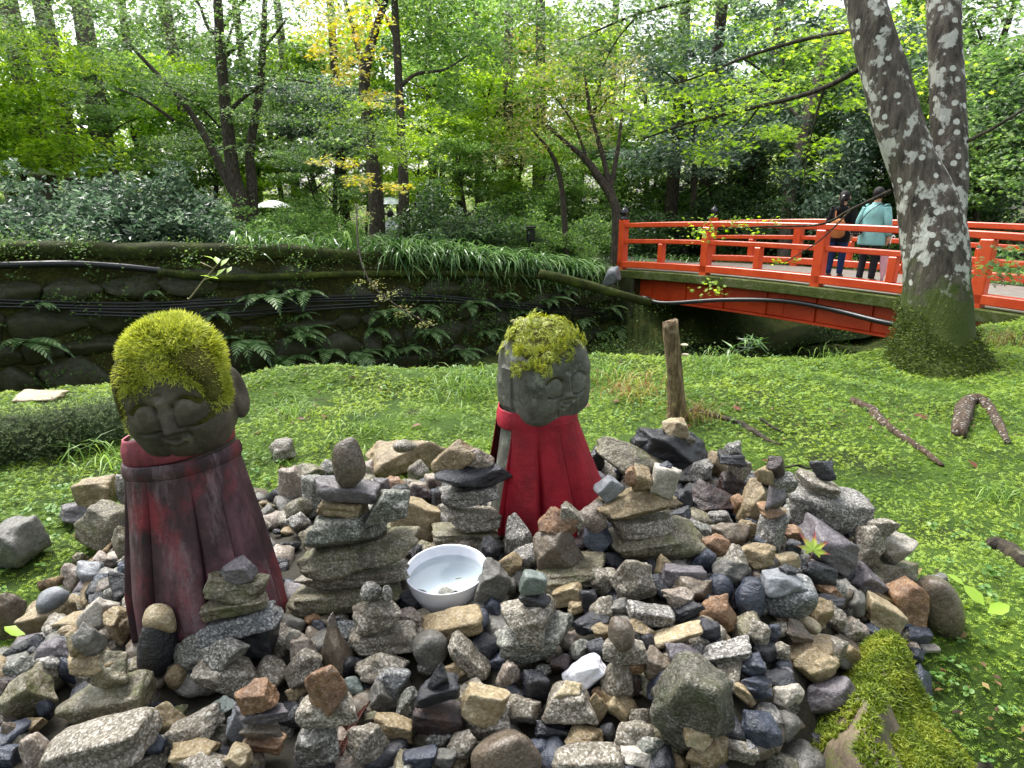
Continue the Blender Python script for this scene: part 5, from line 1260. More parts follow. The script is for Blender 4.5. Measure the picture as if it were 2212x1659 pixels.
# moss on its foot
V = np.array([v.co for v in trk.data.vertices]); k = (V[:, 2] < .55) & (V[:, 2] > -.05); Vs = V[k]; g = np.random.default_rng(3); m = 26000
i = g.integers(0, len(Vs), m); q = Vs[i] + g.normal(scale=.02, size=(m, 3)); ax = q * np.array([1, 1, 0]); ax /= np.linalg.norm(ax, axis=1)[:, None] + 1e-6
side = (ax[:, 0] > -.35) | (q[:, 2] < .22 + .12 * Wave(8, 14)(q)); wv = (.45 * Wave(6, 9)(q) - 2.6 * (q[:, 2] - .36)) > -.25; q, ax = q[side & wv], ax[side & wv]; m = len(q)
V2, F2 = scatter(*blade(.5, 2, .16), q, frames(ax + np.array([0, 0, -.3]) + g.normal(scale=.4, size=(m, 3)), g.uniform(0, 6.28, m)), g.uniform(.012, .026, m))
obj('moss', mesh('moss', V2, F2, smooth=False), leaf_mat('bark_moss', [hexc('#26330d'), hexc('#44561a'), hexc('#667526')], .2, .6, .3, 1.2), nt_)
# ---- trees on the far bank
def stemfoot(px, D): return foot_px(D, px) + 6
D1 = 13.0
tree('maple_tree', 'forked maple with three dark stems on the far bank', gb(525, 520, D1),
     [[(530, stemfoot(530, D1), D1, 40), (524, 450, D1, 34), (505, 380, D1, 28), (490, 260, D1, 25), (478, 120, D1, 22), (470, 0, D1, 18), (462, -160, D1, 12)],
      [(518, 460, D1, 22), (495, 400, D1, 18), (440, 290, D1, 15), (395, 220, D1, 12), (330, 150, D1, 9), (270, 85, D1, 6)],
      [(540, stemfoot(540, D1), D1 + .2, 26), (545, 420, D1 + .2, 24), (540, 330, D1 + .2, 20), (560, 200, D1 + .2, 16), (570, 60, D1 + .2, 13), (575, -100, D1 + .2, 8)],
      [(497, 240, D1, 10), (540, 200, D1 - .3, 8), (600, 170, D1 - .5, 6), (680, 180, D1 - .8, 4)], [(483, 90, D1, 10), (450, 60, D1, 8), (430, 10, D1, 6), (400, -30, D1, 4)], [(562, 110, D1 + .2, 8), (590, 80, D1 + .2, 6), (620, 40, D1, 4)],
      [(375, 260, D1, 8), (310, 215, D1, 6), (250, 190, D1, 4)]], M_bark,
     [px_blob(*b, 1.1) for b in ((300, 120, D1, 110, 55), (420, 40, D1, 150, 50), (590, 60, D1, 110, 55), (400, 190, D1 - .4, 110, 30), (640, 190, D1 - .8, 100, 34), (560, 250, D1 - .3, 90, 22), (700, 260, D1 - 1, 110, 32), (240, 210, D1, 90, 35), (620, 330, D1 - .5, 90, 26), (770, 310, D1 - 1, 80, 34), (350, 300, D1, 80, 22), (480, 330, D1 + .4, 70, 22), (200, 60, D1, 100, 60), (560, -40, D1, 200, 50), (100, 20, D1 - 1, 110, 50), (300, 10, D1 - 1, 110, 45), (700, 0, D1 - 1, 120, 45), (0, 90, D1 - 1, 90, 60), (480, 110, D1 - .5, 90, 40))],
     L_mid, n=21000, size=.058, tmpl=STAR3, seed=31, sub=40, spread=.3, flat=.22)
D2 = 14.5
tree('maple_tree', 'dark leaning trunk left of the clear umbrella', gb(815, 490, D2), [[(818, stemfoot(818, D2), D2, 36), (812, 430, D2, 32), (802, 330, D2, 28), (790, 230, D2, 27), (788, 160, D2, 22), (806, 80, D2, 19), (832, 0, D2, 15), (850, -120, D2, 10)], [(790, 180, D2, 14), (770, 90, D2, 12), (745, 0, D2, 8)]], M_bark,
     [px_blob(*b, 1.2) for b in ((800, -60, D2, 200, 70), (930, 110, D2 + .5, 60, 60), (960, 50, D2 + .6, 80, 60), (985, 190, D2 + .6, 50, 60), (1030, 20, D2 + .4, 90, 50), (900, 10, D2, 90, 50), (1060, 110, D2 + .4, 60, 50))], L_mid, n=8500, size=.07, tmpl=RHOMB, seed=33)
D3 = 14.0
tree('maple_tree', 'slender lichen spotted trunk right of the clear umbrella with yellow leaves', gb(873, 505, D3), [[(875, stemfoot(875, D3), D3, 26), (872, 440, D3, 23), (868, 300, D3, 20), (862, 200, D3, 18), (857, 100, D3, 17), (852, 0, D3, 15), (848, -120, D3, 12)], [(862, 190, D3, 9), (900, 160, D3, 7), (960, 150, D3, 5), (1010, 120, D3, 3)], [(858, 90, D3, 9), (835, 40, D3, 7), (800, -20, D3, 5)], [(770, 440, 10, 4), (775, 540, 9.5, 4), (800, 610, 9.2, 3), (850, 655, 9, 3), (925, 700, 8.8, 2)]], M_bark,
     [px_blob(*b, .6) for b in ((700, 30, 9.5, 50, 40), (730, 90, 9.5, 60, 40), (780, 130, 9.5, 60, 40), (680, 90, 9.6, 30, 30), (790, 50, 9.6, 60, 40), (740, 160, 9.6, 40, 24), (830, 210, 10, 40, 20), (780, 390, 10.5, 50, 14), (840, 410, 10.5, 50, 16), (720, 350, 10.5, 60, 14))], L_yel, n=2400, size=.048, tmpl=MAPLE, seed=35, sub=16)
V, F = leaf_cloud([px_blob(*b, .25) for b in ((800, 612, 9.2, 26, 10), (835, 640, 9.1, 28, 12), (875, 668, 9, 28, 12), (915, 695, 8.9, 22, 10), (790, 470, 9.8, 20, 14))], 420, .026, MAPLE, 37, sub=12, spread=.4, flat=.5); obj('crown', mesh('crown', V - np.array(gb(873, 505, D3)), F, smooth=False), L_pale, bpy.data.objects['maple_tree.003'])
obj('crown', mesh('crown', *[(lambda V, F: (V - np.array(gb(873, 505, D3)), F))(*leaf_cloud([px_blob(*b, .8) for b in ((800, 260, 12, 90, 24), (880, 290, 12, 80, 26), (760, 230, 12, 70, 22), (900, 340, 12, 60, 26), (830, 330, 12, 60, 20))], 2600, .05, STAR3, 36, sub=30, spread=.3, flat=.22))][0], smooth=False), L_bright, bpy.data.objects['maple_tree.003'])
D4 = 14.5
tree('cherry_tree', 'slim multi stemmed tree with thin pale yellow leaves beside the bridge', gb(1325, 560, D4), [[(1330, stemfoot(1330, D4), D4, 24), (1332, 470, D4, 22), (1318, 420, D4, 19), (1270, 350, D4, 14), (1225, 310, D4, 10), (1180, 270, D4, 6)], [(1325, 430, D4, 14), (1300, 330, D4, 11), (1275, 240, D4, 8), (1262, 150, D4, 5)], [(1318, 410, D4, 12), (1335, 320, D4, 9), (1345, 230, D4, 6), (1352, 160, D4, 3)],
     [(1225, stemfoot(1225, D4 + .6), D4 + .6, 14), (1215, 420, D4 + .6, 12), (1195, 340, D4 + .6, 9), (1150, 280, D4 + .6, 5)], [(1270, 350, D4, 7), (1240, 270, D4, 5), (1200, 210, D4, 3)]], M_bark,
     [px_blob(*b, 1.0) for b in ((1180, 200, D4, 90, 60), (1280, 170, D4, 90, 60), (1120, 270, D4, 70, 50), (1230, 280, D4, 100, 50), (1330, 250, D4, 60, 60), (1150, 120, D4, 80, 50), (1360, 170, D4, 40, 60), (1100, 330, D4, 60, 30), (1280, 100, D4, 90, 40))], L_pale, n=4200, size=.055, tmpl=RHOMB, seed=41, sub=9, spread=.24, flat=.8)
D5 = 17
tree('leaning_tree', 'leaning ivy clad trunk behind the bridge rail', gb(1690, 470, D5), [[(1690, stemfoot(1690, D5), D5, 30), (1705, 430, D5, 27), (1725, 330, D5, 25), (1750, 230, D5, 22), (1775, 140, D5, 18), (1800, 40, D5, 14)], [(1740, 270, D5, 9), (1680, 210, D5, 7), (1620, 190, D5, 4)]], M_bark2,
     [px_blob(*b, .5) for b in ((1850, 250, D5 - 1, 36, 60), (1830, 340, D5 - 1, 44, 60), (1800, 420, D5 - 1, 50, 50), (1700, 380, D5 - .3, 22, 40), (1860, 180, D5 - 1, 30, 40), (1790, 460, D5 - 1, 60, 30))], L_blue, n=4200, size=.075, tmpl=RHOMB, seed=43, spread=.3, flat=1.0, tilt=1.2)
# ---- shared crowns for the standing woods
def crown_mesh(name, seed, n, size, blobs, tmpl=RHOMB, **kw): return mesh(name, *leaf_cloud(blobs, n, size, tmpl, seed, **kw), smooth=False)
def rand_blobs(seed, n, R0, H0, r0, r1): 
    g = np.random.default_rng(seed); return [((g.normal() * R0 * .55, g.normal() * R0 * .55, H0 + g.uniform(-1, 1) * R0 * .75), (lambda q: (q, q, q * .42))(g.uniform(r0, r1))) for _ in range(n)]
CRB = [crown_mesh('crown', 60 + i, 9000, .105, rand_blobs(60 + i, 26, 2.6, 5.2, .7, 1.3), sub=44, spread=.34, flat=.3, tilt=.6) for i in range(3)]
def shrub_blobs(seed, n): 
    g = np.random.default_rng(seed); return [((g.normal() * .55, g.normal() * .5, .25 + abs(g.normal()) * .45), (.34, .34, .22)) for _ in range(n)]
SHB = [crown_mesh('foliage', 80 + i, 5200, .05, shrub_blobs(80 + i, 20), sub=22, spread=.34, flat=.5, tilt=.8) for i in range(3)]
def trunk_mesh(name, H0, r0, seed, lean=.3, n=12, branches=5):
    g = np.random.default_rng(seed); b = MB(); P = smooth_line([(0, 0, -.4), (g.normal() * lean * .3, g.normal() * lean * .3, H0 * .4), (g.normal() * lean, g.normal() * lean, H0)], n); b.add(*tube(P, np.linspace(r0, r0 * .45, n), 9, True, .05, seed))
    return mesh(name, *b.get()), P
def limb_mesh(P, seed, r0):
    g = np.random.default_rng(seed); i = g.integers(len(P) // 3, len(P) - 1); a = g.uniform(0, 6.28); L = g.uniform(1.2, 2.6); p = np.array(P[i]); return mesh('limb', *tube(smooth_line([p, p + np.array([math.cos(a) * L * .5, math.sin(a) * L * .5, L * .35]), p + np.array([math.cos(a) * L, math.sin(a) * L, L * .5])], 8), np.linspace(r0 * .4, r0 * .08, 8), 6))
TRK = []
for i in range(4):
    me_, P_ = trunk_mesh('trunk', 6.0, .14, 90 + i, .5); TRK.append((me_, [limb_mesh(P_, 900 + 10 * i + k, .14) for k in range(6)]))
CED = [trunk_mesh('trunk', 16, .30, 95 + i, .15)[0] for i in range(2)]
def set_slot(o, m_): o.material_slots[0].link = 'OBJECT'; o.material_slots[0].material = m_
for me_ in CRB + SHB: me_.materials.append(L_mid)
for me_, ls in TRK:
    me_.materials.append(M_bark)
    for l_ in ls: l_.materials.append(M_bark)
for me_ in CED: me_.materials.append(M_bark2)
def wood_tree(px, D, sc, leaf_m, lab, i, zs=1.0):
    b = gb(px, 450, D); t = thing('broadleaf_tree', lab, 'tree', b, 'trees standing in the woods'); t.scale = (sc, sc, sc * zs); t.rotation_euler = (0, 0, i * 1.7)
    tm, ls = TRK[i % 4]; obj('trunk', tm, None, t)
    for l_ in ls: obj('limb', l_, None, t)
    c = obj('crown', CRB[i % 3], None, t); set_slot(c, leaf_m); c.rotation_euler = (0, 0, i * 2.3); return t
WOOD = [(1480, 18.5, .80, L_blue, 'blue green tree with layered boughs over the far end of the bridge'), (1620, 21, 1.0, L_blue, 'tall blue green tree behind the middle of the bridge'), (1780, 20, .85, L_mid, 'green tree behind the two people on the bridge'), (1930, 19, .9, L_blue, 'blue green tree behind the lichen trunk'), (2100, 17, .9, L_mid, 'green tree behind the right end of the bridge'), (2240, 15, .9, L_dark, 'dark tree at the right picture edge'),
        (1390, 24, 1.0, L_mid, 'green tree beyond the cherry tree'), (1250, 26, 1.1, L_bright, 'light green tree far behind the cherry tree'), (1060, 22, .85, L_bright, 'light green tree between the slender trunk and the cherry tree'), (960, 25, 1.1, L_mid, 'green tree behind the slender spotted trunk'), (860, 28, 1.2, L_bright, 'light green tree far behind the clear umbrella'), (720, 21, .8, L_blue, 'blue green tree behind the forked maple limbs'), (600, 24, 1.0, L_mid, 'green tree beyond the white umbrella'), (470, 20, .75, L_mid, 'green tree directly behind the forked maple'),
        (330, 22, .95, L_bright, 'light green tree behind the left cedars'), (200, 19, .8, L_mid, 'green tree between the left cedars'), (60, 16, .8, L_bright, 'light yellowish tree at the left picture edge'), (-80, 14, .8, L_bright, 'yellowish tree cut by the left picture edge'), (120, 27, 1.1, L_bright, 'light green tree far behind the left cedars'), (1560, 30, 1.3, L_bright, 'pale tree in the gap above the bridge'), (1860, 30, 1.3, L_mid, 'tall tree far behind the bridge people'), (1150, 33, 1.3, L_mid, 'tall far tree above the cherry tree'), (700, 34, 1.3, L_bright, 'tall far tree above the yellow leaves'), (400, 32, 1.3, L_mid, 'tall far tree behind the forked maple')]  # pale and light trees get their tone from the leaf colour
WOOD += [(40, 24, 1.5, L_mid, 'tall canopy tree over the left cedars'), (520, 30, 1.7, L_mid, 'tall canopy tree above the forked maple'), (1010, 31, 1.7, L_bright, 'tall light canopy tree left of the cherry tree'), (1700, 30, 1.6, L_mid, 'tall canopy tree above the leaning ivy trunk'), (2080, 26, 1.5, L_mid, 'tall canopy tree right of the lichen tree'),
         (90, 21, .5, L_mid, 'low understory tree left of the cedar pair'), (230, 23, .55, L_bright, 'low light understory tree behind the left shrubs'), (380, 21, .5, L_mid, 'low understory tree left of the forked maple'), (560, 20, .48, L_bright, 'low light understory tree right of the white umbrella'), (690, 19, .45, L_mid, 'low understory tree between white and clear umbrellas'), (900, 21, .5, L_bright, 'low light understory tree right of the clear umbrella'), (1010, 19.5, .48, L_mid, 'low understory tree behind the camellia shrubs'), (1120, 21, .55, L_bright, 'low light understory tree left of the cherry tree'), (1220, 19, .45, L_mid, 'low understory tree behind the cherry tree'), (1390, 22, .55, L_mid, 'low understory tree beyond the first bridge post'), (1500, 23, .6, L_blue, 'low bluish understory tree beyond the bridge'), (1600, 22, .55, L_blue, 'low glossy understory tree beyond the bridge'), (1720, 21, .55, L_mid, 'low understory tree left of the bridge people'), (1850, 20, .55, L_blue, 'low bluish understory tree behind the bridge people'), (2000, 19, .55, L_mid, 'low understory tree behind the lichen trunk'), (2150, 18, .55, L_blue, 'low bluish understory tree right of the lichen trunk'), (450, 25, .6, L_bright, 'low light understory tree far behind the forked maple'), (780, 24, .55, L_bright, 'low light understory tree far behind the dark leaning trunk'), (1300, 25, .6, L_bright, 'low light understory tree far behind the cherry tree')]
for i, (px, D, sc, lm, lab) in enumerate(WOOD): wood_tree(px, D, sc, lm, lab, i)
CEDAR = [(30, 19, .5, 'thin cedar trunk at the far left edge'), (112, 17, 1.0, 'thick cedar trunk leftmost of the big pair'), (172, 18.5, 1.05, 'thick cedar trunk right of the big pair'), (250, 19, 1.15, 'broad cedar trunk left of the forked maple'), (420, 24, .9, 'cedar trunk seen through the forked maple'), (640, 25, .7, 'slim cedar trunk right of the white umbrella'), (745, 23, .65, 'slim cedar trunk left of the dark leaning trunk'), (940, 28, .8, 'cedar trunk behind the slender spotted trunk'), (1035, 27, .7, 'cedar trunk between the camellia and the cherry tree'), (1098, 22, .72, 'pale grey cedar trunk left of the cherry tree'), (1165, 25, .9, 'grey cedar trunk behind the cherry tree'), (1448, 20, .8, 'dark trunk behind the far bridge post'), (1522, 21, .85, 'dark trunk right of the far bridge post'), (1640, 26, .7, 'slim trunk behind the bridge rail'), (2150, 20, .8, 'trunk behind the right end of the bridge'), (330, 27, .8, 'distant cedar trunk between the left cedars and the maple'), (560, 29, .8, 'distant cedar trunk behind the white umbrella'), (820, 31, .8, 'distant cedar trunk behind the clear umbrella'), (1310, 29, .8, 'distant cedar trunk right of the cherry tree')]
for i, (px, D, sc, lab) in enumerate(CEDAR):
    t = thing('cedar_tree', lab, 'tree', gb(px, 450, D), 'bare cedar trunks in the woods'); t.scale = (sc, sc, 1); t.rotation_euler = (0, 0, i); c = obj('trunk', CED[i % 2], None, t)
    if 'dark' in lab: set_slot(c, M_bark)
    c = obj('crown', CRB[i % 3], None, t); set_slot(c, L_mid); c.location = (0, 0, 8.5); c.scale = (.6 / sc, .6 / sc, .8)
# shrubs
SHRUB = [(20, 10.5, 1.1, L_blue), (110, 10.8, 1.2, L_blue), (210, 10.6, 1.2, L_blue), (300, 10.9, 1.15, L_blue), (380, 11.2, 1.1, L_blue), (450, 11.6, .9, L_mid), (-60, 10, 1.2, L_blue), (60, 12.5, 1.4, L_blue), (180, 12.5, 1.5, L_blue), (320, 12.8, 1.4, L_blue), (600, 12.0, .8, L_mid), (680, 12.4, .8, L_mid), (725, 12.7, .6, L_mid), (640, 14, 1.0, L_dark), (920, 13.6, .9, L_dark), (985, 14.2, 1.25, L_dark), (1050, 14.4, 1.1, L_dark), (1120, 14.8, .95, L_mid), (1190, 15.2, .9, L_mid), (1270, 15.8, 1.0, L_mid), (1400, 18.5, 1.2, L_dark), (1480, 19, 1.4, L_dark), (1570, 18.5, 1.3, L_dark), (1660, 18, 1.3, L_dark), (1760, 17, 1.3, L_dark), (1850, 16.5, 1.3, L_mid), (1950, 15.5, 1.4, L_dark), (2060, 14.5, 1.4, L_mid), (2160, 13.5, 1.4, L_dark), (2250, 12.5, 1.5, L_mid), (520, 15, 1.1, L_mid), (430, 16, 1.3, L_dark), (260, 16, 1.5, L_dark), (120, 15, 1.5, L_dark), (1080, 17, .9, L_mid), (740, 16.5, 1.0, L_mid), (1000, 18, 1.3, L_mid), (1150, 19, 1.4, L_mid), (1340, 20, 1.4, L_mid), (1410, 22, 2.2, L_mid), (1500, 23, 2.3, L_dark), (1590, 22, 2.1, L_mid), (1690, 22, 2.3, L_dark), (1790, 21, 2.2, L_mid), (1900, 20, 2.2, L_dark), (2020, 19, 2.1, L_mid), (2130, 18, 2.2, L_dark), (1230, 22, 2.0, L_mid), (1130, 23, 2.0, L_mid), (950, 24, 2.0, L_mid), (620, 22, 1.9, L_mid)]
SHW = ['at the left edge above the fat pipe', 'second from the left edge above the fat pipe', 'above the end of the fat pipe', "left of the forked maple's lower limb", 'just left of the forked maple foot', 'at the foot of the forked maple', 'cut by the left picture edge', 'tall, behind the leftmost shrubs', 'tall, below the thick cedar pair', 'tall, below the broad cedar', 'right of the forked maple foot', 'below the white umbrella', 'left of the dark leaning trunk', "behind the white umbrella's shrub", 'right of the slender spotted trunk', 'tall camellia like, left of the garden lamp', 'wide, beside the garden lamp', 'right of the garden lamp', 'left of the cherry tree stems', 'behind the cherry tree stems', 'beyond the first bridge post', 'between the two bridge end posts', 'behind the far bridge rail left part', 'behind the far bridge rail middle', 'left of the two bridge people', 'behind the two bridge people', 'behind the lichen trunk', 'right of the lichen trunk', 'behind the right rail end', 'at the right picture edge', 'far behind the forked maple', 'farther left behind the forked maple', 'far below the broad cedar', 'far below the cedar pair', 'behind the garden lamp to its left', 'left behind the dark leaning trunk', 'far behind the camellia', 'far behind the garden lamp', 'far behind the cherry tree', 'tall, beyond the first bridge post', 'tall, between the bridge end posts', 'tall, behind the left part of the far rail', 'tall, behind the middle of the far rail', 'tall, left behind the bridge people', 'tall, right behind the bridge people', 'tall, beyond the lichen trunk', 'tall, beyond the right rail', 'tall, far behind the cherry tree', 'tall, far left of the cherry tree', 'tall, far right of the clear umbrella', 'tall, far right of the white umbrella']
SHL = [{L_blue: 'bluish wet', L_mid: 'fresh green', L_dark: 'dark glossy'}[q_[3]] + ' shrub ' + w_ for q_, w_ in zip(SHRUB, SHW)]
for i, (px, D, sc, lm) in enumerate(SHRUB):
    nm = {L_blue: 'bluish wet', L_mid: 'fresh green', L_dark: 'dark glossy'}[lm]
    where = 'on the left far bank above the wall' if px < 480 else 'under the trees behind the wall' if px < 1340 else 'behind the red bridge'
    t = thing('shrub', SHL[i], 'shrub', gb(px, 450, D), f'{nm} shrubs {where}'); t.scale = (sc, sc, sc * .95); t.rotation_euler = (0, 0, i * 1.3)
    c = obj('foliage', SHB[i % 3], None, t); set_slot(c, lm)
    st = MB()
    for k in range(5):
        a = k * 1.26; st.tube(smooth_line([(0, 0, -.15), (.12 * math.cos(a), .12 * math.sin(a), .25), (.4 * math.cos(a), .4 * math.sin(a), .6)], 6), np.linspace(.02, .006, 6), 5)
    if i == 0: STEMS = mesh('stems', *st.get()); STEMS.materials.append(M_bark)
    obj('stems', STEMS, None, t)
# far woods that read as one mass; their paleness is in the leaf colours
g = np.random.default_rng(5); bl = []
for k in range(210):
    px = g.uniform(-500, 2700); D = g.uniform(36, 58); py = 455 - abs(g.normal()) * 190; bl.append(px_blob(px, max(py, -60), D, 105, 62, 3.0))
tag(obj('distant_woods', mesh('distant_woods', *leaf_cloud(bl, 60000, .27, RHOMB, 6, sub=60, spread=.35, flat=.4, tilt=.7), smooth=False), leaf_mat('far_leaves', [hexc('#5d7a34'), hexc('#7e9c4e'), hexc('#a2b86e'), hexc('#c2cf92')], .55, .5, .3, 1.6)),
    'light green mass of far woods', 'woods', kind='stuff')

# the same woods close in behind the viewer too
bl = []
for k in range(120):
    a = g.uniform(math.radians(100), math.radians(260)); rr_ = g.uniform(5.5, 9); bl.append(((math.sin(a) * rr_ * 1.1, math.cos(a) * rr_, g.uniform(.2, 5.5)), (1.1, 1.1, .6)))
tag(obj('woods_behind_path', mesh('woods_behind_path', *leaf_cloud(bl, 16000, .15, RHOMB, 16, sub=60, spread=.35, flat=.4, tilt=.7), smooth=False), L_dark), 'dense dark woods closing the garden behind the path', 'woods', kind='stuff')
# ================================================================ retaining wall, ferns, cables
def wpt(q, sd, z): c = WA + WE * q + WM * sd; return np.array([c[0], c[1], z])
M_wall = moss_mat('mossy_wall', [hexc('#221f12'), hexc('#3a391a'), hexc('#58572c')], 9)
M_wstone = rock('wall_stone', [(.3, hexc('#1d1e10')), (.5, hexc('#2f3019')), (.72, hexc('#4b4a35'))], scale=60, big=3, lich=hexc('#333f16'), bump=.8, rough=(.4, .8))
wall = thing('retaining_wall', 'dark mossy stone retaining wall along the ravine', 'wall', (0, 0, 0))
V = []; F = []; qs = np.linspace(-7, 10.75, 60); zs = np.linspace(0, 1, 12); wv = Wave(2, 2.5)
for q in qs:
    for t in zs:
        z = -1.9 + t * (float(wall_top(q)) + 1.9); p = wpt(q, -.10 - .10 * (1 - t), z); V.append(p + np.array([*(WM * .04 * float(wv(p))), 0]))
    V.append(wpt(q, .35, float(wall_top(q)) + .0))
n = 13
for i in range(59):
    for k in range(12): F.append((i * n + k, (i + 1) * n + k, (i + 1) * n + k + 1, i * n + k + 1))
F += [tuple(range(59 * n, 59 * n + 13)), tuple(range(12, -1, -1))]
obj('wall_core', mesh('wall_core', V, F), M_wall, wall)
WS = []
for i in range(8):
    me_ = mesh('wall_stone', stone_verts(500 + i, 'm', 2), ICO[2][1]); me_.materials.append(M_wstone); WS.append(me_)
g = np.random.default_rng(12); yaw = math.atan2(WE[1], WE[0]); z = -1.6; row = 0
while z < .95:
    hgt = g.uniform(.32, .52); q = -6.8 + g.uniform(0, .4)
    while q < 10.5:
        L = g.uniform(.38, .95)
        if z + hgt < float(wall_top(q + L / 2)) - .22:
            t = (z + 1.9) / 2.6; o = obj('wall_stone', WS[int(g.integers(8))], None, wall, wpt(q + L / 2, -.11 - .10 * (1 - t) + g.uniform(-.05, .06), z + hgt / 2)); o.scale = (L / 2 * 1.08, .13, hgt / 2 * g.uniform(.9, 1.25)); o.rotation_euler = (g.normal() * .1, g.normal() * .16, yaw)
        q += L
    z += hgt; row += 1
cap = [(wpt(q, -.16, float(wall_top(q)) - .17), wpt(q, .3, float(wall_top(q)) + .015)) for q in qs]     # mossy coping
cv = []; cf = []
for i, q in enumerate(qs):
    zt = float(wall_top(q)) + .012 * math.sin(q * 7) + .01 * math.sin(q * 17); cv += [wpt(q, -.20, zt - .18), wpt(q, -.24, zt - .10), wpt(q, -.22, zt - .01), wpt(q, -.12, zt + .03), wpt(q, .4, zt + .02)]
for i in range(59): cf += [(i * 5 + k, (i + 1) * 5 + k, (i + 1) * 5 + k + 1, i * 5 + k + 1) for k in range(4)]
obj('coping', mesh('coping', cv, cf), moss_mat('coping_moss', [hexc('#171a0c'), hexc('#2c3312'), hexc('#46521c')], 14), wall)
bl = [];
for k in range(120):
    q_ = rng.uniform(-6, 10.4); bl.append((tuple(wpt(q_, rng.uniform(-.34, .1), float(wall_top(q_)) + rng.uniform(-.22, .10))), (.26, .12, .13)))
tag(obj('wall_top_plants', mesh('wall_top_plants', *leaf_cloud(bl, 9000, .032, STAR3, 73, sub=14, spread=.5, flat=.8, tilt=.8, hang=.2), smooth=False), L_mid), 'small leafy plants spilling over the wall top', 'undergrowth', kind='stuff')
# pipes and cables along the wall
def along(name, label, cat, pts, r_, mat, sd=-.34):
    P = [];
    for px, py in pts:
        rr = ray(px, py); a = rr[0] * WM[0] + rr[1] * WM[1]; d = (sd + WA @ WM) / a; P.append(tuple(np.array([0, 0, CAMZ]) + rr * d))
    return tag(obj(name, mesh(name, *tube(smooth_line(P, 70), r_, 9)), mat), label, cat)
M_cable = plain('black_cable', hexc('#14161a'), .32, .5, .1, 20); M_mossp = moss_mat('mossy_pipe', [hexc('#1a1c0c'), hexc('#333b14'), hexc('#525d20')], 16)
along('pipe', 'fat black pipe under the wall coping at the left', 'pipe', ((-150, 575), (0, 573), (150, 570), (260, 576), (350, 585)), .05, M_cable)
along('mossy_pipe', 'moss covered pipe running along the wall towards the bridge', 'pipe', ((340, 588), (500, 600), (700, 594), (900, 590), (1050, 592), (1160, 597)), .06, M_mossp)
ys_ = [((-120, 643), (60, 650), (300, 655), (520, 645), (720, 640), (900, 636), (1050, 648), (1200, 662), (1330, 672), (1420, 690)), ((-120, 650), (60, 657), (300, 662), (540, 650), (740, 645), (920, 641), (1060, 655), (1210, 668), (1330, 680), (1420, 697)),
       ((-120, 660), (80, 664), (320, 668), (560, 655), (760, 650), (940, 650), (1080, 662), (1220, 676), (1330, 688), (1420, 704)), ((150, 672), (320, 677), (480, 676), (640, 664), (800, 655)), ((160, 679), (330, 684), (500, 682), (660, 670), (820, 660))]
for i, (y, lb) in enumerate(zip(ys_, ('topmost long black cable on the wall', 'second long black cable on the wall', 'third long black cable on the wall', 'upper short black cable low on the wall', 'lowest short black cable on the wall'))):
    along('cable', lb, 'cable', y, 0.016, M_cable, -.36 - .02 * i)['group'] = 'cables along the wall'
# fallen mossy pole from the wall to the bridge
lg = [tuple(at(x, y, d)) for x, y, d in ((1165, 592, 11.9), (1230, 606, 12.0), (1310, 628, 12.2), (1405, 655, 12.4))]
tag(obj('fallen_log', mesh('fallen_log', *tube(smooth_line(lg, 24), np.linspace(.10, .085, 24), 10, True, .08, 2)), M_mossp), 'mossy fallen pole sloping down to the bridge foot', 'log')
ab = MB(); c = bp(.18, .1, -.75); ab.box(c, (.7, .55, 1.25), BM, bev=.05); tag(ab.build('abutment', M_wstone), 'dark stone abutment under the left end of the bridge', 'abutment')
o = obj('stone', mesh('stone', stone_verts(801, 'a', 3) * np.array([.2, .16, .22]), ICO[3][1]), RK['L'], None, at(1322, 597, 13.2)); tag(o, 'pale stone beside the first bridge post', 'stone')
# moss and seedlings on the wall face
n = 24000; q = rng.uniform(-6, 10.6, n); z = -1.6 + rng.uniform(0, 1, n) * (wall_top(q) + 1.55); pw = np.stack([WA[0] + WE[0] * q, WA[1] + WE[1] * q, z], -1); keep = Wave(41, 3)(pw) + .6 * Wave(42, 9)(pw) > -.7; pw = pw[keep]; n = len(pw)
pw[:, :2] += -WM[None] * rng.uniform(.14, .25, n)[:, None]; dn = np.stack([np.full(n, -WM[0]), np.full(n, -WM[1]), np.full(n, .1)], -1) + rng.normal(scale=.5, size=(n, 3))
obj('wall_moss', mesh('wall_moss', *scatter(*star(6, .4), pw, frames(dn, rng.uniform(0, 6.28, n)), rng.uniform(.03, .065, n)), smooth=False), leaf_mat('wall_moss_tufts', [hexc('#232a0e'), hexc('#3d4819'), hexc('#5f6c2a')], .25, .6, .3, 1.2), wall)['kind'] = 'stuff'
# ferns
def fern_frond(n=11, L=1.0):
    V = []; F = []
    def c(t): return np.array([0, t * .86, .50 * t - .62 * t * t])
    for i in range(n):
        t = .12 + .86 * i / n; w_ = .24 * math.sin(math.pi * min(1, t * .9 + .12)) ** .8 * (1.15 - t); p0, p1 = c(t - .03), c(t + .035)
        for s in (-1, 1):
            k = len(V); V += [p0, p1, c(t + .07) + np.array([s * w_, .03, -.02 - .05 * w_]), c(t + .015) + np.array([s * w_ * .85, .0, -.03])]; F += [(k, k + 1, k + 2), (k, k + 2, k + 3)] if s < 0 else [(k + 1, k, k + 3), (k + 1, k + 3, k + 2)]
    k = len(V); V += [c(0) + np.array([-.008, 0, 0]), c(0) + np.array([.008, 0, 0]), c(.95)]; F.append((k, k + 1, k + 2))
    return mesh('frond', np.array(V) * L, np.array(F), smooth=False)
FR = fern_frond(); L_fern = leaf_mat('fern_leaf', [hexc('#2f4a2c'), hexc('#4b6e3e'), hexc('#6f935a'), hexc('#98b27c')], .4, .35, .5, 1.4); FR.materials.append(L_fern)
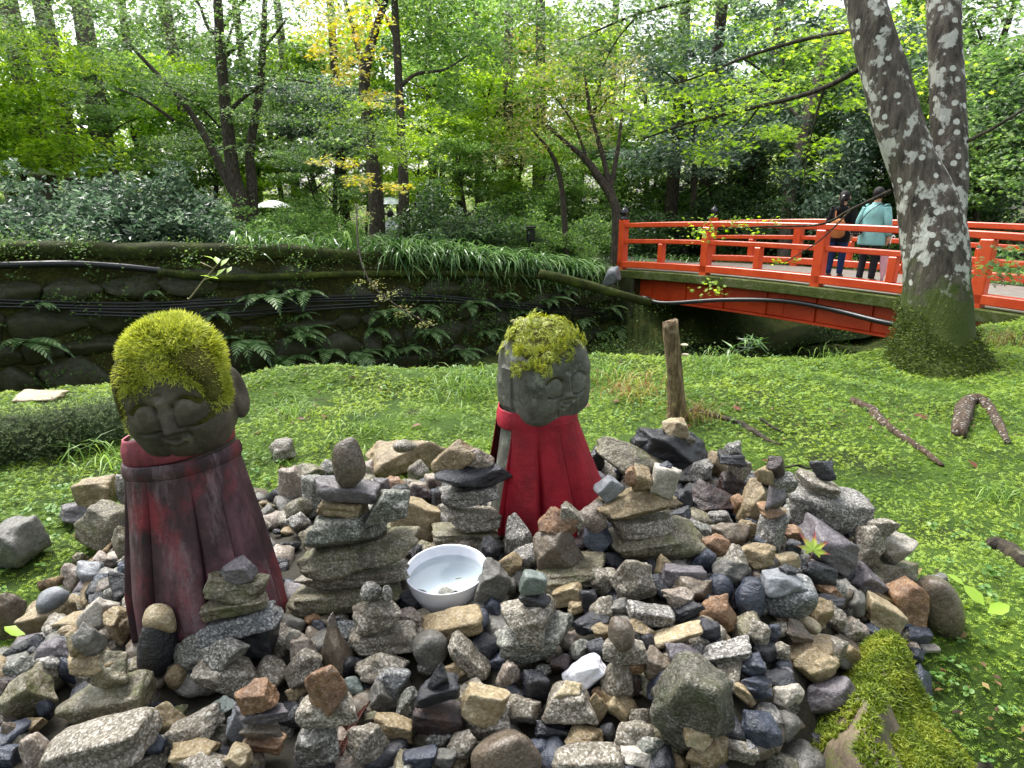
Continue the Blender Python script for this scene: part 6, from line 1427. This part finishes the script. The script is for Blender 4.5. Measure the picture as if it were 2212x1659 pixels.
FERNS = [(500, 690, .55), (560, 640, .6), (600, 700, .6), (660, 720, .55), (700, 670, .5), (740, 760, .55), (830, 720, .55), (870, 680, .5), (900, 740, .55), (950, 700, .6), (980, 770, .55), (1020, 650, .5), (790, 770, .5), (1300, 650, .5), (1340, 700, .5), (1260, 690, .5), (1200, 640, .45), (360, 720, .5), (430, 690, .45), (320, 640, .35), (1080, 700, .5), (1150, 720, .5), (1330, 760, .5), (1370, 730, .45), (640, 640, .5), (1240, 620, .45), (1010, 720, .5), (860, 780, .5), (540, 720, .6), (700, 730, .6), (780, 690, .55), (920, 660, .5), (1100, 640, .45), (1180, 680, .5), (1290, 720, .55), (1350, 640, .4), (620, 760, .55), (940, 790, .55), (1060, 760, .5), (1230, 760, .55), (1390, 700, .45), (130, 640, .35), (60, 720, .45)]
g = np.random.default_rng(22); dirs = [-1.1, -.55, 0, .5, 1.0, 2.2, -2.3]
for i, (px, py, L) in enumerate(FERNS):
    px += g.normal() * 22; py += g.normal() * 16; L *= g.uniform(.6, 1.25)
    rr = ray(px, py); a = rr[0] * WM[0] + rr[1] * WM[1]; d = (-.30 + WA @ WM) / a; p = np.array([0, 0, CAMZ]) + rr * d
    t = thing('fern', f"{'large' if L > .52 else 'small' if L < .40 else 'medium'} wet fern {'above' if py < 640 else 'among' if py < 690 else 'below'} the wall cables {[w_ for x_, w_ in ((260, 'left of the faded statue'), (570, 'just right of the faded statue'), (720, 'above the mossy hump'), (880, 'behind the tall cairn'), (1060, 'left of the red bibbed statue'), (1270, 'behind the red bibbed statue'), (9999, 'towards the bridge'))  if px < x_][0]}", 'fern', p, 'ferns on the ravine wall'); t.rotation_euler = (0, 0, yaw + math.pi + g.normal() * .2)
    for k in range(6):
        f = obj('frond', FR, None, t); s = L * g.uniform(.75, 1.25) * 1.15; f.scale = (s, s, s); f.rotation_euler = (g.uniform(-.5, .15), 0, dirs[k] + g.normal() * .25)
dup = {}
for o in bpy.data.objects:
    if o.name.startswith('fern') and 'label' in o: dup.setdefault(o['label'], []).append(o)
for lab, os_ in dup.items():
    if len(os_) > 1:
        os_.sort(key=lambda o: o.location.x / o.location.y)
        for k, o in enumerate(os_): o['label'] = lab + ', ' + ('first', 'second', 'third', 'fourth', 'fifth', 'sixth')[min(k, 5)] + ' from left'
# strap leaved grass hanging over the wall
def strap(seg=5, wd=.024):
    V = []; F = []
    for i in range(seg + 1):
        t = i / seg; wv_ = wd * (1 - t ** 3) + .001; z = 1.05 * t - 1.05 * t ** 2.2; y = .75 * t ** 1.15; V += [(-wv_, y, z), (wv_, y, z)]
    for i in range(seg): F += [(2 * i, 2 * i + 1, 2 * i + 3), (2 * i, 2 * i + 3, 2 * i + 2)]
    return np.array(V), np.array(F)
L_strap = leaf_mat('strap_leaf', [hexc('#26421f'), hexc('#40652f'), hexc('#628a45'), hexc('#98b676')], .35, .25, .6, 1.4)
n = 5200; q = np.concatenate([g.uniform(5.7, 10.5, 5000), g.uniform(3, 6, 200)]); sd = np.abs(g.normal(size=n)) * .75 - .22; b = WA[None] + WE[None] * q[:, None] + WM[None] * sd[:, None]; cl = np.round(b / .28) * .28 + g.normal(scale=.05, size=b.shape)
zz = np.where(sd < 0, wall_top(q) - .02, ground_z(cl[:, 0], cl[:, 1])); pos = np.stack([cl[:, 0], cl[:, 1], np.maximum(zz, wall_top(q) - .3)], -1)
front = g.uniform(0, 1, n) < .55; yw = np.where(front, yaw + math.pi + g.normal(scale=.8, size=n), g.uniform(0, 6.28, n))
V1, F1 = scatter(*strap(), pos, rotmats(yw, g.normal(scale=.25, size=n), g.normal(scale=.2, size=n)), g.uniform(.40, .85, n))
tag(obj('lilyturf', mesh('lilyturf', V1, F1), L_strap), 'glossy strap leaved grass spilling over the wall', 'grass', kind='stuff')
# low growth in the ravine, on the wall and behind the bridge
bl = []
for k in range(70):
    s_ = g.uniform(-1, 12); nn = g.uniform(-3, 9); c = P0 + BU * s_ + BN * nn
    if ground_z(c[0], c[1]) < -.25: bl.append(((c[0], c[1], float(ground_z(*c)) + .15), (.5, .5, .2)))
for k in range(170):
    q_ = g.uniform(-4, 10.5); z_ = g.uniform(-1.5, float(wall_top(q_)) - .2); bl.append((tuple(wpt(q_, -.28, z_)), (.28, .07, .2)))
for k in range(46):
    px_, py_ = g.uniform(840, 1420), g.uniform(610, 790); rr = ray(px_, py_); d = (-.32 + WA @ WM) / (rr[0] * WM[0] + rr[1] * WM[1]); bl.append((tuple(np.array([0, 0, CAMZ]) + rr * d), (.30, .12, .2)))
tag(obj('ravine_undergrowth', mesh('ravine_undergrowth', *leaf_cloud(bl, 23000, .038, STAR3, 70, sub=18, spread=.4, flat=.8, tilt=.9), smooth=False), L_mid), 'small leafy plants clinging to the ravine', 'undergrowth', kind='stuff')
n = 3500; x = g.uniform(-9, 9, n); y = g.uniform(11, 22, n); k = (wall_sd(x, y) > .4); x, y = x[k], y[k]; n = len(x)
V1, F1 = scatter(*strap(), np.stack([x, y, ground_z(x, y)], -1), rotmats(g.uniform(0, 6.28, n), g.normal(scale=.2, size=n), g.normal(scale=.2, size=n)), g.uniform(.3, .55, n))
tag(obj('woodland_grass', mesh('woodland_grass', V1, F1), L_strap), 'grassy ground cover under the trees', 'grass', kind='stuff')
# black lamp post beyond the bank
D = 14.6; fp = foot_px(D, 1146); b0 = at(1146, fp, D); lp = thing('garden_lamp', 'short black garden lamp post among the grass', 'lamp', b0); m_ = D / FPX
MB().box((0, 0, .30), (.10, .10, .62), bev=.01).build('post', M_blackm, lp); MB().box((0, -.02, .75), (.2, .2, .28), bev=.02).build('lamp_housing', M_blackm, lp); MB().box((0, -.02, .93), (.24, .24, .05), bev=.02).build('cap', M_blackm, lp)
# ================================================================ small things on the moss bank
# wooden stake with bracket fungi
SB = hit(1462, 905); sdp = depth(SB); mm = sdp / FPX; stk = thing('wooden_stake', 'broken wooden stake with bracket fungi standing in the moss', 'stake', SB)
P = [Vector(on_y(x, y, SB.y)) - SB for x, y in ((1462, 915), (1461, 860), (1455, 780), (1448, 697))]; V, F = tube(smooth_line(P, 26), np.interp(np.linspace(0, 1, 26), [0, .2, 1], [24 * mm, 19 * mm, 15 * mm]), 18, True, .09, 6)
V[-18:, 2] += np.array([random.uniform(-.012, .02) for _ in range(18)]); M_stake = bark('stake_wood', hexc('#33271b'), hexc('#6b5a42'), hexc('#a08b6a'), hexc('#8d7f66'), .6, 40); obj('wood', mesh('wood', V, F), M_stake, stk)
M_fung = plain('bracket_fungus', hexc('#d8cdb0'), .6, .3, .1, 30)
for (px, py, s) in ((1478, 745, .018), (1480, 766, .017), (1474, 858, .010), (1472, 872, .008), (1455, 905, .012)):
    v = ICO[2][0] * np.array([1, .8, .32]) * s; obj('fungus', mesh('fungus', v + np.array(on_y(px, py, SB.y - .012) - SB), ICO[2][1]), M_fung, stk)
# lichen covered fallen branch and root stubs
M_fb = bark('fallen_branch_bark', hexc('#2a2019'), hexc('#4a3b2e'), hexc('#6b5a48'), hexc('#b5b5ae'), .58, 50, lsc=3.0)
def lying(name, label, cat, pts, widths, mat, lift=.0, zf=None):
    P = []; 
    for px, py in pts: p = hit(px, py, zf); P.append((p.x, p.y, p.z + lift))
    rr = [w_ / 2 * depth(p) / FPX for w_, p in zip(widths, P)]; n_ = 10 * len(P)
    return tag(obj(name, mesh(name, *tube(smooth_line(P, n_), np.interp(np.linspace(0, 1, n_), np.linspace(0, 1, len(rr)), rr), 10, True, .12, len(label))), mat), label, cat)
lying('fallen_branch', 'crooked fallen branch with white lichen on the moss', 'branch', ((1838, 868), (1880, 888), (1905, 915), (1945, 945), (1990, 975), (2035, 1010)), (16, 22, 18, 16, 15, 8), M_fb, .008)
lying('root', 'arched brown root poking out of the moss below the tree', 'root', ((2070, 945), (2085, 880), (2120, 872), (2150, 910), (2175, 960)), (30, 34, 26, 20, 12), M_fb, .012)
lying('root', 'thin dark roots spreading from the wooden stake', 'root', ((1490, 890), (1560, 905), (1620, 930), (1660, 955), (1690, 962)), (14, 16, 16, 10, 4), M_bark, .004)
lying('root', 'brown gnarled root at the right edge of the moss', 'root', ((2130, 1180), (2170, 1190), (2230, 1230)), (34, 44, 40), M_bark, .004)
lying('dead_twig', 'dark bent twig lying below the fallen branch', 'twig', ((1640, 905), (1668, 925), (1690, 935)), (4, 5, 3), M_bark, .006)
lying('dead_twig', 'curved black twig behind the shiny black top stone', 'twig', ((1690, 1022), (1720, 1016), (1745, 1022), (1770, 1016)), (4, 5, 5, 3), M_bark, .02)
lying('root', 'brown woody root between the stones left of the faded bib', 'root', ((90, 1290), (150, 1270), (200, 1240), (250, 1195)), (22, 20, 18, 10), M_stake, .03, heap_z)
# mossy log and stone slab at the left
lv, lf = tube(smooth_line([tuple(hit(x, y) + Vector((0, 0, .05))) for x, y in ((-120, 1010), (40, 985), (150, 960), (262, 935))], 50), np.linspace(.10, .085, 50), 24, True, .12, 4)
lg_ = thing('mossy_log', 'old log thick with grey green moss behind the left stones', 'log', (0, 0, 0)); obj('wood', mesh('wood', lv, lf), moss_mat('log_moss', [hexc('#20241a'), hexc('#3c4a2c'), hexc('#64745a')], 40), lg_)
m_n = 9000; i = g.integers(0, len(lv), m_n); qn = lv[i] + g.normal(scale=.02, size=(m_n, 3)); V2, F2 = scatter(*star(6, .5), qn, rotmats(g.uniform(0, 6.28, m_n), g.normal(scale=.5, size=m_n), g.normal(scale=.5, size=m_n)), g.uniform(.012, .024, m_n)); obj('moss', mesh('moss', V2, F2, smooth=False), leaf_mat('log_moss_tufts', [hexc('#2c3a1c'), hexc('#51653a'), hexc('#8a9a72')], .25, .6, .3, 1.2), lg_)
p = hit(85, 862); tag(obj('stone', mesh('stone', stone_verts(900, 'f', 3) * np.array([.13, .09, .035]), ICO[3][1]), RK['C'], None, p + Vector((0, 0, .01))), 'flat beige stone half sunk in the moss at the far left', 'stone')
# mossy boulder at the lower right, running down off the heap
bc = Vector((.555, .845, .47)); bd_ = depth(bc); bm = bd_ / FPX
bo = thing('mossy_boulder', 'big boulder under bright moss at the lower right', 'boulder', bc)
bV = stone_verts(777, 'm', 4); bV = bV * (1 + .05 * Wave(19, 5)(bV) + .03 * Wave(20, 12)(bV))[:, None] * np.array([.225, .25, .255]); bV = bV @ np.array(Matrix.Rotation(R(10), 3, 'Y')).T; obj('rock', mesh('rock', bV, ICO[4][1]), lichen_stone('boulder_stone', hexc('#3a3229'), hexc('#5d5244'), hexc('#80735f'), hexc('#5c6a2c'), .5), bo)
tri = bV[ICO[4][1]]; nr = np.cross(tri[:, 1] - tri[:, 0], tri[:, 2] - tri[:, 0]); ar = np.linalg.norm(nr, axis=1); nr /= ar[:, None]; cc = tri.mean(1)
ok = (nr[:, 2] > .36 + .34 * Wave(5, 14)(cc) + .05 * rng.normal(size=len(cc))); pr_ = ar * ok; m_n = 30000; i = g.choice(len(tri), m_n, p=pr_ / pr_.sum()); w3 = g.dirichlet((1, 1, 1), m_n); qn = np.einsum('nk,nkd->nd', w3, tri[i])
V2, F2 = scatter(*blade(.8, 2, .20), qn, frames(nr[i] + g.normal(scale=.6, size=(m_n, 3)) + np.array([0, -.15, 0]), g.uniform(0, 6.28, m_n)), g.uniform(.006, .013, m_n)); obj('moss', mesh('moss', V2, F2, smooth=False), leaf_mat('boulder_moss', [hexc('#28330e'), hexc('#485a18'), hexc('#6c7f26'), hexc('#8f9838')], .3, .6, .3, 1.25, big=16), bo)
# grass tufts
def tuft(label, px, py, n_, L, mat, spread=.05, grp=None):
    p = hit(px, py); pos = np.stack([g.normal(scale=spread, size=n_), g.normal(scale=spread, size=n_), np.zeros(n_)], -1)
    V, F = scatter(*strap(4, .010), pos, rotmats(g.uniform(0, 6.28, n_), g.normal(scale=.35, size=n_) + .3, g.normal(scale=.15, size=n_)), L * g.uniform(.5, 1.2, n_)); return tag(obj('grass_tuft', mesh('grass_tuft', V, F), mat, None, p), label, 'grass', grp)
L_grass = leaf_mat('grass_blade', [hexc('#4c7030'), hexc('#6f9440'), hexc('#9ab85c')], .4, .4, .4, 1.4); L_dry = leaf_mat('dry_grass', [hexc('#5a4526'), hexc('#8a6f42'), hexc('#8d9a4c')], .35, .5, .3, 1.3)
for a in (('tall grass tuft left of the red bibbed statue', 1010, 850, 120, .26, L_grass, .10), ('reddish grass tuft behind the wooden stake', 1375, 850, 110, .22, L_dry, .09), ('dry brown grass tuft at the foot of the wooden stake', 1505, 905, 110, .16, L_dry, .05), ('fresh grass tuft between statue and stake', 1330, 820, 70, .22, L_grass, .08), ('grass tuft right of the faded statue', 640, 900, 60, .16, L_grass, .045), ('fine grass tuft behind the tall cairn', 760, 930, 50, .14, L_grass, .08), ('grass on the bank edge right of the lichen tree', 2170, 745, 110, .22, L_dry, .09), ('grass on the bank edge left of the lichen tree', 1800, 778, 60, .14, L_grass, .08), ('pale grass wisps left of the faded statue', 230, 1010, 36, .22, L_grass, .07), ('grass tuft by the right root', 2150, 1080, 60, .12, L_grass, .03), ('leafy grass tuft at the bank edge behind the stake', 1540, 790, 60, .2, L_grass, .09)): tuft(*a, grp='grass tufts on the moss bank')
# bamboo grass leaves behind the stake
p = hit(1600, 772); V, F = leaf_cloud([((0, 0, .10), (.18, .06, .05))], 46, .055, (np.array([(0, -.2, 0), (.13, .3, .03), (0, 1.5, -.2), (-.13, .3, .03)]), np.array([(0, 1, 2), (0, 2, 3)])), 66, sub=8); tag(obj('bamboo_grass', mesh('bamboo_grass', V, F), L_strap, None, p), 'dwarf bamboo leaves at the bank edge right of the stake', 'plant')
# small round leaved herbs in the moss
def clover():
    V = []; F = []
    for a in (90, 210, 330):
        k = len(V); c, s = math.cos(R(a)), math.sin(R(a)); V += [(0, 0, .0)] + [(.55 * c + .45 * math.cos(t), .55 * s + .45 * math.sin(t), .06) for t in np.linspace(0, 6.28, 7)[:-1]]; F += [(k, k + 1 + j, k + 1 + (j + 1) % 6) for j in range(6)]
    return np.array(V), np.array(F)
pts = bank_points(3000, power=1.2); wv = Wave(31, 3.5).xy(pts[:, 0], pts[:, 1]); pts = pts[(wv > .35) | ((pts[:, 0] > 1.3) & (wv > -.35))][:900]; n = len(pts); pts[:, 2] += .018
V, F = scatter(*clover(), pts, rotmats(g.uniform(0, 6.28, n), g.normal(scale=.3, size=n), g.normal(scale=.3, size=n)), g.uniform(.009, .018, n)); tag(obj('clover', mesh('clover', V, F), leaf_mat('clover_leaf', [hexc('#4f7a38'), hexc('#6f9a4a'), hexc('#93b56a')], .4, .4, .4, 1.3)), 'small round leaved herbs scattered through the moss', 'herbs', kind='stuff')
# leaf litter
pts = bank_points(5200, power=1.0); k = (Wave(51, 4)(pts) + .7 * Wave(52, 13)(pts)) > .75; pts = pts[k][:900]; n = len(pts); pts[:, 2] += .012
tag(obj('leaf_litter', mesh('leaf_litter', *scatter(*rhomb(), pts, rotmats(g.uniform(0, 6.28, n), g.normal(scale=.4, size=n), g.normal(scale=.4, size=n)), g.uniform(.006, .016, n)), smooth=False), leaf_mat('litter', [hexc('#2a1c12'), hexc('#4a3220'), hexc('#6d5334'), hexc('#8a7a4c')], .1, .6, .3, 1.0)), 'brown scraps of leaf litter strewn over the moss', 'litter', kind='stuff')
# fallen leaves
M_dead = leaf_mat('dead_leaf', [hexc('#3a1d12'), hexc('#5a2d1a'), hexc('#7a4426')], .15, .5, .4, 1.0)
for i, (px, py, s, lab) in enumerate(((1985, 905, .04, 'curled red brown leaf right of the fallen branch'), (1590, 888, .035, 'dark fallen leaf left of the bent twig'), (1330, 872, .03, 'brown leaf behind the red bibbed statue'), (1270, 880, .03, 'black shrivelled leaf right of the statue head'), (900, 925, .03, 'grey brown leaf left of the red bibbed statue'), (700, 905, .03, 'brown leaf right of the faded statue'), (650, 910, .025, 'small rusty leaf next to the faded statue'), (1720, 1045, .03, 'brown leaf on the moss behind the big granite boulder'), (1930, 1160, .022, 'small dark leaf right of the granite group'), (1490, 925, .02, 'rusty leaf at the stake'), (760, 820, .03, 'brown leaf on the mossy hump'), (1650, 1000, .025, 'withered leaf behind the back cairn'), (2100, 1010, .03, 'dull leaf under the arched root'), (560, 940, .025, 'fallen leaf at the shoulder of the faded statue'))):
    V, F = maple_leaf() if i % 2 else rhomb(); V = V.copy(); V[:, 2] += .25 * V[:, 0] ** 2 - .2 * V[:, 1] * V[:, 0]; o = obj('fallen_leaf', mesh('fallen_leaf', V * s, F), M_dead, None, hit(px, py) + Vector((0, 0, .014))); o.rotation_euler = (random.uniform(-.4, .4), random.uniform(-.4, .4), random.uniform(0, 6)); tag(o, lab, 'leaf', 'fallen leaves on the moss')
# big maple leaf on the wet slab, green turning red at the tips
V, F = maple_leaf(); V = np.concatenate([V]); mlf = Mat('turning_maple_leaf'); tc = mlf.coord(False); ln = mlf.n('VectorMath', operation='LENGTH'); mlf.l(tc, ln.inputs[0])
cl_ = mlf.ramp(mlf.math(ln.outputs['Value'], mlf.math(mlf.noise(60, 3, .6, offset=False), .012), 'ADD'), [(.014, hexc('#7d9a2c')), (.026, hexc('#8f9a2e')), (.034, hexc('#8a4a2e')), (.042, hexc('#6a2030'))]); mlf.bsdf(cl_, .25, .6)
px, py = 1591 + 590 * .2811, 960 + 790 * .2811; p = on_y(px, py + 6, hit(px, py + 55, heap_z).y - .035)
lf_ = thing('fallen_maple_leaf', 'big green maple leaf with red tips on a wet slab', 'leaf', p); s = .046; lb = obj('blade', mesh('blade', V * s, F, smooth=False), mlf.m, lf_); lf_.rotation_euler = (R(48), R(6), R(-20))
obj('stalk', mesh('stalk', *tube([(0, 0, 0), (-.004, -.02, .003), (-.01, -.035, .004)], .0008, 5)), M_dead, lf_)
# bright broad leaves at both edges of the heap
L_lime = leaf_mat('lime_leaf', [hexc('#8fb83a'), hexc('#b5d65a')], .5, .35, .5, 1.4)
for i, (px, py, s, lab) in enumerate(((2100, 1310, .030, 'lime green leaf pointing up at the right moss'), (2150, 1340, .030, 'lime green leaf pointing outwards at the right moss'), (2060, 1275, .022, 'small lime leaf behind the lime pair'), (50, 1355, .026, 'green leaf upper of the pair at the left edge'), (40, 1390, .030, 'glossy green leaf lower of the pair at the left edge'))):
    V = np.array([(0, -.9, 0), (.5, -.2, .1), (.42, .5, .06), (0, 1, -.1), (-.42, .5, .06), (-.5, -.2, .1), (0, .1, -.02)]) * s; F = [(0, 1, 6), (1, 2, 6), (2, 3, 6), (3, 4, 6), (4, 5, 6), (5, 0, 6)]
    gz = hit(px, py) if i < 3 else hit(px, py, heap_z); o = obj('broad_leaf', mesh('broad_leaf', V, F), L_lime, None, gz + Vector((0, 0, .03))); o.rotation_euler = ((.5, -.3, .3), (.3, .4, -1.3), (.3, 0, .6), (.2, -.3, -1.2), (.4, .2, 1.4))[i]; tag(o, lab, 'leaf')
# brown cypress sprig between the stones
cs = MB(); base = [(603.5 + x * .248, 1261.8 + y * .248) for x, y in ((470, 1540), (560, 1340), (640, 1190), (720, 1060))]; P = [on_y(x, y, hit(x, y, heap_z).y - .01) for x, y in base]; P = smooth_line([tuple(q_) for q_ in P], 30); cs.tube(P, .0022, 5)
for i in range(2, 29):
    for s_ in (-1, 1): q_ = np.array(P[i]); cs.tube([q_, q_ + np.array([s_ * .010, -.004, .006]), q_ + np.array([s_ * .016, -.002, .016])], [.0018, .0016, .0006], 4)
tag(cs.build('dead_conifer_sprig', plain('dead_needles', hexc('#43231a'), .7, .3, .2, 60), smooth=True), 'brown dead conifer sprig lying between stones at the bottom', 'twig')
